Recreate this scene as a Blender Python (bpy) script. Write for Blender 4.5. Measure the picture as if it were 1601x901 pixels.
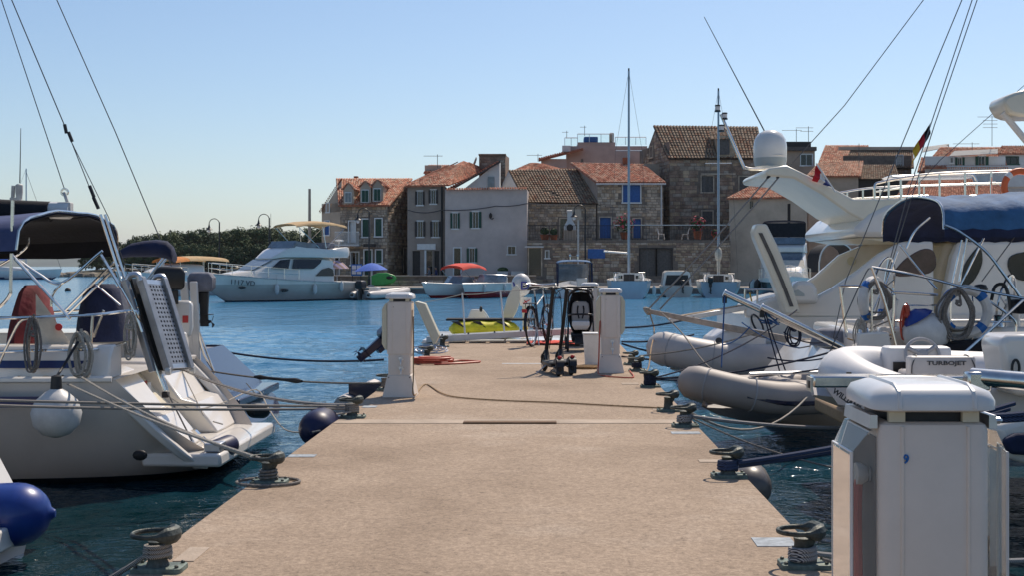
import bpy, bmesh, math, random
import numpy as np
from math import sin, cos, pi, radians as R, sqrt
from mathutils import Vector as V, Matrix, noise as mnoise

for o in list(bpy.data.objects):
    bpy.data.objects.remove(o)
scene = bpy.context.scene
C = scene.collection
random.seed(7)

# ---------------------------------------------------------------- camera
F, CX, CY, H = 2000.0, 853.0, 416.0, 2.1      # focal length in px, vanishing point, eye height over water
cd = bpy.data.cameras.new('camera'); cam = bpy.data.objects.new('camera', cd); C.objects.link(cam)
cam.location = (0, 0, H); cam.rotation_euler = (pi / 2, 0, 0)
cd.sensor_width = 36.0; cd.lens = 36.0 * F / 1601.0
cd.shift_x = -(CX - 800.5) / 1601.0
cd.shift_y = -(450.5 - CY) / 1601.0
cd.clip_start = 0.05; cd.clip_end = 40000
scene.camera = cam
# ---------------------------------------------------------------- sky and sun
SUN_AZ, SUN_EL = R(24), R(50)                 # azimuth to the right of the pier axis
w = bpy.data.worlds.new('World'); scene.world = w; w.use_nodes = True
nt = w.node_tree; nt.nodes.clear()
wo = nt.nodes.new('ShaderNodeOutputWorld'); bg = nt.nodes.new('ShaderNodeBackground')
sk = nt.nodes.new('ShaderNodeTexSky'); sk.sky_type = 'NISHITA'; sk.sun_disc = False
sk.sun_elevation = SUN_EL; sk.sun_rotation = SUN_AZ
sk.altitude = 0; sk.air_density = 1.0; sk.dust_density = 0.7; sk.ozone_density = 4.4
bg.inputs['Strength'].default_value = 0.104
nt.links.new(sk.outputs[0], bg.inputs[0]); nt.links.new(bg.outputs[0], wo.inputs[0])
sd = bpy.data.lights.new('sun', 'SUN'); sun = bpy.data.objects.new('sun', sd); C.objects.link(sun)
sd.energy = 4.2; sd.angle = R(0.5); sd.color = (1.0, 0.88, 0.74)
sdir = V((sin(SUN_AZ) * cos(SUN_EL), cos(SUN_AZ) * cos(SUN_EL), sin(SUN_EL)))
sun.rotation_euler = sdir.to_track_quat('Z', 'Y').to_euler()
sun.location = (20, 60, 60)
scene.view_settings.view_transform = 'Standard'; scene.view_settings.look = 'None'
scene.view_settings.gamma = 1.0; scene.view_settings.exposure = 0.15
scene.render.engine = 'CYCLES'

# ---------------------------------------------------------------- helpers
def P(px, py, Y):                      # photo pixel at distance Y along the pier
    return V(((px - CX) / F * Y, Y, H - (py - CY) / F * Y))
def G(px, py, z=0.7):                  # photo pixel on a level plane
    return P(px, py, F * (H - z) / (py - CY))

MAT = {}
def mat(name, col, rough=0.5, metal=0.0, var=0.12, scale=6.0, bump=0.0, bscale=40.0, spec=0.5, trans=0.0,
        coat=0.0, col2=None, stretch=None, alpha=1.0, ior=1.45, thr=None):
    if name in MAT: return MAT[name]
    m = bpy.data.materials.new(name); m.use_nodes = True; MAT[name] = m
    n = m.node_tree.nodes; l = m.node_tree.links
    b = n['Principled BSDF']
    b.inputs['Roughness'].default_value = rough; b.inputs['Metallic'].default_value = metal
    b.inputs['Specular IOR Level'].default_value = spec; b.inputs['IOR'].default_value = ior
    b.inputs['Transmission Weight'].default_value = trans; b.inputs['Coat Weight'].default_value = coat
    b.inputs['Alpha'].default_value = alpha
    tc = n.new('ShaderNodeTexCoord'); mp = n.new('ShaderNodeMapping')
    if stretch: mp.inputs['Scale'].default_value = stretch
    l.new(tc.outputs['Object'], mp.inputs[0])
    nz = n.new('ShaderNodeTexNoise'); nz.inputs['Scale'].default_value = scale
    nz.inputs['Detail'].default_value = 6; nz.inputs['Roughness'].default_value = 0.65
    l.new(mp.outputs[0], nz.inputs['Vector'])
    rp = n.new('ShaderNodeValToRGB')
    c2 = col2 if col2 else tuple(max(0, c * (1 - 2 * var)) for c in col)
    c1 = col if col2 else tuple(min(1, c * (1 + var)) for c in col)
    a, bb = thr if thr else (0.3, 0.7)
    rp.color_ramp.elements[0].position = a; rp.color_ramp.elements[1].position = bb
    rp.color_ramp.elements[0].color = (*c2, 1); rp.color_ramp.elements[1].color = (*c1, 1)
    l.new(nz.outputs['Fac'], rp.inputs[0]); l.new(rp.outputs[0], b.inputs['Base Color'])
    if bump:
        nb = n.new('ShaderNodeTexNoise'); nb.inputs['Scale'].default_value = bscale; nb.inputs['Detail'].default_value = 5
        l.new(mp.outputs[0], nb.inputs['Vector'])
        bp = n.new('ShaderNodeBump'); bp.inputs['Strength'].default_value = bump; bp.inputs['Distance'].default_value = 0.02
        l.new(nb.outputs['Fac'], bp.inputs['Height']); l.new(bp.outputs[0], b.inputs['Normal'])
    m['n_ramp'] = rp.name
    return m

class MB:
    """collects shapes; points are world points, or points of frame M"""
    def __init__(s, M=None): s.v = []; s.f = []; s.mi = []; s.M = M; s.cur = 0
    def add(s, pts, faces):
        o = len(s.v)
        for p in pts:
            p = V(p); s.v.append(s.M @ p if s.M is not None else p)
        for f in faces: s.f.append(tuple(i + o for i in f)); s.mi.append(s.cur)
        return s
    def face(s, *pts): return s.add(pts, [tuple(range(len(pts)))])
    def box(s, c, d, rz=0, M=None):
        hx, hy, hz = d[0] / 2, d[1] / 2, d[2] / 2
        Rm = Matrix.Rotation(rz, 4, 'Z') if M is None else M
        c = V(c)
        pts = [c + (Rm @ V((x * hx, y * hy, z * hz))) for z in (-1, 1) for x, y in ((-1, -1), (1, -1), (1, 1), (-1, 1))]
        return s.add(pts, [(3, 2, 1, 0), (4, 5, 6, 7), (0, 1, 5, 4), (1, 2, 6, 5), (2, 3, 7, 6), (3, 0, 4, 7)])
    def bb(s, x0, x1, y0, y1, z0, z1): return s.box(((x0+x1)/2, (y0+y1)/2, (z0+z1)/2), (abs(x1-x0), abs(y1-y0), abs(z1-z0)))
    def cham(s, x0, x1, y0, y1, z0, z1, c=0.02, ct=None):
        """box with rounded vertical corners and chamfered top"""
        ct = c if ct is None else ct
        def ring(i, z):
            out = []
            for (sx, sy, a0) in ((1, 1, 0), (-1, 1, 90), (-1, -1, 180), (1, -1, 270)):
                cx = (x1 - c) if sx > 0 else (x0 + c); cy = (y1 - c) if sy > 0 else (y0 + c)
                for k in range(4):
                    a = R(a0 + 30 * k); out.append((cx + (c - i) * cos(a), cy + (c - i) * sin(a), z))
            return out
        q = min(c, ct) * 0.9
        return s.loft([ring(0, z0), ring(0, z1 - ct), ring(q * .3, z1 - ct * .3), ring(q, z1)])
    def loft(s, rings, cap=True, closed=True):
        n = len(rings[0]); pts = [p for r in rings for p in r]; fs = []
        for i in range(len(rings) - 1):
            for j in range(n if closed else n - 1):
                a = i * n + j; b = i * n + (j + 1) % n
                fs.append((a, b, b + n, a + n))
        if cap and closed:
            fs.append(tuple(range(n - 1, -1, -1))); k = (len(rings) - 1) * n; fs.append(tuple(range(k, k + n)))
        return s.add(pts, fs)
    def tube(s, pts, r, n=7, cap=True, closed=False):
        pts = [V(p) for p in pts]; m = len(pts)
        rs = r if isinstance(r, (list, tuple)) else [r] * m
        rings = []; up = None
        for i, p in enumerate(pts):
            if closed: t = pts[(i + 1) % m] - pts[i - 1]
            else: t = pts[min(i + 1, m - 1)] - pts[max(i - 1, 0)]
            if t.length < 1e-9: t = V((0, 0, 1))
            t.normalize()
            if up is None:
                up = V((0, 0, 1)) if abs(t.z) < 0.9 else V((1, 0, 0))
            a = up - t * up.dot(t)
            if a.length < 1e-6: a = t.orthogonal()
            a.normalize(); b = t.cross(a); up = a
            rings.append([p + (a * cos(2 * pi * k / n) + b * sin(2 * pi * k / n)) * rs[i] for k in range(n)])
        if closed: rings.append(rings[0]); return s.loft(rings, cap=False)
        return s.loft(rings, cap=cap)
    def lathe(s, prof, c=(0, 0, 0), n=16, axis='Z', M=None):
        c = V(c); Q = M if M is not None else {'Z': Matrix.Identity(3), 'X': Matrix.Rotation(pi / 2, 3, 'Y'), 'Y': Matrix.Rotation(-pi / 2, 3, 'X')}[axis]
        rings = [[c + Q @ V((max(r, 1e-4) * cos(2 * pi * k / n), max(r, 1e-4) * sin(2 * pi * k / n), z)) for k in range(n)] for r, z in prof]
        return s.loft(rings)
    def ell(s, c, r, n=14, m=9, M=None):
        c = V(c); Q = M if M is not None else Matrix.Identity(3)
        rings = []
        for i in range(m):
            a = -pi / 2 + pi * (i + 0.02) / (m - 1 + 0.04)
            rings.append([c + Q @ V((r[0] * cos(a) * cos(2 * pi * k / n), r[1] * cos(a) * sin(2 * pi * k / n), r[2] * sin(a))) for k in range(n)])
        return s.loft(rings)
    def prism(s, poly, d):
        d = V(d); n = len(poly); a = [V(p) for p in poly]
        nrm = V((0, 0, 0))
        for i in range(n): nrm += (a[i] - a[0]).cross(a[(i + 1) % n] - a[0])
        if nrm.dot(d) > 0: a.reverse()
        return s.add(a + [p + d for p in a], [tuple(range(n))] + [tuple(range(2 * n - 1, n - 1, -1))] + [((i + 1) % n, i, i + n, (i + 1) % n + n) for i in range(n)])
    def sheet(s, grid, t=0.01):
        """curved sheet with thickness: grid[i][j] points"""
        a = len(grid); b = len(grid[0]); top = [[V(p) for p in r] for r in grid]; bot = []
        for i in range(a):
            row = []
            for j in range(b):
                du = top[min(i + 1, a - 1)][j] - top[max(i - 1, 0)][j]; dv = top[i][min(j + 1, b - 1)] - top[i][max(j - 1, 0)]
                nn = du.cross(dv); nn = nn.normalized() if nn.length > 1e-9 else V((0, 0, 1))
                row.append(top[i][j] - nn * t)
            bot.append(row)
        pts = [p for r in top for p in r] + [p for r in bot for p in r]; k = a * b; fs = []
        for i in range(a - 1):
            for j in range(b - 1):
                q = (i * b + j, i * b + j + 1, (i + 1) * b + j + 1, (i + 1) * b + j)
                fs.append(q); fs.append(tuple(x + k for x in reversed(q)))
        for i in range(a - 1):
            fs.append((i * b, (i + 1) * b, (i + 1) * b + k, i * b + k)); e = b - 1
            fs.append(((i + 1) * b + e, i * b + e, i * b + e + k, (i + 1) * b + e + k))
        for j in range(b - 1):
            fs.append((j + 1, j, j + k, j + 1 + k)); e = (a - 1) * b
            fs.append((e + j, e + j + 1, e + j + 1 + k, e + j + k))
        return s.add(pts, fs)
    def build(s, name, m, parent=None, smooth=35, bevel=0.0, kind=None, normals=True):
        me = bpy.data.meshes.new(name)
        if parent is not None:
            o0 = origin_of(parent)
        else:
            xs = [p.x for p in s.v]; ys = [p.y for p in s.v]; zs = [p.z for p in s.v]
            o0 = V(((min(xs) + max(xs)) / 2, (min(ys) + max(ys)) / 2, min(zs)))
        me.from_pydata([tuple(p - o0) for p in s.v], [], s.f)
        ms = m if isinstance(m, (list, tuple)) else [m]
        for q in ms: me.materials.append(MAT[q] if isinstance(q, str) else q)
        if len(ms) > 1: me.polygons.foreach_set('material_index', s.mi)
        if normals:
            bm = bmesh.new(); bm.from_mesh(me); bmesh.ops.recalc_face_normals(bm, faces=bm.faces); bm.to_mesh(me); bm.free()
        if smooth:
            me.polygons.foreach_set('use_smooth', [True] * len(me.polygons)); me.set_sharp_from_angle(angle=R(smooth))
        o = bpy.data.objects.new(name, me); C.objects.link(o)
        if parent is not None: o.parent = parent
        else: o.location = o0
        if bevel:
            bv = o.modifiers.new('bevel', 'BEVEL'); bv.width = bevel; bv.segments = 2; bv.limit_method = 'ANGLE'; bv.angle_limit = R(40)
        if kind: o['kind'] = kind
        return o

def origin_of(o):
    p = V((0, 0, 0))
    while o is not None: p += o.location; o = o.parent
    return p
def tag(o, label, cat, group=None):
    o['label'] = label; o['category'] = cat
    if group: o['group'] = group
    return o
def thing(name, label, cat, loc=(0, 0, 0), group=None):
    o = bpy.data.objects.new(name, None); o.empty_display_size = 0.2; C.objects.link(o); o.location = loc
    return tag(o, label, cat, group)
def frame(loc, yaw): return Matrix.Translation(V(loc)) @ Matrix.Rotation(yaw, 4, 'Z')
def copy_tree(o, parent=None):
    c = o.copy(); C.objects.link(c)
    if parent is not None: c.parent = parent
    for ch in list(o.children): copy_tree(ch, c)
    return c
def spl(pts, n=6, closed=False):
    pts = [V(p) for p in pts]; out = []; m = len(pts)
    for i in range(m if closed else m - 1):
        p1 = pts[i]; p2 = pts[(i + 1) % m]
        p0 = pts[i - 1] if (closed or i > 0) else p1 * 2 - p2
        p3 = pts[(i + 2) % m] if (closed or i + 2 < m) else p2 * 2 - p1
        for k in range(n):
            t = k / n
            out.append(0.5 * ((2 * p1) + (p2 - p0) * t + (2 * p0 - 5 * p1 + 4 * p2 - p3) * t * t + (3 * p1 - p0 - 3 * p2 + p3) * t ** 3))
    if not closed: out.append(pts[-1])
    return out
def sag(a, b, s=0.05, n=14):
    a = V(a); b = V(b)
    return [a.lerp(b, i / n) - V((0, 0, s * 4 * (i / n) * (1 - i / n))) for i in range(n + 1)]
def ring(c, r, n=24, nx=(1, 0, 0), ny=(0, 0, 1), r2=None):
    c = V(c); r2 = r2 or r
    return [c + V(nx) * (r * cos(2 * pi * k / n)) + V(ny) * (r2 * sin(2 * pi * k / n)) for k in range(n)]
def lerp(a, b, t): return a + (b - a) * t
def text_on(txt, size, M, m, parent, name='lettering', ext=0.002, align='CENTER', shear=0.0, bold=0.0, wide=1.0):
    """lettering as a thin mesh; M places its XY plane"""
    cu = bpy.data.curves.new(name, 'FONT'); cu.body = txt; cu.size = size; cu.extrude = ext; cu.align_x = align; cu.align_y = 'CENTER'
    cu.resolution_u = 3; cu.shear = shear; cu.offset = bold
    ob = bpy.data.objects.new(name, cu); C.objects.link(ob)
    dg = bpy.context.evaluated_depsgraph_get(); me = bpy.data.meshes.new_from_object(ob.evaluated_get(dg))
    bpy.data.objects.remove(ob)
    me.transform(Matrix.Translation(-origin_of(parent)) @ M @ Matrix.Diagonal((wide, 1, 1, 1)))
    me.materials.clear(); me.materials.append(MAT[m])
    o = bpy.data.objects.new(name, me); C.objects.link(o); o.parent = parent
    return o
def facing(loc, right, up):
    r = V(right).normalized(); u = V(up); u = (u - r * u.dot(r)).normalized(); n = r.cross(u)
    return Matrix.Translation(V(loc)) @ Matrix((r, u, n)).transposed().to_4x4()
# ---------------------------------------------------------------- materials
mat('gelcoat', (0.80, 0.755, 0.69), 0.22, var=0.04, scale=1.5, coat=0.3)
mat('gelcoat_cool', (0.74, 0.73, 0.70), 0.25, var=0.05, scale=1.5, coat=0.3)
mat('gelcoat_cream', (0.78, 0.72, 0.58), 0.28, var=0.05, scale=1.5, coat=0.2)
mat('gelcoat_warm', (0.70, 0.58, 0.40), 0.35, var=0.06, scale=1.5)
mat('hull_grey', (0.42, 0.46, 0.45), 0.3, var=0.08, scale=1.2, coat=0.2)
mat('hull_white_aged', (0.62, 0.555, 0.49), 0.3, var=0.06, scale=1.3, coat=0.2)
mat('navy_gel', (0.012, 0.018, 0.05), 0.2, var=0.1, coat=0.4)
mat('hull_blue', (0.40, 0.50, 0.56), 0.35, var=0.08, scale=1.0)
mat('hull_dark', (0.045, 0.06, 0.06), 0.35, var=0.1)
mat('antifoul', (0.015, 0.018, 0.025), 0.7, var=0.3, scale=3)
mat('red_gel', (0.33, 0.02, 0.02), 0.22, var=0.06, coat=0.4)
mat('stripe_blue', (0.015, 0.03, 0.12), 0.3, var=0.05)
mat('steel', (0.72, 0.70, 0.66), 0.16, 1.0, var=0.08, scale=9)
mat('alu', (0.62, 0.63, 0.65), 0.38, 1.0, var=0.08, scale=5)
mat('alu_white', (0.70, 0.70, 0.68), 0.4, var=0.06)
mat('mast_grey', (0.42, 0.46, 0.50), 0.4, 0.3, var=0.05)
mat('dark_metal', (0.03, 0.032, 0.035), 0.45, 0.4, var=0.2)
mat('black_plastic', (0.018, 0.018, 0.02), 0.4, var=0.2)
mat('black_cloth', (0.012, 0.012, 0.016), 0.85, var=0.25, bump=0.3, bscale=60)
mat('navy_cloth', (0.012, 0.02, 0.06), 0.85, var=0.25, scale=3, bump=0.4, bscale=25)
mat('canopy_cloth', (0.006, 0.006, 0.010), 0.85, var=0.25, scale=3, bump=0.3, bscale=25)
mat('blue_cloth', (0.035, 0.12, 0.26), 0.8, var=0.2, scale=3, bump=0.5, bscale=14)
mat('violet_cloth', (0.06, 0.08, 0.18), 0.85, var=0.15, scale=3, bump=0.3, bscale=14)
mat('red_cloth', (0.16, 0.025, 0.03), 0.9, var=0.25, scale=5, bump=0.5, bscale=14)
mat('grey_cloth', (0.20, 0.21, 0.25), 0.9, var=0.2, scale=5, bump=0.4, bscale=14)
mat('cream_cloth', (0.62, 0.56, 0.46), 0.9, var=0.12, scale=5, bump=0.4, bscale=14)
mat('tan_cloth', (0.52, 0.36, 0.19), 0.9, var=0.1, scale=3, bump=0.2, bscale=12)
mat('orange_cloth', (0.60, 0.22, 0.05), 0.85, var=0.15)
mat('bright_red_cloth', (0.68, 0.07, 0.045), 0.85, var=0.1)
mat('royal_cloth', (0.07, 0.16, 0.55), 0.85, var=0.12)
mat('fender_white', (0.62, 0.61, 0.59), 0.42, var=0.1, scale=5, bump=0.05)
mat('fender_blue', (0.012, 0.045, 0.24), 0.35, var=0.1, scale=4, coat=0.2)
mat('fender_navy', (0.012, 0.014, 0.06), 0.45, var=0.15, scale=4)
mat('fender_grey', (0.13, 0.115, 0.105), 0.4, var=0.15, scale=5)
mat('alu_dull', (0.36, 0.36, 0.37), 0.45, 0.8, var=0.12, scale=6)
mat('rubber', (0.015, 0.015, 0.017), 0.6, var=0.2)
mat('rib_grey', (0.40, 0.39, 0.39), 0.5, var=0.07, scale=3)
mat('rib_pale', (0.50, 0.47, 0.45), 0.48, var=0.06, scale=3)
mat('rib_white', (0.76, 0.74, 0.72), 0.45, var=0.04, scale=3)
mat('rib_beige', (0.36, 0.315, 0.28), 0.55, var=0.06, scale=3)
mat('rope_white', (0.46, 0.42, 0.36), 0.9, var=0.2, scale=60, bump=0.6, bscale=120)
mat('rope_grey', (0.22, 0.20, 0.18), 0.9, var=0.25, scale=60, bump=0.6, bscale=120)
mat('rope_navy', (0.012, 0.02, 0.05), 0.85, var=0.4, scale=50, bump=0.5, bscale=90)
mat('rope_blue', (0.03, 0.10, 0.25), 0.85, var=0.3, scale=50)
mat('rope_tan', (0.36, 0.24, 0.13), 0.9, var=0.25, scale=50)
mat('hose_red', (0.52, 0.09, 0.05), 0.5, var=0.12, scale=10)
mat('wire', (0.10, 0.10, 0.105), 0.4, 0.5, var=0.1)
mat('teak', (0.36, 0.24, 0.13), 0.7, var=0.2, scale=4, stretch=(3, 30, 3))
mat('varnish', (0.34, 0.15, 0.05), 0.3, var=0.2, scale=4, stretch=(2, 20, 20))
mat('pole_wood', (0.42, 0.34, 0.27), 0.65, var=0.2, scale=8)
mat('plank', (0.20, 0.115, 0.06), 0.8, var=0.3, scale=4, stretch=(1, 12, 1), bump=0.4)
mat('glass_dark', (0.012, 0.015, 0.018), 0.06, var=0.1, spec=0.7)
mat('glass_tint', (0.10, 0.055, 0.05), 0.08, var=0.3, scale=2, spec=0.7)
mat('glass_grey', (0.16, 0.20, 0.24), 0.08, var=0.2, scale=2, spec=0.7)
mat('glass_clear', (0.9, 0.95, 0.93), 0.03, var=0.02, trans=1.0, ior=1.1)
mat('polycarb', (0.86, 0.87, 0.84), 0.04, var=0.05, trans=0.85, ior=1.15)
mat('cover_cream', (0.62, 0.58, 0.44), 0.35, var=0.06, scale=5)
mat('pedestal', (0.76, 0.665, 0.575), 0.45, var=0.04, scale=4, bump=0.04, bscale=200)
mat('pedestal_cap', (0.70, 0.69, 0.67), 0.30, var=0.05, scale=6, coat=0.2)
mat('bollard', (0.075, 0.085, 0.075), 0.55, 0.3, var=0.35, scale=14, bump=0.3, bscale=40)
mat('bollard_plate', (0.14, 0.18, 0.155), 0.6, 0.2, var=0.3, scale=14, bump=0.3)
mat('yellow_cover', (0.80, 0.70, 0.03), 0.5, var=0.15, scale=6, bump=0.3, bscale=10)
mat('orange', (0.72, 0.14, 0.04), 0.5, var=0.1)
mat('green_kayak', (0.06, 0.42, 0.09), 0.4, var=0.1)
mat('white_paint', (0.76, 0.76, 0.74), 0.5, var=0.06)
mat('dirty_white', (0.58, 0.57, 0.54), 0.6, var=0.15, scale=8)
mat('blue_letter', (0.01, 0.13, 0.42), 0.5, var=0.05)
mat('dark_letter', (0.05, 0.05, 0.055), 0.5, var=0.1)
mat('navy_letter', (0.03, 0.03, 0.25), 0.5, var=0.1)
mat('red_paint', (0.55, 0.03, 0.03), 0.45, var=0.1)
mat('flag_red', (0.55, 0.02, 0.03), 0.8, var=0.1); mat('flag_white', (0.75, 0.74, 0.72), 0.8, var=0.05)
mat('flag_blue', (0.02, 0.04, 0.22), 0.8, var=0.1); mat('flag_black', (0.012, 0.012, 0.014), 0.8, var=0.1)
mat('flag_gold', (0.70, 0.42, 0.02), 0.8, var=0.1)
mat('plaster_grey', (0.58, 0.50, 0.46), 0.9, var=0.08, scale=0.7, bump=0.15, bscale=8)
mat('plaster_dark', (0.36, 0.30, 0.255), 0.9, var=0.12, scale=0.9, bump=0.2, bscale=8)
mat('plaster_tan', (0.50, 0.41, 0.32), 0.9, var=0.12, scale=0.6, bump=0.15, bscale=8)
mat('plaster_pink', (0.52, 0.38, 0.33), 0.9, var=0.09, scale=0.6, bump=0.15, bscale=8)
mat('plaster_white', (0.66, 0.65, 0.63), 0.9, var=0.08, scale=0.8, bump=0.15, bscale=8)
mat('stone_mortar', (0.22, 0.175, 0.14), 0.95, var=0.2, scale=2, bump=0.3, bscale=10)
mat('stone_warm', (0.50, 0.37, 0.25), 0.95, var=0.3, scale=1.6, bump=0.4, bscale=9)
mat('stone_grey', (0.42, 0.345, 0.275), 0.95, var=0.3, scale=1.6, bump=0.4, bscale=9)
mat('stone_brown', (0.36, 0.25, 0.185), 0.95, var=0.3, scale=1.6, bump=0.4, bscale=9)
mat('stone_pale', (0.58, 0.47, 0.36), 0.95, var=0.25, scale=1.6, bump=0.4, bscale=9)
mat('tile_orange', (0.68, 0.31, 0.19), 0.9, var=0.3, scale=2.6, bump=0.2)
mat('tile_red', (0.50, 0.195, 0.115), 0.9, var=0.3, scale=2.6, bump=0.2)
mat('tile_old', (0.44, 0.31, 0.21), 0.95, col2=(0.10, 0.075, 0.05), scale=2.2, bump=0.3)
mat('tile_brown', (0.28, 0.15, 0.09), 0.95, var=0.3, scale=2.6, bump=0.2)
mat('hole_dark', (0.05, 0.035, 0.025), 0.95, var=0.3)
mat('tile_pale', (0.70, 0.43, 0.29), 0.9, var=0.3, scale=2.6, bump=0.2)
mat('shutter_green', (0.018, 0.075, 0.05), 0.6, var=0.15)
mat('shutter_dark', (0.045, 0.038, 0.035), 0.6, var=0.2)
mat('shutter_blue', (0.03, 0.12, 0.36), 0.6, var=0.15)
mat('shutter_grey', (0.12, 0.11, 0.10), 0.7, var=0.2)
mat('terracotta', (0.34, 0.11, 0.05), 0.85, var=0.15)
mat('leaf', (0.05, 0.10, 0.03), 0.8, var=0.4, scale=8)
mat('flower', (0.62, 0.06, 0.10), 0.7, var=0.3, scale=20)
mat('bark', (0.10, 0.07, 0.05), 0.95, var=0.3, bump=0.5)
mat('skin', (0.42, 0.24, 0.16), 0.6, var=0.05)
mat('quay_stone', (0.55, 0.46, 0.37), 0.9, var=0.2, scale=0.8, bump=0.3, bscale=6)
mat('quay_dark', (0.20, 0.18, 0.165), 0.9, var=0.25, scale=0.6, bump=0.3, bscale=6)
mat('rock', (0.24, 0.21, 0.17), 0.95, var=0.35, scale=0.3, bump=0.5, bscale=2)
mat('hillside', (0.05, 0.075, 0.045), 0.95, var=0.3, scale=0.004)
mat('land', (0.14, 0.125, 0.085), 0.95, var=0.3, scale=0.05)
for nm, c1, c2 in (('pine_a', (0.085, 0.12, 0.04), (0.03, 0.05, 0.018)), ('pine_b', (0.11, 0.135, 0.045), (0.035, 0.055, 0.02)), ('pine_c', (0.07, 0.105, 0.04), (0.025, 0.045, 0.018))):
    mat(nm, c1, 0.85, col2=c2, scale=0.6)

def striped(name, c1, c2, scale, rough=0.85, direction='DIAGONAL'):
    m = mat(name, c1, rough); n = m.node_tree.nodes; l = m.node_tree.links
    wv = n.new('ShaderNodeTexWave'); wv.bands_direction = direction; wv.inputs['Scale'].default_value = scale; wv.inputs['Distortion'].default_value = 0.6
    tc = n.new('ShaderNodeTexCoord'); l.new(tc.outputs['Object'], wv.inputs['Vector'])
    rp = n[m['n_ramp']]; l.new(wv.outputs['Fac'], rp.inputs[0])
    rp.color_ramp.elements[0].position = 0.42; rp.color_ramp.elements[1].position = 0.58
    rp.color_ramp.elements[0].color = (*c2, 1); rp.color_ramp.elements[1].color = (*c1, 1)
striped('rope_twist', (0.42, 0.38, 0.33), (0.10, 0.09, 0.085), 60)
striped('rope_check', (0.50, 0.48, 0.46), (0.02, 0.02, 0.03), 42)
striped('rope_blue_twist', (0.05, 0.08, 0.17), (0.008, 0.012, 0.03), 50)
striped('awning_stripe', (0.55, 0.53, 0.48), (0.16, 0.17, 0.18), 3.5, direction='X')
striped('parasol_pattern', (0.42, 0.32, 0.42), (0.30, 0.20, 0.16), 0.9)

# concrete of the pier: sandy, pitted, faint marks across from the screed
m = mat('concrete', (0.44, 0.335, 0.25), 0.92)
n = m.node_tree.nodes; l = m.node_tree.links; bs = n['Principled BSDF']
tc = n.new('ShaderNodeTexCoord')
def NZ(scale, detail=6, rough=0.6, stretch=None):
    q = n.new('ShaderNodeTexNoise'); q.inputs['Scale'].default_value = scale; q.inputs['Detail'].default_value = detail; q.inputs['Roughness'].default_value = rough
    if stretch:
        mp = n.new('ShaderNodeMapping'); mp.inputs['Scale'].default_value = stretch; l.new(tc.outputs['Object'], mp.inputs[0]); l.new(mp.outputs[0], q.inputs['Vector'])
    else: l.new(tc.outputs['Object'], q.inputs['Vector'])
    return q
def RAMP(src, a, b, ca, cb):
    q = n.new('ShaderNodeValToRGB'); q.color_ramp.elements[0].position = a; q.color_ramp.elements[1].position = b
    q.color_ramp.elements[0].color = (*ca, 1); q.color_ramp.elements[1].color = (*cb, 1); l.new(src, q.inputs[0]); return q
def MUL(a, b, fac=1.0, mode='MULTIPLY'):
    q = n.new('ShaderNodeMix'); q.data_type = 'RGBA'; q.blend_type = mode; q.inputs[0].default_value = fac
    l.new(a, q.inputs[6]); l.new(b, q.inputs[7]); return q.outputs[2]
base = RAMP(NZ(0.9, 6, 0.7).outputs['Fac'], 0.3, 0.72, (0.335, 0.252, 0.180), (0.42, 0.322, 0.236))
streak = RAMP(NZ(1.1, 8, 0.8, (0.7, 2.6, 1)).outputs['Fac'], 0.24, 0.46, (0.80, 0.79, 0.78), (1.0, 1.0, 1.0))
grit = RAMP(NZ(38, 5, 0.85).outputs['Fac'], 0.30, 0.66, (0.50, 0.48, 0.46), (1.30, 1.29, 1.28))
pits = RAMP(NZ(13, 6, 0.78).outputs['Fac'], 0.30, 0.40, (0.48, 0.46, 0.44), (1, 1, 1))
pale = RAMP(NZ(0.6, 5, 0.65).outputs['Fac'], 0.56, 0.72, (1, 1, 1), (1.14, 1.20, 1.28))
stain = RAMP(NZ(0.42, 7, 0.7, (1, 0.8, 1)).outputs['Fac'], 0.32, 0.50, (0.76, 0.74, 0.71), (1, 1, 1))
c_ = MUL(MUL(MUL(MUL(MUL(base.outputs[0], streak.outputs[0]), grit.outputs[0]), pits.outputs[0]), pale.outputs[0]), stain.outputs[0])
l.new(c_, bs.inputs['Base Color'])
bp = n.new('ShaderNodeBump'); bp.inputs['Strength'].default_value = 0.55; bp.inputs['Distance'].default_value = 0.006
l.new(MUL(grit.outputs[0], streak.outputs[0]), bp.inputs['Height']); l.new(bp.outputs[0], bs.inputs['Normal'])

# sea water
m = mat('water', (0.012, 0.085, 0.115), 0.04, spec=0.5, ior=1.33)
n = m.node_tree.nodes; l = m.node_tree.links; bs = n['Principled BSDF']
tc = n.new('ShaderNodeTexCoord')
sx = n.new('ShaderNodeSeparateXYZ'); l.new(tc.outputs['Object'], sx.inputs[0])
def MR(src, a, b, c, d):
    q = n.new('ShaderNodeMapRange'); q.inputs[1].default_value = a; q.inputs[2].default_value = b; q.inputs[3].default_value = c; q.inputs[4].default_value = d; l.new(src, q.inputs[0]); return q.outputs[0]
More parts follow.
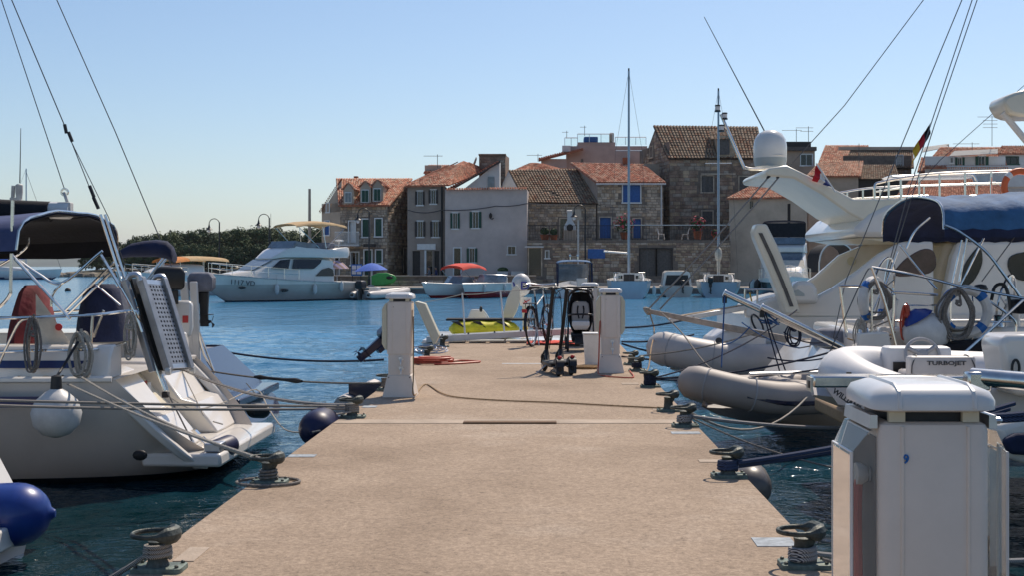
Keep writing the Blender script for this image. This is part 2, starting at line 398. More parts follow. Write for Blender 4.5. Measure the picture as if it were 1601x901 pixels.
# boat shade in the berths and sky brightness beyond are painted into the base colour; unresolved ripples widen the gloss there
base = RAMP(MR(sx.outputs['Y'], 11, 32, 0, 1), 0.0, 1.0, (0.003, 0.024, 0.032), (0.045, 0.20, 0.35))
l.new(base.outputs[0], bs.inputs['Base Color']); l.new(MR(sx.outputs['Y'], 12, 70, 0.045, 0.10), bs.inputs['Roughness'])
b0 = n.new('ShaderNodeBump'); b0.inputs['Strength'].default_value = 1.0; b0.inputs['Distance'].default_value = 0.30
l.new(NZ(0.42, 3, 0.55, (1.3, 0.6, 1)).outputs['Fac'], b0.inputs['Height'])
b1 = n.new('ShaderNodeBump'); b1.inputs['Strength'].default_value = 1.0; b1.inputs['Distance'].default_value = 0.15
l.new(NZ(0.8, 5, 0.62, (1, 1.6, 1)).outputs['Fac'], b1.inputs['Height']); l.new(b0.outputs[0], b1.inputs['Normal'])
b2 = n.new('ShaderNodeBump'); b2.inputs['Strength'].default_value = 0.8; b2.inputs['Distance'].default_value = 0.02
l.new(NZ(5.0, 4, 0.6, (1, 1.3, 1)).outputs['Fac'], b2.inputs['Height']); l.new(b1.outputs[0], b2.inputs['Normal'])
l.new(b2.outputs[0], bs.inputs['Normal'])

def banded(name, bands, rough=0.25):
    """boat topsides painted in level bands: (upper height in m, colour), lowest first"""
    m = mat(name, bands[-1][1], rough, var=0.05, scale=1.3, coat=0.25); n = m.node_tree.nodes; l = m.node_tree.links
    tc = n.new('ShaderNodeTexCoord'); sx = n.new('ShaderNodeSeparateXYZ'); l.new(tc.outputs['Object'], sx.inputs[0])
    mr = n.new('ShaderNodeMapRange'); mr.inputs[1].default_value = -1.0; mr.inputs[2].default_value = 3.0; l.new(sx.outputs['Z'], mr.inputs[0])
    rp = n.new('ShaderNodeValToRGB'); cr = rp.color_ramp; cr.interpolation = 'CONSTANT'; l.new(mr.outputs[0], rp.inputs[0])
    cr.elements[0].position = 0.0; cr.elements[0].color = (*bands[0][1], 1); cr.elements[1].position = (bands[0][0] + 1) / 4; cr.elements[1].color = (*bands[1][1], 1)
    for (z, c0), (z1, c1) in zip(bands[1:], bands[2:]): e = cr.elements.new((z + 1) / 4); e.color = (*c1, 1)
    old = n[m['n_ramp']]; mx = n.new('ShaderNodeMix'); mx.data_type = 'RGBA'; mx.blend_type = 'MULTIPLY'; mx.inputs[0].default_value = 1.0
    old.color_ramp.elements[0].color = (.86, .85, .83, 1); old.color_ramp.elements[1].color = (1, 1, 1, 1)
    l.new(rp.outputs[0], mx.inputs[6]); l.new(old.outputs[0], mx.inputs[7]); l.new(mx.outputs[2], n['Principled BSDF'].inputs['Base Color'])
AF = (0.015, 0.018, 0.025)
banded('hull_yacht_left', [(.05, AF), (9, (0.62, 0.555, 0.49))]); banded('hull_yacht_right', [(.04, AF), (9, (0.80, 0.755, 0.69))])
banded('hull_dark_yacht', [(.97, (0.012, 0.018, 0.05)), (9, (0.74, 0.73, 0.70))], .2); banded('hull_cruiser', [(.05, AF), (1.02, (0.50, 0.475, 0.43)), (9, (0.80, 0.755, 0.69))])
banded('hull_speedboat', [(.16, (0.33, 0.02, 0.02)), (9, (0.80, 0.755, 0.69))]); banded('hull_speedboat_red', [(.03, AF), (.42, (0.33, 0.02, 0.02)), (9, (0.80, 0.755, 0.69))]); banded('hull_bow_on', [(1.12, (0.045, 0.06, 0.06)), (9, (0.80, 0.755, 0.69))])
# ---------------------------------------------------------------- water
def make_water():
    X0, X1, Y0, Y1 = -16.0, 16.0, 1.0, 46.0; d = 0.085
    nx = int((X1 - X0) / d) + 1; ny = int((Y1 - Y0) / d) + 1
    xs = np.linspace(X0, X1, nx); ys = np.linspace(Y0, Y1, ny); gx, gy = np.meshgrid(xs, ys)
    rng = np.random.RandomState(4); z = np.zeros_like(gx)
    for k in range(46):
        wl = 0.32 * (1.075 ** k); a = rng.uniform(-0.9, 0.9) + (pi / 2 if k % 5 else 0.3)
        kk = 2 * pi / wl; amp = 0.0035 * wl ** 0.75 * rng.uniform(0.5, 1.2)
        ph = rng.uniform(0, 6.28)
        q = kk * (gx * cos(a) + gy * sin(a)) + ph + 0.9 * np.sin(gx * 0.37 + k) + 0.9 * np.sin(gy * 0.29 + 1.7 * k)
        z += amp * (1.0 - np.abs(np.sin(q / 2)) * 2 + 0.27)
    fade = np.clip(np.minimum.reduce([gx - X0, X1 - gx, gy - Y0, Y1 - gy]) / 6.0, 0, 1)
    z *= fade
    v = np.stack([gx, gy, z], -1).reshape(-1, 3)
    i = np.arange(ny - 1)[:, None] * nx + np.arange(nx - 1)[None, :]
    f = np.stack([i, i + 1, i + 1 + nx, i + nx], -1).reshape(-1, 4)
    B = 12000.0; o = len(v)
    far = np.array([[-B, -200, 0], [B, -200, 0], [B, B, 0], [-B, B, 0], [X0, Y0, 0], [X1, Y0, 0], [X1, Y1, 0], [X0, Y1, 0]])
    v = np.concatenate([v, far])
    ff = np.array([[0, 1, 5, 4], [1, 2, 6, 5], [2, 3, 7, 6], [3, 0, 4, 7]]) + o
    f = np.concatenate([f, ff])
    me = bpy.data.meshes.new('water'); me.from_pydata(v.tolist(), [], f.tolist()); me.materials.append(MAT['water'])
    me.polygons.foreach_set('use_smooth', [True] * len(me.polygons))
    ob = bpy.data.objects.new('water', me); C.objects.link(ob); ob['kind'] = 'structure'
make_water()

# ---------------------------------------------------------------- pier
PL, PR, PE = -1.90, 1.33, 23.5
pier = None
mb = MB(); mb.bb(PL, PR, -6, PE, -0.5, 0.70); pier = mb.build('pier', 'concrete', bevel=0.012); pier['kind'] = 'structure'
m = mat('strip_concrete', (0.45, 0.36, 0.275), 0.9, var=0.12, scale=4, bump=0.3, bscale=60)
mat('patch_blue', (0.36, 0.40, 0.43), 0.8, var=0.25, scale=14, bump=0.2)
mb = MB(); mb.bb(PL + .02, PR - .02, 11.33, 11.60, 0.690, 0.7045); mb.build('joint_strip', 'strip_concrete', pier)
mb = MB(); a = G(785, 569.5); b = G(846, 567.5); mb.bb(a.x, b.x, a.y - .06, a.y + .06, 0.690, 0.7042); mb.build('joint_strip', 'dirty_white', pier)
mb = MB(); a = G(724, 663.5); b = G(870, 660); mb.bb(a.x, b.x, a.y - .02, a.y + .10, 0.69, 0.716); mb.build('joint_board', 'plank', pier, bevel=0.004)
for px, py, wd, dp, mm in ((1210, 849, .20, .20, 'patch_blue'), (1110, 722, .16, .12, 'strip_concrete'), (1072, 678, .24, .14, 'patch_blue'), (470, 714, .22, .12, 'patch_blue'),
                           (1035, 641, .18, .14, 'strip_concrete'), (985, 601, .2, .2, 'strip_concrete'), (578, 637, .14, .16, 'patch_blue'), (300, 868, .1, .3, 'strip_concrete')):
    a = G(px, py); mb = MB(); mb.bb(max(a.x - wd / 2, PL + .015), min(a.x + wd / 2, PR - .015), a.y - dp / 2, a.y + dp / 2, 0.690, 0.7043); mb.build('repair_patch', mm, pier)

# ---------------------------------------------------------------- far land
def ridge(name, pts, Y, depth, m, seed=1, step=60.):
    """a hill range from a skyline of (pixel x, pixel y)"""
    mb = MB(); xs = [p[0] for p in pts]; n = 90; rows = []
    random.seed(seed)
    for i in range(n + 1):
        px = lerp(xs[0], xs[-1], i / n)
        for (a, b) in zip(pts, pts[1:]):
            if a[0] <= px <= b[0]: py = lerp(a[1], b[1], (px - a[0]) / (b[0] - a[0]))
        t = P(px, py, Y); h = max(t.z, 0.5); j = mnoise.noise(V((px * .09, seed, 0))) * 0.06 * h
        rows.append([(t.x, Y - depth * .5, -1), (t.x, Y - depth * .25, h * .55 + j), (t.x, Y, h + j), (t.x, Y + depth * .5, -1)])
    mb.loft(rows, closed=False)
    o = mb.build(name, m, smooth=60); o['kind'] = 'structure'; return o
ridge('hill', [(-900, 392), (-300, 380), (-60, 377), (60, 383), (150, 391), (260, 401), (420, 410), (640, 416)], 7000, 2500, 'hillside', 3)
# headland behind the moored boats
mb = MB(); rows = []
for i in range(61):
    t = i / 60; x = lerp(-105, -28, t); e = min(1, t * 7); j = mnoise.noise(V((x * .12, 5, 0)))
    rows.append([(x, 268 - 20 * e + 5 * j, -.6), (x, 272 - 20 * e + 4 * j, .7 * e + .3 + .3 * j), (x, 290 - 16 * e, 1.6 * e), (x, 340, 2.2 * e), (x, 380, -.6)])
mb.loft(rows, closed=False); o = mb.build('headland', 'land', smooth=60); o['kind'] = 'structure'
mb = MB(); random.seed(5)
for i in range(130):
    x = lerp(-112, -36, random.random() ** 1.5); e = min(1, (x + 112) / 14)
    y = 266 - 18 * e + random.uniform(-3, 3); r = random.uniform(.5, 1.3)
    mb.ell((x, y, .1), (r * 1.3, r, r * .75), 7, 5, Matrix.Rotation(random.random() * 3, 3, 'Z'))
o = mb.build('shore_rocks', 'rock', smooth=20, kind='stuff'); tag(o, 'brown boulders heaped along the shore below the pines', 'rocks')

# ---------------------------------------------------------------- pines on the headland
def pine_meshes(seed, m):
    random.seed(seed)
    tr = MB(); tr.tube(spl([(0, 0, -.3), (.1, 0, 1.5), (.35, .1, 3.2), (.2, 0, 5.2)], 4), [.26 - .013 * i for i in range(13)], 7)
    for k in range(6):
        a = k * 1.1 + seed; tr.tube([(.25, 0, 2.3 + .4 * k), (1.0 * cos(a), 1.0 * sin(a), 3.4 + .4 * k), (2.0 * cos(a), 2.0 * sin(a), 4.2 + .4 * k)], [.11, .07, .03], 5)
    cl = []
    for k in range(44):
        a = random.uniform(0, 6.28); r = 3.3 * sqrt(random.random()); z = 1.0 + 6.1 * random.random()
        r *= (1.0 - 0.32 * abs(z - 3.8) / 3.0)
        cl.append((V((r * cos(a), r * sin(a), z)), random.uniform(.7, 1.35)))
    vs = []; fs = []
    for c, s in cl:
        for q in range(85):
            d = V((random.gauss(0, 1), random.gauss(0, 1), random.gauss(0, .75))); d.normalize()
            p = c + d * s * (random.random() ** .4); nrm = (d + V((random.gauss(0, .5), random.gauss(0, .5), random.gauss(0, .5) + .3))).normalized()
            t = nrm.orthogonal().normalized(); t = Matrix.Rotation(random.random() * 6.28, 3, nrm) @ t; u = nrm.cross(t); e = random.uniform(.12, .26)
            o = len(vs); vs += [p - t * e - u * e * .6, p + t * e - u * e * .5, p + u * e * 1.1]; fs.append((o, o + 1, o + 2))
    cr = MB(); cr.v = vs; cr.f = fs; cr.mi = [0] * len(fs)
    return tr, cr
protos = []
for s_, mm in ((1, 'pine_a'), (2, 'pine_b'), (3, 'pine_c')):
    tr, cr = pine_meshes(s_, mm)
    t = thing('pine_tree', '', 'tree'); tr.build('trunk', 'bark', t); cr.build('crown', mm, t, smooth=0, normals=False); protos.append([t, False])
spots = []
def tops(px):
    ks = [(118, 412), (130, 400), (150, 381), (175, 382), (200, 378), (230, 372), (262, 360), (285, 361), (310, 366), (345, 362), (380, 361), (400, 360), (440, 363), (480, 362), (520, 366), (560, 372)]
    for a, b in zip(ks, ks[1:]):
        if a[0] <= px <= b[0]: return lerp(a[1], b[1], (px - a[0]) / (b[0] - a[0]))
    return 368
random.seed(11); px = 134; i = 0
while px < 540:
    spots.append((px, 258 + random.uniform(0, 14), tops(px) - random.uniform(-7, 4))); px += random.uniform(13, 19)
px = 180
while px < 540:
    spots.append((px, 280 + random.uniform(0, 25), tops(px) - random.uniform(-8, 6))); px += random.uniform(17, 25)
px = 150
while px < 540:      # low front row whose crowns reach the ground
    spots.append((px, 252 + random.uniform(0, 4), tops(px) + random.uniform(16, 26))); px += random.uniform(16, 24)
names = ['first', 'second', 'third', 'fourth', 'fifth', 'sixth', 'seventh', 'eighth', 'ninth', 'tenth', 'eleventh', 'twelfth', 'thirteenth', 'fourteenth', 'fifteenth', 'sixteenth', 'seventeenth', 'eighteenth', 'nineteenth', 'twentieth', 'twenty-first', 'twenty-second', 'twenty-third', 'twenty-fourth', 'twenty-fifth', 'twenty-sixth', 'twenty-seventh', 'twenty-eighth', 'twenty-ninth', 'thirtieth', 'thirty-first', 'thirty-second', 'thirty-third', 'thirty-fourth', 'thirty-fifth']
rowcount = {'front': 0, 'middle': 0, 'rear': 0}
for i, (px, Y, py) in enumerate(sorted(spots)):
    top = P(px, py, Y); gz = 1.4; k = (top.z - gz) / 7.4
    pr = protos[i % 3]
    if not pr[1]: t = pr[0]; pr[1] = True
    else: t = copy_tree(pr[0])
    t.location = (top.x, Y, gz); t.scale = (k * random.uniform(.95, 1.3), k * random.uniform(.95, 1.3), k); t.rotation_euler.z = random.uniform(0, 6.28)
    row = 'front' if Y < 257 else ('middle' if Y < 275 else 'rear')
    rowcount[row] += 1
    t['label'] = 'pine on the headland, %s from the left in the %s row' % (names[rowcount[row] - 1], row)
    t['group'] = 'pines on the headland'
    if i == 0: t['label'] = 'pine at the seaward tip of the headland, leftmost of all'

# ---------------------------------------------------------------- quay of the old town
QZ = 0.5
mb = MB(); mb.bb(-34, 60, 95, 104.8, -1, QZ); quay = mb.build('quay', 'quay_dark', bevel=.03); quay['kind'] = 'structure'
mb = MB(); mb.bb(-34.05, 60.05, 94.9, 96.2, QZ - .16, QZ + .04); mb.build('kerb', 'quay_stone', quay, bevel=.03)
mb = MB(); mb.bb(-34, 60, 105.3, 170, -1, 0.72); o = mb.build('street', 'quay_stone'); o['kind'] = 'structure'
# ---------------------------------------------------------------- old town houses
TM = {'orange': ['tile_orange', 'tile_red', 'tile_pale'], 'old': ['tile_old', 'tile_old', 'tile_brown', 'tile_old'], 'red': ['tile_red', 'tile_orange', 'tile_red'], 'pale': ['tile_pale', 'tile_orange', 'tile_pale']}
def tiles(q, mats, parent, cw=0.24, ch=0.38, lift=0.05, hole=None, sway=0.0):
    """pantiles as arched pieces laid in rows over the quad eaveL, eaveR, ridgeR, ridgeL"""
    a, b, c, d = [V(p) for p in q]
    W_ = max((b - a).length, (c - d).length); L_ = max((d - a).length, (c - b).length)
    nc = max(2, int(W_ / cw)); nr = max(2, int(L_ / ch)); nrm = (b - a).cross(d - a)
    if nrm.length < 1e-6: nrm = (b - a).cross(c - a)
    nrm.normalize()
    if nrm.z < 0: nrm = -nrm
    mb = MB()
    def at(u, v): return a.lerp(b, u).lerp(d.lerp(c, u), v)
    wtop = (c - d).length
    for r in range(nr):
        for k in range(nc):
            if wtop < W_ * .3 and (r + .5) / nr > 1 and k % 2: continue
            u0 = (k + .06) / nc; u1 = (k + .94) / nc; um = (u0 + u1) / 2; v0 = r / nr - .012; v1 = min(1.0, (r + 1.12) / nr)
            if (at(u1, v0) - at(u0, v0)).length < 0.05: continue
            if hole and hole(um, (v0 + v1) / 2): continue
            mb.cur = random.choice((0, 0, 1, 1, 2, 0, 2, len(mats) - 1)) % len(mats)
            h0 = lift + .06 + random.uniform(-.012, .018); h1 = lift + .005
            dz = V((0, 0, -sway * sin(pi * um) * sin(pi * (v0 + v1) / 2))) if sway else V((0, 0, 0))
            pts = []
            for v, h in ((v0, h0), (v1, h1)):
                pts += [at(u0, v) + nrm * (h - .055) + dz, at(lerp(u0, u1, .25), v) + nrm * (h + .015) + dz, at(lerp(u0, u1, .75), v) + nrm * (h + .015) + dz, at(u1, v) + nrm * (h - .055) + dz]
            mb.add(pts, [(0, 1, 5, 4), (1, 2, 6, 5), (2, 3, 7, 6), (0, 3, 2, 1)])
    return mb.build('roof_tiles', mats, parent, smooth=0, kind='stuff', normals=False)

class House:
    def __init__(s, name, label, foot, z0=0.7, cat='house'):
        s.p = [V(((px - CX) / F * Y, Y, 0)) for px, Y in foot]; s.z0 = z0
        c = V((sum(p.x for p in s.p) / len(s.p), sum(p.y for p in s.p) / len(s.p), z0))
        s.t = thing(name, label, cat, c)
    def plane(s, i, j): return s.p[i % len(s.p)], s.p[j % len(s.p)]
    def hit(s, px, py, A, B):
        d = V(((px - CX) / F, 1, -(py - CY) / F)); u = (B - A).normalized(); n = V((u.y, -u.x, 0))
        k = n.dot(A - V((0, 0, H))) / n.dot(d); q = V((0, 0, H)) + d * k
        return (q - A).dot(u), q.z
    def wall(s, i, j, zl, zr, m, wins=(), stone=None, apex=None, z0=None, ss=(.28, .55, .2, .34), fine=None):
        """wall between two corners of the plan; tops in metres; windows as photo rectangles"""
        A, B = s.plane(i, j); u = (B - A); W = u.length; u.normalize(); nrm = V((u.y, -u.x, 0)); z0 = s.z0 if z0 is None else z0
        def at(x, z, o=0.0): return A + u * x + nrm * o + V((0, 0, z))
        hs = []
        for wn in wins:
            x0, zt = s.hit(wn[0], wn[1], A, B); x1, zb = s.hit(wn[2], wn[3], A, B)
            x0 = max(x0, .05); x1 = min(x1, W - .05); zb = max(zb, z0 + .02); hs.append((x0, x1, zb, zt, wn[4:]))
        zt_ = min(zl, zr); mb = MB()
        xs = sorted({0.0, W, *[q for h in hs for q in h[:2]]}); zs = sorted({z0, zt_, *[q for h in hs for q in h[2:4]]})
        for a, b in zip(xs, xs[1:]):
            for c, d in zip(zs, zs[1:]):
                mx, mz = (a + b) / 2, (c + d) / 2
                if any(h[0] < mx < h[1] and h[2] < mz < h[3] for h in hs): continue
                mb.face(at(a, c), at(b, c), at(b, d), at(a, d))
        top = [at(0, zt_), at(W, zt_)]
        if zr > zt_ + .01: top.append(at(W, zr))
        if apex: top.append(at(apex[0] * W, apex[1]))
        if zl > zt_ + .01: top.append(at(0, zl))
        if len(top) > 2: mb.face(*top)
        for x0, x1, zb, zt, st in hs:      # reveals
            for (p, q) in (((x0, zb), (x0, zt)), ((x0, zt), (x1, zt)), ((x1, zt), (x1, zb)), ((x1, zb), (x0, zb))):
                mb.face(at(*p), at(*p, o=-.22), at(*q, o=-.22), at(*q))
        wl = mb.build('wall', m, s.t, smooth=0, normals=False)
        if stone: s.stones(wl, at, W, z0, zl, zr, apex, hs, stone, ss)
        for h in hs: s.opening(at, *h)
        return wl
    def stones(s, wl, at, W, z0, zl, zr, apex, hs, mats, ss):
        mb = MB(); z = z0; top = max(zl, zr, apex[1] if apex else 0)
        def ceil(x):
            t = x / W
            if apex: return lerp(zl, apex[1], t / apex[0]) if t < apex[0] else lerp(apex[1], zr, (t - apex[0]) / (1 - apex[0] + 1e-6))
            return lerp(zl, zr, t)
        while z < top - .05:
            h = random.uniform(ss[2], ss[3]); x = -random.random() * .2
            while x < W:
                w_ = random.uniform(ss[0], ss[1]); a = max(x, 0) + .015; b = min(x + w_, W) - .015; c = z + .015; d = z + h - .015
                x += w_
                if b - a < .06 or d > min(ceil(a), ceil(b)): continue
                if any(a < hh[1] + .12 and b > hh[0] - .12 and c < hh[3] + .14 and d > hh[2] - .14 for hh in hs): continue
                o = random.uniform(.012, .06); mb.cur = random.randrange(len(mats)); j = lambda: random.uniform(-.03, .03)
                pts = [at(a, c), at(b, c), at(b, d), at(a, d)]; e = .025
                pts += [at(a + e + abs(j()), c + e + abs(j()), o), at(b - e - abs(j()), c + e + abs(j()), o), at(b - e - abs(j()), d - e - abs(j()), o), at(a + e + abs(j()), d - e - abs(j()), o)]
                mb.add(pts, [(4, 5, 6, 7), (0, 1, 5, 4), (1, 2, 6, 5), (2, 3, 7, 6), (3, 0, 4, 7)])
            z += h
        if mb.v: mb.build('stonework', mats, wl, smooth=0, kind='stuff', normals=False)
    def opening(s, at, x0, x1, zb, zt, st):
        kind, sh, fr = (list(st) + [None] * 3)[:3]; fr = fr or 'white_paint'
        def bar(mb, a, b, c, d, o0, o1):
            mb.prism([at(a, c, o0), at(b, c, o0), at(b, d, o0), at(a, d, o0)], at(a, c, o1) - at(a, c, o0))
        e = .10 if kind != 'plain' else .06
        mb = MB()
        for a, b, c, d in ((x0 - e, x0, zb - e * .3, zt + e), (x1, x1 + e, zb - e * .3, zt + e), (x0, x1, zt, zt + e)): bar(mb, a, b, c, d, -.02, .05)
        nm = 'door' if kind in ('door', 'closed_door') else 'window'
        w_ = mb.build(nm, fr, s.t, smooth=0)
        if nm == 'window':
            mb = MB(); bar(mb, x0 - .14, x1 + .14, zb - .12, zb - .002, -.02, .11); mb.build('sill', fr, w_, smooth=0)
        mb = MB(); bar(mb, x0, x1, zb, zt, -.20, -.17); mb.build('pane' if nm == 'window' else 'door_leaf', 'glass_dark' if kind not in ('closed', 'closed_door') else sh, w_, smooth=0)
        xm = (x0 + x1) / 2
        if kind in ('open', 'plain'):
            mb = MB(); t = .035
            for a, b, c, d in ((x0, x0 + t, zb, zt), (x1 - t, x1, zb, zt), (xm - t / 2, xm + t / 2, zb, zt), (x0 + t, xm - t / 2, zt - t, zt), (xm + t / 2, x1 - t, zt - t, zt)): bar(mb, a, b, c, d, -.165, -.13)
            mb.build('casement', fr, w_, smooth=0)
        if kind == 'open':
            hw = (x1 - x0) / 2 * .95
            for a, b in ((x0 - .03 - hw, x0 - .03), (x1 + .03, x1 + .03 + hw)): s.shutter(at, a, b, zb, zt, sh, w_, .055, bar)
        if kind == 'closed':
            for a, b in ((x0 + .01, xm - .006), (xm + .006, x1 - .01)): s.shutter(at, a, b, zb, zt, sh, w_, -.06, bar)
    def shutter(s, at, a, b, zb, zt, m, parent, o, bar):
        mb = MB(); bar(mb, a, b, zb, zt, o, o + .035)
        for k in range(5):
            z = lerp(zb, zt, (k + .5) / 5); bar(mb, a + .05, b - .05, z - .1, z + .1, o + .03, o + .05)
        mb.build('shutter', m, parent, smooth=0)
    def shell(s, zt, m, skip=(), z0=None):
        """remaining plain walls"""
        n = len(s.p)
        for i in range(n):
            if i not in skip:
                A, B = s.plane(i, i + 1); z = zt if not isinstance(zt, (list, tuple)) else zt[i]
                mb = MB(); b0 = s.z0 if z0 is None else z0
                mb.face(A + V((0, 0, b0)), B + V((0, 0, b0)), B + V((0, 0, z)), A + V((0, 0, z))); mb.build('wall', m, s.t, smooth=0, normals=False)
    def roof(s, quads, kind, cw=.24, ch=.38, hole=None, sway=0.0, t=.10, chim=None):
        mb = MB(); Q = []
        for q in quads:
            pts = [P(*a) if not isinstance(a, V) else a for a in q]; Q.append(pts)
            mb.prism(pts if len(pts) == 4 else pts, (0, 0, -t))
        r = mb.build('roof', 'hole_dark' if kind == 'old' else 'tile_red', s.t, smooth=0)
        for i, pts in enumerate(Q):
            if len(pts) == 3: pts = [pts[0], pts[1], pts[2], pts[2]]
            tiles(pts, TM[kind], r, cw, ch, hole=hole if i == 0 else None, sway=sway)
        return r
    def gutter(s, a, b, m='plaster_white', r=.07):
        mb = MB(); mb.tube([a, b], r, 6); mb.build('gutter', m, s.t)
    def boxpart(s, name, px0, py0, px1, py1, Y, dep, m, bevel=0.0, parent=None):
        a = P(px0, py0, Y); b = P(px1, py1, Y); mb = MB(); mb.bb(a.x, b.x, Y, Y + dep, b.z, a.z); return mb.build(name, m, parent or s.t, bevel=bevel, smooth=0)
def zpx(py, Y): return H - (py - CY) / F * Y
def antenna(px, y0, y1, Y, label, arms=3, w_=.9):
    a = P(px, y1, Y); b = P(px, y0, Y); t = thing('roof_antenna', label, 'antenna', a)
    mb = MB(); mb.tube([a, b], .03, 5); mb.build('mast', 'wire', t)
    for k in range(arms):
        z = b.z - .15 - .35 * k; mb = MB(); mb.tube([V((b.x - w_ * (1 if k else 1.6), b.y, z)), V((b.x + w_ * .6, b.y, z))], .022, 4); mb.build('element', 'wire', t)

random.seed(21)
GREY = ['stone_grey', 'stone_warm', 'stone_grey', 'stone_pale']; BRN = ['stone_brown', 'stone_grey', 'stone_brown', 'stone_warm']; WARM = ['stone_warm', 'stone_brown', 'stone_pale', 'stone_warm']
# leftmost house with blue shutters, gable towards the sea
h = House('stone_house', 'narrow grey gabled house with blue shutters at the left end of the quay', [(503, 118), (534, 116.5), (538, 126), (503, 128)])
h.wall(0, 1, zpx(332, 118), zpx(284, 118), 'plaster_tan', [(508, 346, 515, 367, 'closed', 'shutter_blue'), (511, 318, 515, 331, 'closed', 'shutter_blue'), (524, 394, 530, 430, 'door', None)])
h.shell([0, zpx(284, 118), zpx(310, 118), zpx(332, 118)], 'plaster_tan', skip=(0,))
h.roof([[(500, 332, 117.7), (535, 279, 117.7), (535, 279, 127), (500, 332, 127)]], 'orange')
# stone house with three dormers
Y = 112
h = House('stone_house', 'stone house with three roof dormers, green shutters and white balcony', [(532, 113.5), (606, 112), (639, 117), (566, 124)])
E = zpx(320, 112.5)
h.wall(0, 1, E, E, 'stone_mortar', [(546, 346, 555, 379, 'closed_door', 'white_paint'), (567, 343, 577, 370, 'closed', 'shutter_green'), (587, 342, 597, 369, 'closed', 'shutter_green'),
       (549, 394, 561, 414, 'plain', None), (570, 391, 581, 431, 'closed_door', 'shutter_green'), (588, 391, 597, 411, 'closed', 'shutter_green')], stone=GREY, ss=(.22, .48, .16, .3))
h.wall(1, 2, E, zpx(284, 117), 'stone_mortar', [(631, 388, 636, 426, 'closed_door', 'shutter_dark', 'stone_pale')], stone=WARM, ss=(.35, .75, .24, .36))
h.shell([0, 0, zpx(284, 117), E], 'plaster_tan', skip=(0, 1))
h.roof([[(529, 321, 112.8), (609, 320.5, 111.6), (645, 279, 118.5), (525, 279, 119)]], 'orange')
for k, (x0, x1, wt, wb, ap, sh, pk) in enumerate(((540, 549, 300, 317, 286, 'white_paint', 'plain'), (566, 576, 296, 317, 283, 'shutter_green', 'closed'), (585, 595, 294, 315, 281, 'shutter_green', 'closed'))):
    Yd = 112.6; a = P(x0 - 3, wb + 2, Yd); b = P(x1 + 4, wb + 2, Yd); zt = zpx(wt - 3, Yd); za = zpx(ap, Yd); xm = (a.x + b.x) / 2
    d = MB(); d.face((a.x, Yd, a.z), (b.x, Yd, a.z), (b.x, Yd, zt), (xm, Yd, za), (a.x, Yd, zt))
    d.face((a.x, Yd, a.z), (a.x, Yd, zt), (a.x, Yd + 4, zt), (a.x, Yd + 4, a.z)); d.face((b.x, Yd, a.z), (b.x, Yd, zt), (b.x, Yd + 4, zt), (b.x, Yd + 4, a.z))
    dm = d.build('dormer', 'plaster_tan', h.t, smooth=0, normals=False)
    f = MB(); f.bb(P(x0 - 1, 0, Yd).x, P(x1 + 1, 0, Yd).x, Yd - .08, Yd - .03, zpx(wb, Yd), zpx(wt, Yd)); f.build('window', 'white_paint', dm, smooth=0)
    xa, xb = P(x0, 0, Yd).x, P(x1, 0, Yd).x
    f = MB()
    for q0, q1 in ((xa, (xa + xb) / 2 - .02), ((xa + xb) / 2 + .02, xb)): f.bb(q0, q1, Yd - .13, Yd - .085, zpx(wb - 1.5, Yd), zpx(wt + 1.5, Yd))
    f.build('shutter' if pk == 'closed' else 'pane', sh if pk == 'closed' else 'glass_grey', dm, smooth=0)
    tiles([(b.x + .12, Yd - .15, zt), (b.x + .12, Yd + 4, zt), (xm, Yd + 4, za), (xm, Yd - .15, za)], TM['orange'], dm); tiles([(a.x - .12, Yd + 4, zt), (a.x - .12, Yd - .15, zt), (xm, Yd - .15, za), (xm, Yd + 4, za)], TM['orange'], dm)
bl = MB(); a = P(524, 382, 112.2); b = P(562, 382, 112.2); bl.bb(a.x, b.x, 111.9, 113.4, a.z - .15, a.z); bal = bl.build('balcony', 'plaster_white', h.t)
bl = MB(); zt = zpx(362, 112.2); bl.bb(a.x, b.x, 111.92, 111.97, zt - .06, zt)
for k in range(22): x = lerp(a.x + .03, b.x - .03, k / 21); bl.bb(x - .015, x + .015, 111.93, 111.96, a.z + .003, zt - .063)
bl.build('railing', 'white_paint', bal, smooth=0)
h.boxpart('chimney', 553, 275, 559, 283, 119, .7, 'terracotta')
h.boxpart('door_canopy', 568, 381, 585, 386, 111.2, 1.0, 'shutter_dark')
# tall grey house with hipped roof
h = House('plaster_house', 'tall grey house with dark shutters and hipped orange roof', [(637, 111.5), (696, 111.5), (708, 122), (652, 122)])
E = zpx(291, 111.5)
D_ = 'shutter_dark'
h.wall(0, 1, E, E, 'plaster_dark', [(653, 299, 660, 320, 'open', D_), (674, 297, 681, 318, 'open', D_), (653, 346, 661, 370, 'open', D_), (677, 346, 685, 370, 'open', D_),
       (645, 392, 657, 431, 'closed_door', D_, 'plaster_dark'), (667, 392, 676, 431, 'door', None, 'plaster_dark'), (679, 392, 687, 431, 'closed_door', D_, 'plaster_dark')])
h.shell(E, 'plaster_dark', skip=(0,))
ap = (725, 251, 117); al = (716, 252, 117)
h.roof([[(634, 291, 111), (702, 289, 111), ap, ap], [(702, 289, 111), (762, 266, 121), ap], [(640, 287, 123), (634, 291, 111), al]], 'orange')
h.boxpart('shop_sign', 652, 381, 681, 390, 111.35, .12, 'white_paint')
h.boxpart('door_post', 663.5, 391, 666.5, 431, 111.35, .14, 'white_paint')
mb = MB(); mb.tube([P(691, 291, 111.3), P(691, 431, 111.3)], .09, 6); mb.build('downpipe', 'dark_metal', h.t)
antenna(684, 241, 262, 118, 'thin aerial above the hipped orange roof', 1, .8)
h.boxpart('gable_attic', 664, 258, 690, 280, 121, 3, 'plaster_tan')
h.roof([[(662, 270, 120.5), (706, 268, 120.5), (703, 258, 123), (670, 258, 123)]], 'orange')
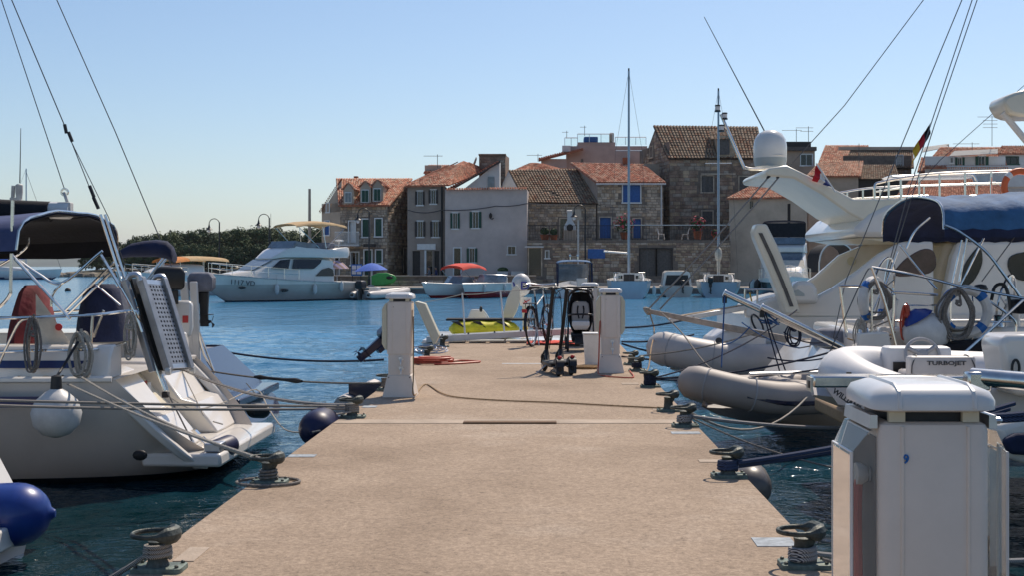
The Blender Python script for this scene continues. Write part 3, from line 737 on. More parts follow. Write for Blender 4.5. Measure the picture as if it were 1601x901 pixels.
# blue-grey house
h = House('plaster_house', 'blue-grey rendered house with flat parapet and green shutters', [(696, 110.5), (824, 110.5), (832, 121), (708, 121)])
E0, E1 = zpx(302, 110.5), zpx(296, 110.5)
S_ = 'shutter_green'
h.wall(0, 1, E1, E1, 'plaster_grey', [(708, 333, 715, 357, 'open', S_), (739, 331, 748, 356, 'open', S_), (710, 388, 720, 431, 'door', None), (734, 388, 742, 410, 'open', S_), (794, 385, 806, 397, 'plain', S_)])
h.shell(E1, 'plaster_grey', skip=(0,))
tiles([P(697, 298, 110.1), P(824, 296, 110.1), P(824, 293, 110.9), P(697, 295, 110.9)], TM['red'], h.t, .22, .4)
g = MB(); g.face(P(724, 296, 112.5), P(781, 296, 112.5), P(781, 254, 112.5), P(778, 254, 112.5)); g.face(P(781, 296, 112.5), P(781, 254, 112.5), P(783, 254, 120), P(783, 296, 120)); gw = g.build('attic_wall', 'plaster_white', h.t, smooth=0, normals=False)
wv = MB(); a = P(763, 292, 112.4); b = P(773, 276, 112.4); wv.bb(a.x, b.x, 112.36, 112.44, a.z, b.z); wv.build('window', 'glass_grey', gw, smooth=0)
h.roof([[(697, 301, 112.0), (781, 253, 112.0), (779, 253, 121), (697, 297, 121)]], 'red')
mb = MB(); mb.prism([P(697, 302, 111.9), P(782, 254, 111.9), P(782, 250, 111.9), P(697, 298, 111.9)], (0, .3, 0)); mb.build('barge_board', 'shutter_dark', h.t)
for k, (x0, x1) in enumerate(((777, 794), (799, 820))): h.boxpart('planter', x0, 424, x1, 431, 109.4, .7, 'plaster_white')
mb = MB(); mb.ell(P(786, 422, 109.8), (.5, .3, .25), 9, 6); mb.build('planter_greenery', 'leaf', h.t)
mb = MB(); c = P(767, 336, 110.2); mb.tube([P(769, 343, 110.45), P(772, 341, 110.1), P(767, 342, 110.0)], .03, 5); mb.lathe([(.05, 0), (.13, .15), (.15, .35), (.04, .5)], c - V((0, 0, .3)), 8); mb.build('wall_lantern', 'dark_metal', h.t)
mb = MB(); mb.tube(sag(P(637, 328, 111), P(690, 328, 111), .25) + sag(P(690, 328, 110.3), P(775, 322, 110.3), .15)[1:] + sag(P(775, 322, 110.3), P(823, 318, 110.3), .1)[1:] + sag(P(823, 318, 110.3), P(930, 318, 113), .1)[1:] + sag(P(930, 320, 113), P(1040, 327, 113), .15)[1:], .035, 4)
tag(mb.build('overhead_cable', 'wire'), 'dark cable strung along the house fronts', 'cable')
# square chimney stack of dark stone behind
h = House('stone_tower', 'dark square masonry stack rising behind the blue-grey house', [(749, 119.5), (790, 119.5), (796, 122.5), (756, 122.5)], cat='tower')
h.wall(0, 1, zpx(242, 119.5), zpx(242, 119.5), 'stone_mortar', stone=BRN, z0=.7); h.shell(zpx(242, 119.5), 'stone_brown', skip=(0,), z0=.7)
h.boxpart('coping', 748, 240, 791, 242.2, 119.3, 3.4, 'stone_brown')
mb = MB(); c = P(744, 254, 119.2); mb.lathe([(.02, 0), (.4, .05), (.55, .16)], c, 14, M=Matrix.Rotation(-1.2, 3, 'Y')); mb.build('satellite_dish', 'plaster_tan', h.t)
# low house with sagging old roof
h = House('stone_house', 'low stone house with a sagging, holed old tile roof', [(823, 113), (932, 113), (932, 122), (823, 122)])
E = zpx(317, 113)
h.wall(0, 1, E, E, 'stone_mortar', [(876, 342, 888, 372, 'door', None, 'stone_pale')], stone=GREY, ss=(.25, .5, .18, .3))
h.shell(E, 'stone_brown', skip=(0,))
h.roof([[(822, 316, 112.7), (935, 318, 112.7), (905, 264, 119), (795, 266, 119)]], 'old', .26, .42, hole=lambda u, v: abs(u - .36 - .1 * sin(v * 9)) < .05 and abs(v - .25) < .10)
g = MB(); g.face(P(822, 317, 112.8), P(795, 267, 119), P(783, 292, 119), P(783, 317, 112.8)); g.build('gable', 'plaster_white', h.t, smooth=0, normals=False)
h2 = House('plaster_house', 'orange hipped roof showing behind the sagging roof', [(800, 124), (885, 124), (880, 130), (800, 130)])
h2.shell(zpx(270, 124), 'plaster_tan'); h2.roof([[(795, 270, 123.5), (880, 272, 123.5), (838, 254, 127), (832, 254, 127)], [(880, 272, 123.5), (882, 266, 130), (838, 254, 127)]], 'orange')
# house with blue shutter
h = House('stone_house', 'small stone house with bright blue shutter and orange roof', [(934, 113), (1037, 113), (1037, 120), (897, 120)])
E = zpx(286, 113); B_ = 'shutter_blue'
h.wall(0, 1, E, E, 'stone_mortar', [(974, 289, 1001, 316, 'closed', B_), (938, 340, 955, 372, 'closed_door', B_, 'stone_pale'), (990, 342, 1002, 372, 'closed_door', B_, 'stone_pale')], stone=['stone_pale', 'stone_grey', 'stone_pale', 'stone_warm'], ss=(.3, .6, .2, .34))
h.wall(3, 0, zpx(254, 120), E, 'plaster_dark')
h.shell([0, E, zpx(256, 120), 0], 'plaster_tan', skip=(0, 3))
h.roof([[(932, 285, 112.6), (1041, 285, 112.6), (1006, 257, 119), (891, 254.5, 119)]], 'orange')
h.gutter(P(932, 287.5, 112.4), P(1041, 287.5, 112.4)); mb = MB(); mb.tube([P(1034, 288, 112.7), P(1034, 352, 112.7)], .06, 6); mb.build('downpipe', 'plaster_white', h.t)
h.boxpart('chimney', 974, 246, 985, 259, 118.5, .8, 'terracotta')
# big stone house
h = House('stone_house', 'big brown stone house with dark tiled roof above the others', [(1047, 117), (1192, 117), (1192, 126), (1000, 126)])
E = zpx(247, 117)
SG = 'shutter_grey'
h.wall(0, 1, E, E, 'stone_mortar', [(1097, 275, 1115, 300, 'closed', SG, 'stone_pale'), (1156, 276, 1174, 300, 'closed', SG, 'stone_pale'), (1098, 330, 1114, 350, 'closed', SG, 'stone_pale')], stone=BRN, ss=(.4, .85, .26, .42))
h.wall(3, 0, zpx(268, 126), E, 'stone_mortar', [(1016, 230, 1021, 245, 'closed', 'stone_warm', 'stone_pale')], stone=BRN, apex=(.55, zpx(199, 121)), ss=(.4, .8, .26, .4))
h.shell([0, E, E, 0], 'stone_brown', skip=(0, 3))
h.roof([[(1044, 247, 116.6), (1196, 247, 116.6), (1185, 198, 121.5), (1021, 196, 121.5)]], 'old', .3, .45)
a, b = P(1124, 245, 116.8), P(1140, 218, 116.8)
d = MB(); d.bb(a.x - .15, b.x + .5, 116.7, 120, a.z, b.z + .35); dm = d.build('dormer', 'stone_warm', h.t, smooth=0)
d = MB(); d.bb(a.x, b.x, 116.6, 116.68, a.z + .2, b.z); d.build('shutter', SG, dm, smooth=0)
tiles([P(1112, 218, 116.4), P(1152, 217, 116.4), P(1140, 205, 120), P(1108, 205, 120)], TM['old'], dm, .3, .45)
mb = MB(); mb.bb(P(1096, 271, 116.8).x, P(1150, 271, 116.8).x, 116.75, 116.85, zpx(273, 117), zpx(271, 117)); mb.build('ledge', 'stone_pale', h.t)
# pink building with roof terrace
h = House('plaster_house', 'pink rendered building with glass-railed roof terrace', [(885, 132), (1012, 132), (1012, 142), (885, 142)])
E = zpx(228, 132)
h.wall(0, 1, E, E, 'plaster_pink', [(908, 248, 912, 255, 'plain', None, 'plaster_pink')]); h.shell(E, 'plaster_pink', skip=(0,))
h.boxpart('terrace_wall', 903, 222, 962, 236, 132.6, 6, 'plaster_pink'); h.boxpart('low_wing', 846, 248, 886, 262, 131, 6, 'plaster_pink')
h.roof([[(842, 251, 130.5), (912, 233, 130.5), (912, 230, 136), (842, 248, 136)]], 'red')
mb = MB()
for x0, x1, yt, yb in ((883, 903, 215, 229), (903, 958, 209, 222), (962, 1010, 214, 226)):
    n_ = max(2, int((x1 - x0) / 16))
    for k in range(n_ + 1): x = lerp(x0, x1, k / n_); mb.tube([P(x, yt, 132.3), P(x, yb, 132.3)], .03, 4)
    mb.tube([P(x0, yt, 132.3), P(x1, yt, 132.3)], .04, 4)
rl = mb.build('railing', 'alu', h.t)
for x0, x1, yt, yb in ((884, 902, 216, 229), (904, 957, 210, 222), (963, 1009, 216, 226)): mb = MB(); a = P(x0, yt, 132.4); b = P(x1, yb, 132.4); mb.bb(a.x, b.x, 132.38, 132.41, b.z, a.z); mb.build('glass_panel', 'glass_clear', rl, smooth=0)
h.boxpart('water_tank', 913, 213, 935, 222, 133.5, 2, 'shutter_blue', .1); h.boxpart('chimney', 953, 207, 960, 222, 133, .8, 'plaster_tan', .1); h.boxpart('air_conditioner', 879, 227, 892, 237, 131.3, .6, 'plaster_white', .05)
h.boxpart('chimney', 977, 246, 985, 256, 131, .8, 'terracotta')
antenna(886, 204, 216, 132.5, 'short aerial at the left corner of the glass-railed terrace', 1, .3); antenna(914, 196, 212, 132.5, 'aerial over the dark tank on the roof terrace', 1, .3); antenna(841, 240, 252, 128, 'aerial left of the pink building', 1, .7)
# tan building on the right, low orange roof
h = House('plaster_house', 'tan rendered building with low orange roof behind the cruiser', [(1140, 109), (1262, 109), (1262, 118), (1140, 118)])
E = zpx(309, 109)
h.wall(0, 1, E, E, 'plaster_tan', [(1172, 314, 1178, 326, 'plain', None, 'plaster_tan'), (1231, 318, 1236, 372, 'closed_door', 'shutter_dark', 'plaster_tan')]); h.shell(E, 'plaster_tan', skip=(0,))
h.roof([[(1136, 310, 108.6), (1266, 308, 108.6), (1262, 281, 114), (1190, 283, 114)]], 'orange')
# buildings at the right, on rising ground behind the yachts
Y = 128
h = House('modern_house', 'small flat-roofed glass-fronted box beside the satellite dome', [(1229, Y), (1274, Y), (1274, Y + 6), (1229, Y + 6)])
h.wall(0, 1, zpx(234, Y), zpx(234, Y), 'plaster_tan', [(1252, 241, 1270, 258, 'plain', None, 'alu')]); h.shell(zpx(234, Y), 'plaster_tan', skip=(0,))
h.boxpart('flat_roof', 1225, 229, 1277, 235, Y - .5, 7, 'shutter_grey'); h.boxpart('roof_upstand', 1229, 221, 1268, 229, Y + 1, 4, 'shutter_dark')
antenna(1245, 201, 222, Y, 'left of the two aerials on the flat-roofed box', 1, .9); antenna(1264, 197, 222, Y, 'right of the two aerials on the flat-roofed box', 2, .8)
def simple(label, x0, x1, ye, yr, Y, xr0, xr1, wm, kind, wins=() , z0=.7, stone=None, rise=4.5, nm='stone_house'):
    h = House(nm, label, [(x0, Y), (x1, Y), (x1, Y + 8), (x0, Y + 8)]); E = zpx(ye, Y)
    h.wall(0, 1, E, E, wm, wins, z0=z0, stone=stone); h.shell(E, wm, skip=(0,), z0=z0)
    h.roof([[(x0 - 4, ye, Y - .4), (x1 + 4, ye, Y - .4), (xr1, yr, Y + rise), (xr0, yr, Y + rise)]], kind); return h
simple('house with pale orange roof left of the long brown roof', 1284, 1352, 252, 227, 140, 1290, 1358, 'plaster_tan', 'orange')
h = simple('house with long brown roof and stone gable wall, below the flags', 1318, 1425, 262, 234, 134, 1330, 1428, 'stone_mortar', 'old', [(1402, 243, 1411, 262, 'closed_door', 'dirty_white', 'plaster_white')], stone=BRN)
h.boxpart('eave_board', 1312, 229, 1430, 234, 138, .4, 'plaster_tan')
simple('plastered house with orange roof just right of the white arch', 1264, 1342, 275, 252, 122, 1282, 1350, 'plaster_tan', 'pale')
simple('dark-fronted shed roof beside the orange roof', 1338, 1404, 280, 258, 124, 1340, 1400, 'shutter_dark', 'old')
h = simple('white house with green shutters and balcony at the far right', 1446, 1572, 262, 230, 126, 1470, 1566, 'plaster_white', 'orange', [(1497, 246, 1504, 262, 'open', 'shutter_green'), (1530, 244, 1540, 262, 'open', 'shutter_green'), (1486, 246, 1490, 254, 'plain', None)])
mb = MB(); mb.bb(P(1478, 0, 123).x, P(1640, 0, 123).x, 122.5, 125.6, zpx(292, 123), zpx(275, 123)); bal = mb.build('balcony', 'plaster_white', h.t)
mb = MB(); mb.bb(P(1478, 0, 123).x, P(1640, 0, 123).x, 122.5, 122.7, zpx(261, 123), zpx(259, 123))
for k in range(46): x = P(lerp(1480, 1638, k / 45), 0, 123).x; mb.lathe([(.06, 0), (.1, .25), (.04, .5), (.07, .8)], (x, 122.6, zpx(275, 123)), 6)
mb.build('balustrade', 'plaster_white', bal)
aw = MB(); aw.sheet([[P(1484, 244, 124.5), P(1560, 240, 124.5)], [P(1492, 236, 125.8), P(1560, 233, 125.8)]], .04); aw.build('awning', 'awning_stripe', h.t)
simple('white house at the right edge with square window', 1562, 1660, 240, 228, 127, 1566, 1660, 'plaster_white', 'orange', [(1570, 245, 1592, 256, 'plain', None, 'shutter_green')], nm='plaster_house')
h = simple('house with striped awning on its roof terrace, behind the German flag', 1438, 1500, 268, 246, 131, 1440, 1505, 'stone_mortar', 'orange', stone=GREY)
aw = MB(); aw.sheet([[P(1442, 238, 131), P(1482, 230, 131)], [P(1446, 230, 133), P(1484, 225, 133)]], .05); aw.build('awning', 'awning_stripe', h.t)
mb = MB(); mb.tube([P(1482, 226, 132), P(1482, 252, 132)], .12, 6); mb.build('awning_post', 'plaster_tan', h.t)
simple('low house with broad red roof seen through the yacht rail', 1400, 1530, 312, 280, 112, 1424, 1520, 'plaster_tan', 'red', nm='plaster_house')
simple('stone-gabled house below the white balcony', 1500, 1580, 312, 288, 113.5, 1520, 1560, 'stone_mortar', 'red', stone=GREY)
antenna(1551, 180, 228, 127, 'tall many-armed aerial on the white house with green shutters', 4, .9); antenna(1520, 222, 236, 127, 'low wide aerial on the orange roof at right', 1, 1.2); antenna(1343, 224, 262, 122, 'thin pole between the orange roofs', 0)
# terrace in front of the two stone houses
h = House('terrace_wall', 'rubble stone terrace wall with garage doors and iron railing', [(824, 108), (1142, 108), (1142, 113), (824, 113)], cat='wall')
T_ = zpx(376, 108)
h.wall(0, 1, T_, T_, 'stone_mortar', [(827, 388, 846, 431, 'door', None, 'stone_pale'), (1001, 389, 1025, 431, 'closed_door', 'shutter_grey', 'shutter_dark'), (1027, 389, 1050, 431, 'closed_door', 'shutter_grey', 'shutter_dark'), (853, 392, 858, 403, 'plain', None)], stone=WARM, ss=(.22, .7, .17, .36))
mb = MB(); mb.bb(h.p[0].x, h.p[1].x, 108.05, 112.9, T_ - .1, T_ + .02); mb.build('terrace_floor', 'quay_stone', h.t)
h.shell(T_, 'stone_brown', skip=(0,))
mb = MB(); zt = zpx(352, 108)
mb.bb(h.p[0].x, h.p[1].x, 108.1, 108.16, zt - .05, zt)
for k in range(130): x = lerp(h.p[0].x, h.p[1].x, (k + .5) / 130); mb.bb(x - .012, x + .012, 108.11, 108.15, T_, zt - .052)
mb.build('railing', 'dark_metal', h.t, smooth=0)
mb = MB(); mb.bb(P(960, 0, 108).x, h.p[1].x, 108.08, 108.18, zt + .003, zt + .05); mb.build('handrail', 'alu', h.t, smooth=0)
mb = MB(); a = P(826, 387, 107.6); mb.bb(a.x - .3, P(850, 0, 107.6).x, 107.2, 108, a.z, a.z + .12); mb.build('door_canopy', 'plaster_white', h.t)
# low quay wall behind the walkway
mb = MB(); mb.bb(-33, P(838, 0, 105).x, 104.8, 105.28, QZ - .02, 1.24); qw = mb.build('quay_wall', 'stone_mortar', smooth=0); tag(qw, 'low stone parapet wall along the waterfront walkway', 'wall')
class _W: pass
hq = House.__new__(House); hq.t = qw
def at_(x, z, o=0.0): return V((-33 + x, 104.8 - o, z))
hq.stones(qw, at_, P(838, 0, 105).x + 33, QZ, 1.1, 1.1, None, [], WARM, (.3, .8, .2, .3))
mb = MB(); mb.bb(-33.05, P(838, 0, 105).x, 104.68, 105.4, 1.243, 1.34); mb.build('coping', 'quay_stone', qw, bevel=.02)
# barbecue, pots and chairs on the terrace
a = P(891, 375, 109.2); t = thing('barbecue_oven', 'white masonry barbecue with tapering chimney on the terrace', 'barbecue', a)
mb = MB(); mb.bb(a.x - .55, a.x + .55, 109.2, 110, a.z, a.z + .85); mb.build('base', 'plaster_tan', t)
mb = MB(); mb.loft([[(a.x + sx * w_, 109.5 + sy * w_ * .7, a.z + z) for sx, sy in ((-1, -1), (1, -1), (1, 1), (-1, 1))] for w_, z in ((.5, .855), (.5, 1.2), (.22, 1.7), (.22, 2.4))]); mb.build('hood', 'plaster_white', t)
mb = MB(); mb.lathe([(.3, 0), (.3, .04)], (a.x, 109.13, a.z + 1.06), 12, 'Y'); mb.build('oven_mouth', 'shutter_dark', t)
mb = MB(); mb.lathe([(.26, 0), (.3, .1), (.2, .16)], (a.x, 109.5, a.z + 2.405), 8); mb.build('cowl', 'plaster_white', t)
def pot(px, py, Y, r, hgt, label, flower=True, fr=.6):
    a = P(px, py, Y); t = thing('potted_plant', label, 'plant', a)
    mb = MB(); mb.lathe([(r * .7, 0), (r, hgt * .9), (r * 1.08, hgt * .9), (r * 1.08, hgt), (r * .9, hgt)], a, 12); mb.build('pot', 'terracotta', t)
    for nm, mm, n_, rr in (('foliage', 'leaf', 160, 1.0), ('blossom', 'flower', 70, 1.12)):
        if nm == 'blossom' and not flower: continue
        mb = MB()
        for k in range(n_):
            d = V((random.gauss(0, 1), random.gauss(0, 1), random.gauss(0, .7) + (.5 if nm == 'blossom' else 0))).normalized(); p = a + V((0, 0, hgt + fr * .7)) + d * fr * rr * random.uniform(.5, 1); e = random.uniform(.05, .11)
            u = d.orthogonal().normalized(); v_ = d.cross(u); mb.face(p - u * e - v_ * e, p + u * e - v_ * e, p + u * e * .8 + v_ * e, p - u * e * .8 + v_ * e)
        mb.build(nm, mm, t, smooth=0, normals=False)
pot(976, 374, 108.7, .35, .6, 'big pot of pink flowers by the mast, on the terrace', True, .9); pot(1091, 374, 108.7, .4, .7, 'pot of red flowers at the right end of the terrace', True, .75)
pot(852, 375, 108.8, .4, .45, 'leafy pot at the left end of the terrace', False, .4); pot(866, 375, 108.8, .35, .42, 'second leafy pot, nearer the barbecue', False, .35); pot(1118, 374, 108.7, .2, .35, 'small pot right of the red flowers', True, .3)
def chair(px, py, Y, flip, label):
    a = P(px, py, Y); t = thing('garden_chair', label, 'chair', a, 'white terrace chairs')
    mb = MB(); mb.bb(a.x - .25, a.x + .25, Y - .25, Y + .25, a.z + .42, a.z + .46); mb.build('seat', 'white_paint', t)
    mb = MB(); x = a.x - .24 * flip
    mb.tube([(x, Y - .23, a.z + .463), (x - .12 * flip, Y - .23, a.z + .95), (x - .12 * flip, Y + .23, a.z + .95), (x, Y + .23, a.z + .463)], .025, 5); mb.build('backrest', 'white_paint', t)
    for sx in (-1, 1):
        for sy in (-1, 1): mb = MB(); mb.tube([(a.x + sx * .27, Y + sy * .22, a.z), (a.x + sx * .2, Y + sy * .22, a.z + .418)], .02, 5); mb.build('leg', 'white_paint', t)
chair(1034, 374, 109.4, 1, 'left of the two white garden chairs on the terrace'); chair(1071, 374, 109.4, -1, 'right of the two white garden chairs on the terrace')
# ---------------------------------------------------------------- bollards on the pier
DZ = 0.70
def make_bollard():
    t = thing('bollard', '', 'bollard')
    mb = MB(); mb.cham(-.17, .15, -.10, .10, 0.0, .025, .02, .008); mb.build('base_plate', 'bollard_plate', t)
    mb = MB(); mb.lathe([(.075, .026), (.062, .05), (.055, .125), (.06, .145), (.03, .152)], (0, 0, 0), 14); mb.build('post', 'bollard', t)
    mb = MB(); pts = []; rs = []
    for k in range(26):
        a = 2 * pi * k / 26; pts.append((.025 + .135 * cos(a), .12 * sin(a), .178)); c_ = (1 - cos(a)) / 2
        rs.append(.0125 + .028 * min(1, max(0, c_ - .66) / .2))
    mb.tube(pts, rs, 9, closed=True); mb.build('horn_ring', 'bollard', t)
    mb = MB(); mb.tube([(-.03, 0, .125), (-.075, 0, .172)], [.045, .032], 9); mb.build('neck', 'bollard', t)
    for sx in (-.14, .12):
        for sy in (-.07, .07): mb = MB(); mb.lathe([(.013, .0255), (.013, .036), (.006, .039)], (sx, sy, 0), 6); mb.build('bolt', 'bollard', t)
    return t
proto = make_bollard(); used = False
B = {}
bl = [('L1', 240, 893, 'nearest bollard on the left edge of the pier'), ('L2', 408, 757, 'second bollard on the left edge, taking two pale stern lines'), ('L3', 545, 654, 'third bollard on the left edge, by the dark blue fender'),
      ('L4', 590, 611, 'bollard half hidden behind the left pedestal'), ('L5', 654, 562, 'bollard beside the grey wire coil'), ('L6', 672, 543, 'farthest bollard on the left edge'),
      ('R1', 1255, 887, 'nearest bollard on the right edge, beside the big pedestal'), ('R2', 1138, 747, 'second bollard on the right edge, taking dark blue lines'), ('R3', 1070, 668, 'third bollard on the right edge, by the joint strip'),
      ('R4', 1045, 644, 'fourth bollard on the right edge, just past the joint strip'), ('R5', 1016, 606, 'bollard wrapped in dark rope on the right edge'), ('R6', 1002, 581, 'bollard right of the far pedestal'), ('R7', 987, 571, 'farthest bollard on the right edge')]
for key, px, py, lab in bl:
    p = G(px, py); x = p.x
    x = max(x, PL + .12) if key[0] == 'L' else min(x, PR - .12)
    o = proto if not used else copy_tree(proto); used = True
    o.location = (x, p.y, DZ); o.scale = (.72, .74, .94); o['label'] = lab; o['group'] = 'mooring bollards along the pier'
    if key[0] == 'L': o.rotation_euler.z = pi
    B[key] = V((x, p.y, DZ))
def wraps(key, m, label, n=4, r=.012, z=.06):
    c = B[key]; pts = []
    for k in range(n * 14 + 1):
        a = 2 * pi * k / 14; pts.append(c + V(((.056 + .003 * sin(k)) * cos(a), (.056 + .003 * cos(k * 1.3)) * sin(a), z + .02 * k / 14)))
    mb = MB(); mb.tube(pts, r, 6); o = mb.build('rope_turns', m); tag(o, label, 'rope'); return o

# ---------------------------------------------------------------- service pedestals
def pedestal(px_c, base_py, label, Yf=None, Xc=None, left='closed', right='closed', clear=False, num=None, sc=1.0):
    if Yf is None: p = G(px_c, base_py); Yf, Xc = p.y, p.x
    w_, d = .27 * sc, .30 * sc
    t = thing('service_pedestal', label, 'pedestal', (Xc, Yf + d / 2, DZ), 'water and power pedestals')
    x0, x1, y0, y1 = Xc - w_ / 2, Xc + w_ / 2, Yf, Yf + d
    mb = MB()
    rg = lambda e, z: [(x0 - e, y0 - e, z), (x1 + e, y0 - e, z), (x1 + e, y1 + e, z), (x0 - e, y1 + e, z)]
    mb.loft([rg(.045, DZ), rg(.04, DZ + .02), rg(-.004, DZ + .23), rg(-.012, DZ + .235)]); mb.build('base_skirt', 'pedestal', t, smooth=0, bevel=.006)
    mb = MB(); mb.cham(x0 + .012, x1 - .012, y0 + .012, y1 - .012, DZ + .236, DZ + .46, .02, .002); mb.build('lower_body', 'pedestal', t)
    mb = MB(); mb.cham(x0, x1, y0, y1, DZ + .4605, DZ + 1.018, .028, .02); up = mb.build('upper_body', 'pedestal', t)
    mb = MB()
    for x in (x0 + .055, x1 - .055): mb.bb(x - .004, x + .004, y0 - .004, y0 + .004, DZ + .47, DZ + 1.01)
    mb.build('moulding_rib', 'pedestal', up, bevel=.002)
    mb = MB(); mb.bb(x0 + .03, x1 - .03, y0 + .03, y1 - .03, DZ + 1.0185, DZ + 1.044); nk = mb.build('neck', 'dark_metal', t, smooth=0)
    for x in (x0 + .045, x1 - .045): mb = MB(); mb.bb(x - .02, x + .02, y0 + .012, y0 + .028, DZ + 1.0185, DZ + 1.044); mb.build('spacer', 'cover_cream', nk, smooth=0)
    # pillow-shaped cap
    mb = MB(); e = .012; rings = []
    for ins, z in ((-.004, 1.045), (-.018, 1.050), (-.018, 1.072), (-.008, 1.092), (.024, 1.106), (.07, 1.110)):
        rr = []; c = max(.012, .05 - max(0, ins) * .3)
        X0, X1, Y0, Y1 = x0 + ins, x1 - ins, y0 + ins * 1.0, y1 - ins
        for sx, sy, a0 in ((1, 1, 0), (-1, 1, 90), (-1, -1, 180), (1, -1, 270)):
            for k in range(5): a = R(a0 + 22.5 * k); rr.append(((X1 - c if sx > 0 else X0 + c) + c * cos(a), (Y1 - c if sy > 0 else Y0 + c) + c * sin(a), DZ + z))
        rings.append(rr)
    mb.loft(rings); cap = mb.build('cap', 'pedestal_cap', t, smooth=50)
    mb = MB()
    for x in (x0 + .045, x1 - .045): mb.tube([(x, y0 - .018, DZ + 1.055), (x, y0 - .018, DZ + 1.073), (x, y0 - .006, DZ + 1.092), (x, y0 + .04, DZ + 1.108), (x, y1 - .04, DZ + 1.108), (x, y1 + .006, DZ + 1.092), (x, y1 + .018, DZ + 1.073)], .006, 6)
    mb.build('cap_rib', 'pedestal_cap', cap)
    cm = 'polycarb' if clear else 'cover_cream'
    for sd, st in ((-1, left), (1, right)):
        xs = x0 if sd < 0 else x1
        def X(o): return xs + sd * o
        zb, zt = DZ + .50, DZ + 1.0; ya, yb = y0 + .02, y1 - .02
        if clear: zb = DZ + .42
        M = None
        if st == 'open': M = Matrix.Translation(V((xs, 0, zt))) @ Matrix.Rotation(-sd * R(24), 4, 'Y') @ Matrix.Translation(V((-xs, 0, -zt))) @ Matrix.Translation(V((sd * .03, 0, 0)))
        mb = MB(M); f = .055
        def rg2(o, ins, zi): return [(X(o), ya + ins, zb + zi), (X(o), yb - ins, zb + zi), (X(o), yb - ins, zt - zi), (X(o), ya + ins, zt - zi)]
        if st == 'open': f = .09
        mb.loft([rg2(.003, 0, 0), rg2(.02, 0, .004), rg2(f, .03, .06), rg2(f + .004, .036, .068)], cap=not clear)
        if clear: mb.face(*rg2(f + .004, .036, .068))
        cv = mb.build('side_cover', cm, t, smooth=20)
        if clear:
            sm = MB(); sm.M = M; q = sm
            q.tube([(X(.0565), ya + .03, zb + .06), (X(.0565), ya + .03, zt - .06), (X(.0565), yb - .03, zt - .06), (X(.0565), yb - .03, zb + .06)], .005, 5, closed=True); q.build('cover_edge', 'pedestal_cap', cv)
            q = MB(); q.loft([[(X(.022), ya - .002, zt + .003), (X(.022), yb, zt + .003), (X(.001), yb, zt + .003), (X(.001), ya - .002, zt + .003)], [(X(.018), ya - .002, zt + .035), (X(.018), yb, zt + .035), (X(.001), yb, zt + .035), (X(.001), ya - .002, zt + .035)]]); q.build('hinge_strip', 'alu', cv, smooth=0)
            for yy in (ya + .03, yb - .05): q = MB(); q.lathe([(.009, 0), (.009, .02), (.004, .026)], (X(.018), yy, zt + .018), 8, 'X'); q.build('hinge_bolt', 'alu', cv)
            # hoses and sockets behind the clear cover
            q = MB(); q.bb(X(.0006), X(.0022), ya + .012, yb - .012, zb + .02, zt - .02); q.build('recess_shade', 'shutter_grey', t, smooth=0)  # dark plate standing in for the shaded interior behind the cover
            if sd > 0: continue
            q = MB(); q.tube(spl([(X(.028), ya + .05, zb + .04), (X(.03), ya + .06, zb + .25), (X(.026), ya + .075, zt - .17), (X(.012), ya + .09, zt - .11)], 5), .012, 7); q.build('hose', 'hose_red', t)
            for k in range(3): q = MB(); q.lathe([(.028, 0), (.028, .014), (.018, .03)], (X(.001 if sd > 0 else .031), y0 + .10 + .07 * k, zt - .12 - .14 * (k % 2)), 12, 'X'); q.build('socket', 'dirty_white', t)
            q = MB(); q.bb(X(.002), X(.026), yb - .09, yb - .02, zb + .1, zb + .32); q.build('socket_panel', 'cover_cream', t)
    # taps on the lower front
    if not clear:
        for k, z in enumerate((.40, .30)):
            q = MB(); xc = Xc + (.02 if k == 0 else .022); q.lathe([(.026, 0), (.026, .012), (.012, .014), (.012, .045)], (xc, y0 + .012, DZ + z), 10, M=Matrix.Rotation(pi / 2, 3, 'X'))
            q.tube([(xc, y0 - .03, DZ + z), (xc, y0 - .04, DZ + z - .02), (xc, y0 - .04, DZ + z - .055)], .009, 6); q.bb(xc - .025, xc + .02, y0 - .028, y0 - .016, DZ + z + .012, DZ + z + .028); q.build('tap', 'alu', t)
        for x in (x0 + .02, x1 - .02): q = MB(); q.lathe([(.007, 0), (.005, .008)], (x, y0 + .002, DZ + .21), 6, M=Matrix.Rotation(pi / 2, 3, 'X')); q.build('screw', 'dark_metal', t)
        q = MB(); q.lathe([(.004, 0), (.004, .008)], (x0 + .07, y0 + .001, DZ + .96), 6, M=Matrix.Rotation(pi / 2, 3, 'X')); q.build('screw', 'dark_metal', t)
    if num:
        text_on(num, .031, facing((x0 + .063, y0 - .0025, DZ + .93), (1, 0, 0), (0, 0, 1)), 'blue_letter', up, bold=.0005)
    return t
pedestal(0, 0, 'large near pedestal with clear side covers and a blue 9', Yf=3.1, Xc=.945, clear=True, num='9')
pedestal(624, 622, 'white pedestal on the left edge with its right cover swung open', right='open', sc=.97)
pedestal(955, 584, 'white pedestal on the right side behind the scooters', sc=.97)
pedestal(921, 0, 'farthest pedestal, mostly hidden behind the pushchair', Yf=22.4, Xc=.78, sc=1.0)

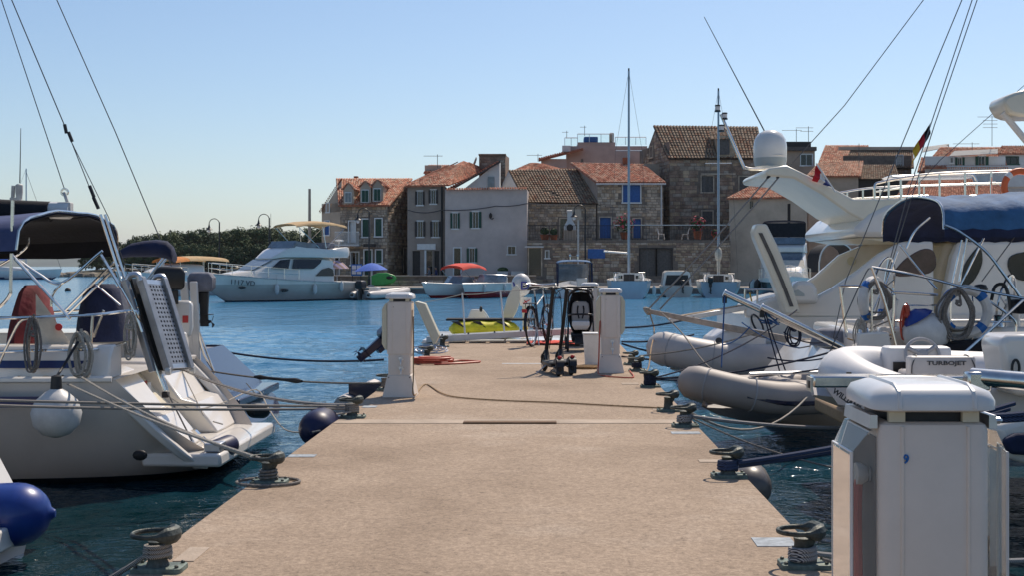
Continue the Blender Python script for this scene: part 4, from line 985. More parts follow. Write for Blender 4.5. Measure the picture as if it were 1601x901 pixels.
# ---------------------------------------------------------------- hoses, coils, ropes lying on the pier
def coil(c, r, n, rad, seed, m, name, label, cat='rope', fl=1.0, lift=.9):
    random.seed(seed); pts = []
    for k in range(n * 16 + 1):
        a = 2 * pi * k / 16; rr = r * (1 - .35 * random.random() * .3 - .45 * (k / (n * 16)) * (k % 32 > 16))
        pts.append(V((c[0] + rr * cos(a) + .05 * r * sin(k * .7), c[1] + fl * rr * sin(a) + .05 * r * cos(k * .45), DZ + rad + rad * lift * 2 * (k / 16) * .5)))
    mb = MB(); mb.tube(pts, rad, 6); o = mb.build(name, m); return tag(o, label, cat)
a = G(676, 570); coil(a, .30, 6, .016, 3, 'hose_red', 'garden_hose', 'red water hose coiled beside the left pedestal', 'hose', .55)
mb = MB(); a = G(680, 571); b = G(750, 568); mb.tube(spl([a + V((0, .05, .017)), G(715, 566.5) + V((0, 0, .017)), b + V((-.04, 0.06, .017)), b + V((0, 0, .017)), b + V((-.06, -.1, .017)), G(712, 571) + V((0, 0, .017)), a + V((0, -.1, .017))], 6), .014, 6)
tag(mb.build('garden_hose', 'hose_red'), 'long flat loop of red hose stretching towards the middle of the pier', 'hose')
mb = MB(); random.seed(9); c = G(670, 560)
for k in range(7): mb.tube(ring(c + V((random.uniform(-.12, .12), random.uniform(-.1, .1), .10 + .008 * k)), random.uniform(.16, .24), 20, (1, 0, .1 * random.uniform(-1, 1)), (0, .5, random.uniform(.2, .42)), random.uniform(.14, .2)), .008, 5, closed=True)
tag(mb.build('wire_coil', 'alu'), 'loose coil of grey cable behind the red hose', 'cable')
a = G(915, 577); coil(a, .24, 5, .011, 5, 'rope_tan', 'rope_coil', 'tan rope coil between scooters and right pedestal', 'rope', .6, .35)
# hose hanging out of the left pedestal and running across the pier
p0 = P(640, 480, 13.75); p0 = V((-1.42, 13.72, 1.55))
mb = MB(); pts = [p0, V((-1.40, 13.55, 1.35)), V((-1.395, 13.50, .95)), V((-1.38, 13.40, .74))] + [G(px, py) + V((0, 0, .012)) for px, py in ((665, 603), (690, 617), (718, 624), (790, 629), (870, 632), (960, 637), (1020, 640), (1040, 641))] + [B['R4'] + V((-.10, .03, .035))]
mb.tube(spl(pts, 6), .008, 6); tag(mb.build('water_hose', 'rope_tan'), 'brown hose hanging from left pedestal and trailing across the pier', 'hose')
mb = MB(); mb.tube(spl([V((.72, 16.75, 1.5)), V((.70, 16.62, 1.2)), V((.69, 16.58, .9)), V((.68, 16.5, .715)), G(945, 590) + V((0, 0, .012)), G(965, 592) + V((0, 0, .012)), G(990, 592) + V((0, 0, .012)), B['R6'] + V((-.1, -.12, .012))], 6), .009, 6)
tag(mb.build('power_cable', 'hose_red'), 'thin red cable hanging from the right pedestal', 'cable')
# white tapered bin
a = G(926, 571); t = thing('bin', 'white tapered bin standing behind the right pedestal', 'bin', a)
mb = MB(); mb.loft([[(a.x + sx * w_, a.y + sy * w_, DZ + z) for sx, sy in ((-1, -1), (1, -1), (1, 1), (-1, 1))] for w_, z in ((.10, 0), (.13, .43))]); mb.build('body', 'white_paint', t, smooth=0, bevel=.012)
mb = MB(); mb.bb(a.x - .14, a.x + .14, a.y - .14, a.y + .14, DZ + .432, DZ + .455); mb.build('lid', 'white_paint', t, bevel=.008)

# ---------------------------------------------------------------- electric scooters
def scooter(rear, front, lean, label):
    r = V(rear); f = V(front); d = (f - r); d.z = 0; d.normalize(); s = V((d.y, -d.x, 0))     # s points right of travel
    t = thing('electric_scooter', label, 'scooter', (r + f) / 2, 'electric scooters')
    up = (V((0, 0, 1)) + s * lean).normalized(); L_ = .86
    f = r + d * L_
    def at(x, y, z): return r + d * x + s * y + up * z
    for nm, x, in (('rear_wheel', 0), ('front_wheel', L_)):
        c = at(x, 0, .105); Mx = Matrix((s, d, up)).transposed()
        Q = Mx @ Matrix.Rotation(pi / 2, 3, 'Y')
        mb = MB(); mb.lathe([(.06, -.026), (.09, -.028), (.105, -.014), (.105, .014), (.09, .028), (.06, .026)], c, 18, M=Q); wh = mb.build(nm, 'rubber', t)
        mb = MB(); mb.lathe([(.058, -.03), (.03, -.034), (.03, .034), (.058, .03)], c, 14, M=Q); mb.build('hub', 'alu', wh)
    mb = MB(); mb.loft([[at(x, -w_, .10), at(x, w_, .10), at(x, w_ * 1.05, .155), at(x, -w_ * 1.05, .155)] for x, w_ in ((.14, .07), (.2, .085), (.62, .085), (.70, .05))]); mb.build('deck', 'dark_metal', t, bevel=.006)
    mb = MB(); mb.loft([[at(.2, -.08, .156), at(.2, .08, .156), at(.62, .08, .156), at(.62, -.08, .156)], [at(.2, -.08, .161), at(.2, .08, .161), at(.62, .08, .161), at(.62, -.08, .161)]]); mb.build('grip_mat', 'rubber', t)
    mb = MB(); mb.sheet([[at(.13 * cos(a), y, .105 + .125 * sin(a)) for y in (-.045, 0, .045)] for a in [R(q) for q in range(10, 171, 16)]], .005); mb.build('rear_mudguard', 'black_plastic', t)
    mb = MB(); mb.sheet([[at(L_ + .125 * cos(a), y, .105 + .125 * sin(a)) for y in (-.04, 0, .04)] for a in [R(q) for q in range(30, 171, 16)]], .005); mb.build('front_mudguard', 'black_plastic', t)
    mb = MB(); mb.tube([at(.14, .045, .11), at(0, .045, .105)], .013, 6); mb.tube([at(.14, -.045, .11), at(0, -.045, .105)], .013, 6); mb.build('rear_fork', 'dark_metal', t)
    mb = MB()
    for y in (-.045, .045): mb.tube([at(L_, y, .105), at(L_ - .02, y, .2), at(L_ - .05, y * .4, .27)], .013, 6)
    mb.tube([at(.68, 0, .13), at(.76, 0, .2), at(L_ - .06, 0, .28)], .03, 8); mb.build('front_fork', 'dark_metal', t)
    top = at(L_ - .30, 0, 1.10)
    mb = MB(); mb.tube([at(L_ - .055, 0, .25), top], .026, 9); mb.build('stem', 'black_plastic', t)
    mb = MB(); mb.tube(spl([top + s * -.30 + up * .02, top + s * -.14 + up * .02, top, top + s * .14 + up * .02, top + s * .30 + up * .02], 3), .014, 7); hb = mb.build('handlebar', 'dark_metal', t)
    for q in (-1, 1):
        mb = MB(); mb.tube([top + s * q * .19 + up * .02, top + s * q * .32 + up * .02], .020, 8); mb.build('grip', 'rubber', hb)
        mb = MB(); mb.tube(spl([top + s * q * .16 + up * .015, top + s * q * .18 + d * .05, top + s * q * .28 + d * .05 - up * .015], 3), .006, 5); mb.build('brake_lever', 'alu', hb)
        mb = MB(); mb.tube(spl([top + s * q * .15 + d * .03, top + d * .12 + s * q * .06 - up * .1, at(L_ - .22, .03 * q, .6), at(L_ - .1, .03 * q, .3)], 4), .005, 5); mb.build('cable', 'rubber', t)
    mb = MB(); c = top + d * .04; mb.ell(c, (.035, .035, .035), 10, 7); mb.build('headlight', 'black_plastic', t)
    mb = MB(); mb.ell(at(-.03, 0, .24), (.03, .02, .02), 8, 6); mb.build('tail_light', 'red_paint', t)
    mb = MB(); mb.tube([at(.4, -.08, .11), at(.34, -.22, .005)], .009, 6); mb.build('kickstand', 'alu', t)
    mb = MB(); mb.loft([[at(x, -.05, z0), at(x, .05, z0), at(x, .05, z1), at(x, -.05, z1)] for x, z0, z1 in ((-.10, .02, .05), (-.02, .16, .24), (.12, .14, .2))]); mb.build('rear_housing', 'black_plastic', t, bevel=.01)
    return t
scooter(G(873, 589), G(850, 580), .05, 'black electric scooter standing nearer the middle of the pier')
scooter(G(893, 587), G(872, 578), .05, 'black electric scooter on the side nearest the right pedestal')

# ---------------------------------------------------------------- bicycle, seen from behind
def bicycle():
    r = G(832, 543); d = V((.27, .96, 0)).normalized(); s = V((d.y, -d.x, 0)); up = (V((0, 0, 1)) - s * .05).normalized()
    t = thing('bicycle', 'dark city bicycle parked near the end of the pier', 'bicycle', r)
    def at(x, y, z): return r + d * x + s * y + up * z
    Rw = .345
    for nm, x in (('rear_wheel', 0), ('front_wheel', 1.06)):
        c = at(x, 0, Rw); mb = MB(); mb.tube(ring(c, Rw - .018, 32, d, up), .019, 8, closed=True); wh = mb.build('wheel', 'rubber', t)
        mb = MB(); mb.tube(ring(c, Rw - .045, 32, d, up), .010, 6, closed=True); mb.build('rim', 'alu', wh)
        mb = MB(); mb.tube([c - s * .04, c + s * .04], .022, 8)
        for k in range(20): a = 2 * pi * k / 20; e = 1 if k % 2 else -1; mb.tube([c + s * e * .03, c + (d * cos(a) + up * sin(a)) * (Rw - .05)], .002, 3)
        mb.build('spokes', 'alu', wh)
        mb = MB(); mb.sheet([[c + (d * cos(a) + up * sin(a)) * (Rw + .02) + s * q for q in (-.025, 0, .025)] for a in [R(q) for q in (range(10, 200, 12) if x == 0 else range(30, 175, 12))]], .003); mb.build('mudguard', 'dark_metal', t)
    bb_ = at(.46, 0, .29); st = at(.32, 0, .86); hd = at(.86, 0, .86); hb = at(.90, 0, .62)
    mb = MB(); mb.tube([bb_, st], .017, 7); mb.tube([bb_, hb], .02, 7); mb.tube([at(.36, 0, .70), hd], .015, 7); mb.tube([hb, hd], .02, 7)
    for q in (-.05, .05): mb.tube([at(0, q, Rw), at(.46, q * .5, .29)], .010, 6); mb.tube([at(0, q, Rw), at(.35, q * .3, .74)], .009, 6); mb.tube([hb, at(.94, q, .55), at(1.06, q, Rw)], .012, 6)
    mb.build('frame', 'navy_gel', t)
    mb = MB(); mb.tube([st, at(.29, 0, .98)], .014, 6); mb.build('seat_post', 'alu', t)
    mb = MB(); mb.loft([[at(x, -w_, .99 - h_), at(x, w_, .99 - h_), at(x, w_ * .7, 1.04), at(x, -w_ * .7, 1.04)] for x, w_, h_ in ((.14, .05, .0), (.18, .10, .02), (.30, .07, .02), (.42, .025, .0))]); mb.build('saddle', 'black_plastic', t, bevel=.01)
    mb = MB(); mb.tube([hd, at(.84, 0, 1.06)], .013, 6); mb.tube(spl([at(.70, -.28, 1.06), at(.80, -.24, 1.09), at(.87, -.08, 1.07), at(.87, .08, 1.07), at(.80, .24, 1.09), at(.70, .28, 1.06)], 4), .012, 7); h_ = mb.build('handlebar', 'alu', t)
    for q in (-1, 1): mb = MB(); mb.tube([at(.74, q * .265, 1.07), at(.64, q * .29, 1.045)], .018, 7); mb.build('grip', 'rubber', h_)
    mb = MB(); mb.bb(-.001, .001, 0, .001, 0, .001); mb = MB()
    mb.loft([[at(x, -.06, .74), at(x, .06, .74), at(x, .06, .755), at(x, -.06, .755)] for x in (-.22, .22)])
    for q in (-.055, .055): mb.tube([at(0, q, Rw), at(-.1, q, .74)], .006, 5); mb.tube([at(.02, q, Rw), at(.15, q, .74)], .006, 5)
    rk = mb.build('rear_rack', 'dark_metal', t)
    mb = MB(); mb.loft([[at(x, -.045, .60), at(x, .045, .60), at(x, .045, .66), at(x, -.045, .66)] for x in (-.37, -.36)]); mb.build('rear_reflector', 'red_paint', t)
    mb = MB(); mb.tube([at(.46, -.09, .29), at(.46, .09, .29)], .02, 8); mb.tube(ring(at(.46, .06, .29), .09, 20, d, up), .006, 5, closed=True); mb.tube([at(.46, .09, .29), at(.56, .10, .15)], .01, 5); mb.tube([at(.46, -.09, .29), at(.36, -.10, .43)], .01, 5); cr = mb.build('crankset', 'dark_metal', t)
    for x, y, z in ((.56, .15, .15), (.36, -.15, .43)): mb = MB(); c = at(x, y, z); mb.box(c, (.09, .09, .02)); mb.build('pedal', 'rubber', cr)
    mb = MB(); mb.tube([at(.1, .07, Rw), at(.02, .12, .02)], .009, 5); mb.build('kickstand', 'alu', t)
bicycle()

# ---------------------------------------------------------------- pushchair
def pushchair():
    c = G(908, 549); t = thing('pushchair', 'black pushchair with pale quilted seat behind the scooters', 'pushchair', c)
    X, Y = c.x, c.y
    def at(x, y, z): return V((X + x * .88, Y + y, DZ + z * .94))
    mb = MB(); rows = []
    for k in range(10):           # shell
        a = -.35 + k / 9 * 1.15; w_ = .235 * sin(pi * (k + 1.2) / 11.6) ** .45
        rows.append([at(-w_, .02, .30 + .72 * k / 9), at(-w_ * .96, .16 + .05 * k / 9, .30 + .72 * k / 9), at(0, .24 + .06 * k / 9, .30 + .72 * k / 9), at(w_ * .96, .16 + .05 * k / 9, .30 + .72 * k / 9), at(w_, .02, .30 + .72 * k / 9)])
    mb.sheet(rows, .02); mb.build('seat_shell', 'black_cloth', t)
    mb = MB(); mb.loft([[at(-w_, .13 + o, z), at(w_, .13 + o, z), at(w_ * .95, .10 + o, z), at(-w_ * .95, .10 + o, z)] for w_, z, o in ((.13, .36, -.05), (.165, .45, -.05), (.17, .50, 0), (.175, .70, .01), (.16, .82, .03), (.10, .86, .05))]); pad = mb.build('seat_pad', 'rib_pale', t, bevel=.02)
    mb = MB(); mb.loft([[at(-w_, y, z), at(w_, y, z), at(w_, y + .09, z), at(-w_, y + .09, z)] for w_, y, z in ((.12, -.02, .36), (.165, -.06, .44), (.165, -.05, .52))]); mb.build('seat_cushion', 'flag_white', t, bevel=.02)
    for q in (-1, 1): mb = MB(); mb.tube(spl([at(.05 * q, .10, .78), at(.06 * q, .065, .68), at(.03 * q, .045, .56)], 4), .012, 6); mb.build('harness_strap', 'black_cloth', pad)
    mb = MB(); rows = []
    for k in range(9):            # hood
        a = R(-25 + 20 * k); rows.append([at(.245 * cos(R(q)) * (1 if True else 1), .16 - .26 * sin(a) * abs(sin(R(q))) ** .6 * .9, .86 + .25 * max(0, sin(R(q))) * (.55 + .45 * cos(a * .4))) for q in range(0, 181, 18)])
    mb.sheet(rows, .01); mb.build('hood', 'black_cloth', t)
    mb = MB()
    for q in (-1, 1): mb.tube([at(.24 * q, -.28, .10), at(.235 * q, .0, .45), at(.22 * q, .34, 1.02)], .014, 7); mb.tube([at(.235 * q, .0, .45), at(.25 * q, .36, .12)], .014, 7)
    mb.tube(spl([at(-.22, .34, 1.02), at(-.2, .40, 1.06), at(.2, .40, 1.06), at(.22, .34, 1.02)], 4), .016, 7); mb.tube([at(-.24, -.28, .10), at(.24, -.28, .10)], .012, 6); mb.tube([at(-.25, .36, .12), at(.25, .36, .12)], .012, 6); mb.build('frame', 'dark_metal', t)
    for x, y, r_ in ((-.25, -.28, .09), (.25, -.28, .09), (-.27, .36, .13), (.27, .36, .13)):
        mb = MB(); mb.tube(ring(at(x, y, r_), r_ - .02, 18, (0, 1, 0), (0, 0, 1)), .02, 7, closed=True); wh = mb.build('wheel', 'rubber', t); mb = MB(); mb.lathe([(r_ - .035, -.012), (r_ - .035, .012)], at(x, y, r_), 12, 'X'); mb.build('hub', 'dark_metal', wh)
    mb = MB(); mb.loft([[at(-.19, y, z), at(.19, y, z), at(.17, y, z - .12), at(-.17, y, z - .12)] for y, z in ((-.2, .28), (.28, .32))]); mb.build('basket', 'black_cloth', t, bevel=.02)
    mb = MB(); mb.tube(spl([at(-.23, -.02, .62), at(-.15, -.16, .64), at(.15, -.16, .64), at(.23, -.02, .62)], 5), .016, 7); mb.build('bumper_bar', 'black_plastic', t)
    mb = MB(); mb.loft([[at(-.12, y, z), at(.12, y, z), at(.12, y, z - .04), at(-.12, y, z - .04)] for y, z in ((-.12, .30), (-.34, .16))]); mb.build('footrest', 'black_plastic', t, bevel=.01)
pushchair()

# ---------------------------------------------------------------- pier end: gangway beam, posts, float, inflatable
a, b = V((-2.15, 23.1, DZ + .06)), V((1.25, 23.25, DZ + .24))
mb = MB(); d = (b - a)
mb.loft([[p + V((0, -.05, -.05)), p + V((0, .05, -.05)), p + V((0, .05, .06)), p + V((0, -.05, .06))] for p in (a, b)]); t = thing('gangway', 'white aluminium gangway beam lying across the end of the pier', 'gangway', (a + b) / 2 - V((0, 0, .1))); mb.build('rail', 'alu_white', t, bevel=.008)
mb = MB(); mb.loft([[p + V((0, .45, -.06)), p + V((0, .55, -.06)), p + V((0, .55, .05)), p + V((0, .45, .05))] for p in (a, b)]); mb.build('rail', 'alu_white', t, bevel=.008)
for k in range(9):
    p = a.lerp(b, (k + .5) / 9); mb = MB(); mb.bb(p.x - .15, p.x + .15, p.y + .052, p.y + .448, p.z - .02, p.z); mb.build('tread', 'alu', t)
for k in range(7): p = a.lerp(b, (k + .6) / 7.2); mb = MB(); mb.lathe([(.018, 0), (.012, .03)], p + V((0, -.02, .061)), 6); mb.build('fixing', 'dark_metal', t)
for p in (a, b):
    mb = MB(); mb.bb(p.x - .1, p.x + .1, p.y - .08, p.y + .6, DZ, p.z - .055); mb.build('foot', 'dark_metal', t)
for px, yt, nm in ((722, 459, 'left'), (782, 455, 'right')):
    p = P(px, 0, 23.3); mb = MB(); z1 = zpx(yt, 23.3)
    mb.tube([V((p.x + (.06 if nm == 'left' else .09), 23.42, DZ)), V((p.x, 23.42, z1))], .016, 7); tag(mb.build('hand_rail_post', 'alu_white'), 'thin white hand-rail post at the pier end, the %s one' % nm, 'post', 'hand-rail posts at the pier end')
mb = MB(); q = [P(660, 474, 23.42), P(722, 461, 23.42), P(782, 456, 23.42), P(850, 450, 23.42)]
mb.tube(sag(q[0], q[1], .01, 5) + sag(q[1], q[2], .02, 5)[1:] + sag(q[2], q[3], .02, 5)[1:], .008, 5); tag(mb.build('hand_rope', 'rope_white'), 'slack white hand rope strung between the thin posts', 'rope')
mb = MB(); mb.bb(PL, PR, PE, PE + .12, .45, .69); mb.build('end_timber', 'plank', pier, bevel=.01)
# floating platform moored past the end
t = thing('floating_platform', 'low white floating platform moored past the pier end', 'platform', (-.6, 25.4, 0))
mb = MB(); mb.cham(-2.3, 1.0, 23.75, 26.8, -.1, .72, .08, .03); mb.build('hull', 'gelcoat_cool', t)
mb = MB(); mb.loft([[(x0, y, .725), (x1, y, .725), (x1, y + .04, z), (x0, y + .04, z)] for x0, x1, y, z in ((-1.42, -1.2, 25.6, 1.2), (-1.62, -1.05, 25.65, .43))]); mb = MB()
c = P(746, 500, 25.6)
mb.loft([[(c.x - w_, 25.6, z), (c.x + w_, 25.6, z), (c.x + w_ * .8, 25.8, z), (c.x - w_ * .8, 25.8, z)] for w_, z in ((.28, .722), (.24, .95), (.13, 1.22))]); mb.build('seat_back', 'gelcoat', t, bevel=.02)
mb = MB(); p = P(752, 484, 25.4); mb.tube(spl([V((p.x + .35, 25.4, .725)), V((p.x + .1, 25.4, p.z - .1)), p], 4), .018, 7); ti = mb.build('tiller', 'alu_white', t); mb = MB(); mb.ell(p, (.035, .035, .06), 8, 6); mb.build('knob', 'black_plastic', ti)
# yellow inflatable towable
a, b = P(702, 519, 24.3), P(812, 515, 24.3)
t = thing('inflatable_towable', 'bright yellow and black inflatable lying past the gangway beam', 'inflatable', V(((a.x + b.x) / 2, a.y, .72)))
rings = []
for k in range(15):
    s_ = k / 14; p = a.lerp(b, s_); e = (1 - abs(2 * s_ - 1) ** 5) ** .5; w_ = max(.04, .19 * e); hh = max(.03, .17 * e * (1 + .06 * sin(s_ * 19)))
    rings.append([V((p.x, p.y + .3 * cos(q) * w_ / .19, .895 + max(-.172, hh * sin(q)))) for q in [2 * pi * j / 14 for j in range(14)]])
mb = MB(); mb.loft(rings); mb.build('body', 'yellow_cover', t, smooth=60)
mb = MB(); mb.loft([[V((p.x - .0, p.y - .12, 1.055)), V((p.x, p.y + .2, 1.06)), V((p.x, p.y + .2, 1.10)), V((p.x, p.y - .12, 1.09))] for p in (a + V((-.05, 0, 0)), a.lerp(b, .5), b + V((.35, 0, 0)))]); mb.build('top_band', 'black_cloth', t, bevel=.01)
for k, s_ in enumerate((.12, .42, .75)):
    p = a.lerp(b, s_); mb = MB(); mb.prism([V((p.x - .12, p.y - .20, 1.05)), V((p.x + .16, p.y - .30, .93)), V((p.x + .04, p.y - .20, 1.05))], (0, .03, 0)); mb.build('fin_print', 'black_cloth', t)
for s_ in (.3, .62, .8): p = a.lerp(b, s_); mb = MB(); mb.bb(p.x - .07, p.x + .07, p.y - .30, p.y - .25, .76, .81); mb.build('print', 'black_cloth', t)
# surfboard-shaped white board standing up, ball with letters, sign
bo = [P(x, y, 24.7) for x, y in ((786, 505), (787, 488), (793, 466), (802, 449), (808, 444), (813, 452), (814, 470), (808, 488), (798, 506))]
mb = MB(); mb.prism(bo, (0, .05, 0)); o = mb.build('paddle_board', 'gelcoat_cream', bevel=.018); tag(o, 'cream board standing upright past the pier end', 'board')
mb = MB(); c = P(815, 446, 25.6); mb.ell(c, (.20, .20, .24), 20, 13); mb.lathe([(.05, -.32), (.05, -.22)], c, 10); o = thing('marker_buoy', 'white ball buoy with big blue letter D', 'buoy', c - V((0, 0, .3))); mb.build('ball', 'fender_white', o)
text_on('D', .26, facing(c + V((.075, -.192, -.02)), (1, .35, 0), (0, 0, 1)), 'navy_letter', o, ext=.012); text_on(')', .26, facing(c + V((-.14, -.150, -.03)), (1, -.9, 0), (0, 0, 1)), 'navy_letter', o, ext=.012)
mb = MB(); mb.tube([V((c.x + .08, 25.6, .721)), V((c.x + .06, 25.6, c.z - .25))], .05, 8); mb.build('post', 'cover_cream', o)
mb = MB(); mb.bb(c.x + .03, c.x + .13, 25.54, 25.66, .725, .88); mb.build('post_foot', 'flag_gold', o)
mb = MB(); a = P(813, 466, 24.9); b = P(831, 479, 24.9); mb.bb(a.x, b.x, 24.9, 24.93, b.z, a.z); o = thing('notice_board', 'small white sign with a red mark behind the bicycle', 'sign', V(((a.x + b.x) / 2, 24.9, b.z))); mb.build('panel', 'white_paint', o, smooth=0)
mb = MB()
for q in ((-.05, -.03, .06, .03), (-.03, .03, .03, -.04), (.0, .0, .08, .035)): mb.tube([V(((a.x + b.x) / 2 + q[0], 24.893, (a.z + b.z) / 2 + q[1])), V(((a.x + b.x) / 2 + q[2], 24.893, (a.z + b.z) / 2 + q[3]))], .008, 4)
mb.build('red_mark', 'red_paint', o)
mb = MB(); mb.tube([V((b.x - .05, 24.95, .72)), V((b.x - .05, 24.95, b.z + .05))], .02, 6); mb.build('post', 'alu_white', o)
mb = MB(); c = G(858, 535); random.seed(8); mb.sheet([[V((lerp(.02 - .35, .75, i / 9), lerp(22.5, 22.95, j / 4), DZ + .02 + .05 * random.random())) for j in range(5)] for i in range(10)], .012); tag(mb.build('folded_tarp', 'bright_red_cloth'), 'crumpled red tarpaulin lying behind the bicycle', 'tarpaulin')
# ---------------------------------------------------------------- boat shapes (x forward from the stern, y to port, z up from the water)
def hull(mb, L, B, fb=(1.0, 1.25), draft=.4, bow=.6, stern_w=.85, trake=0.0, nst=20, nsec=10, fullness=2.2, strip=None, pw=.8, rake_lo=0.0, cap=True, lift=0.0, capm=0):
    """lofted hull; returns the two sheer lines. strip = (z split, material index below)"""
    secs = []; port = []; star = []
    for i in range(nst + 1):
        t = (i / nst) ** .9
        f = (stern_w + (1 - stern_w) * min(1, t / .4)) * max(0.0, 1 - max(0, (t - .35) / .65) ** fullness)
        hb = max(.01, B / 2 * f); zs = lerp(fb[0], fb[1], t ** 2); zk = -draft * max(0, 1 - t ** 5) + (zs * .35) * max(0, (t - .86) / .14) ** 1.5 + lift * max(0, 1 - t / .22) ** 2
        sec = []
        for j in range(nsec + 1):
            s = j / nsec; y = hb * sin(s * pi / 2) ** pw; z = zk + (zs - zk) * (1 - cos(s * pi / 2)) ** .95
            q = max(0, min(1, (z - rake_lo) / max(.01, zs - rake_lo)))
            x = L * t + bow * q * t ** 3 + trake * q * (1 - t) ** 2
            sec.append((x, y, z))
        full = [(x, -y, z) for x, y, z in reversed(sec)] + sec[1:]
        secs.append(full); port.append(V(sec[-1])); star.append(V((sec[-1][0], -sec[-1][1], sec[-1][2])))
    n = len(secs[0]); o = len(mb.v)
    for r in secs:
        for p in r: p = V(p); mb.v.append(mb.M @ p if mb.M is not None else p)
    for i in range(nst):
        for j in range(n - 1):
            a = i * n + j; zz = (secs[i][j][2] + secs[i][j + 1][2] + secs[i + 1][j][2] + secs[i + 1][j + 1][2]) / 4
            mb.f.append((o + a, o + a + 1, o + a + 1 + n, o + a + n)); mi = 0
            if strip:
                for z_, m_ in strip:
                    if zz < z_: mi = m_; break
            mb.mi.append(mi)
    if cap: mb.f.append(tuple(o + j for j in range(n))); mb.mi.append(capm)
    return port, star
def deck(mb, port, star, dz=-.02, inset=.0, i0=0, i1=None, camber=.04):
    i1 = len(port) if i1 is None else i1; rows = []
    for p, q in zip(port[i0:i1], star[i0:i1]):
        rows.append([(p.x, p.y - inset, p.z + dz), (p.x, (p.y + q.y) / 2, p.z + dz + camber), (q.x, q.y + inset, q.z + dz)])
    mb.loft(rows, closed=False)
def bodyloft(mb, secs):
    """cabin sections (x, half width bottom, z bottom, half width top, z top)"""
    rr = []
    for x, wb, zb, wt, zt in secs:
        hgt = zt - zb
        rr.append([(x, -wb, zb), (x, -lerp(wb, wt, .55), zb + hgt * .55), (x, -wt, zb + hgt * .9), (x, -wt * .82, zt), (x, wt * .82, zt), (x, wt, zb + hgt * .9), (x, lerp(wb, wt, .55), zb + hgt * .55), (x, wb, zb)])
    mb.loft(rr)
def side_panel(mb, poly, off=.012):
    """flat window on a boat's side: list of (x, y, z); extruded along y outward"""
    s = 1 if poly[0][1] > 0 else -1
    mb.prism(poly, (0, s * off, 0))
def railing(parent, pts, hgt, mat_='steel', r=.013, mid=True, M=None, every=1, name='rail'):
    pts = [V(p) for p in pts]; mb = MB(M); mb.tube(spl([p + V((0, 0, hgt)) for p in pts], 3), r, 6)
    if mid: mb.tube(spl([p + V((0, 0, hgt * .5)) for p in pts], 3), r * .6, 5)
    rl = mb.build(name, mat_, parent)
    for p in pts[::every]: mb = MB(M); mb.tube([p, p + V((0, 0, hgt))], r * .9, 6); mb.build('stanchion', mat_, rl)
    return rl
def fender(parent, p, r, L_, m, name='fender', M=None, vertical=True):
    mb = MB(M); prof = [(r * .18, -L_ / 2 - r * .25), (r * .3, -L_ / 2), (r * .85, -L_ / 2 + r * .55), (r, -L_ / 2 + r * 1.2), (r, L_ / 2 - r * 1.2), (r * .85, L_ / 2 - r * .55), (r * .3, L_ / 2), (r * .18, L_ / 2 + r * .25)]
    mb.lathe(prof, p, 14, 'Z' if vertical else 'X'); return mb.build(name, m, parent)
def loose_fender(p, r, L_, m, label, tie=None, vertical=True, axis=None):
    """a fender hung on a line: a thing of its own"""
    p = V(p); t = thing('fender', label, 'fender', p - V((0, 0, r if not vertical else L_ / 2 + r * .25)))
    fender(t, p, r, L_, m, 'body', vertical=vertical) if axis is None else None
    if axis is not None:
        mb = MB(); Q = V(axis).to_track_quat('Z', 'Y').to_matrix(); e_ = min(r * 1.05, L_ / 2); prof = [(r * .12, -L_ / 2 - r * .12)] + [(r * max(.14, sin(q * pi / 14)), -L_ / 2 + e_ * (1 - cos(q * pi / 14))) for q in range(1, 8)] + [(r * max(.14, sin(q * pi / 14)), L_ / 2 - e_ * (1 - cos(q * pi / 14))) for q in range(7, 0, -1)] + [(r * .12, L_ / 2 + r * .12)]
        mb.lathe(prof, p, 18, M=Q); mb.build('body', m, t)
    if tie is not None: mb = MB(); top = p + V((0, 0, L_ / 2 + r * .2)) if vertical else p + V((0, 0, r * .9)); mb.tube([top, V(tie)], .007, 5); mb.build('lanyard', 'rope_white', t)
    return t
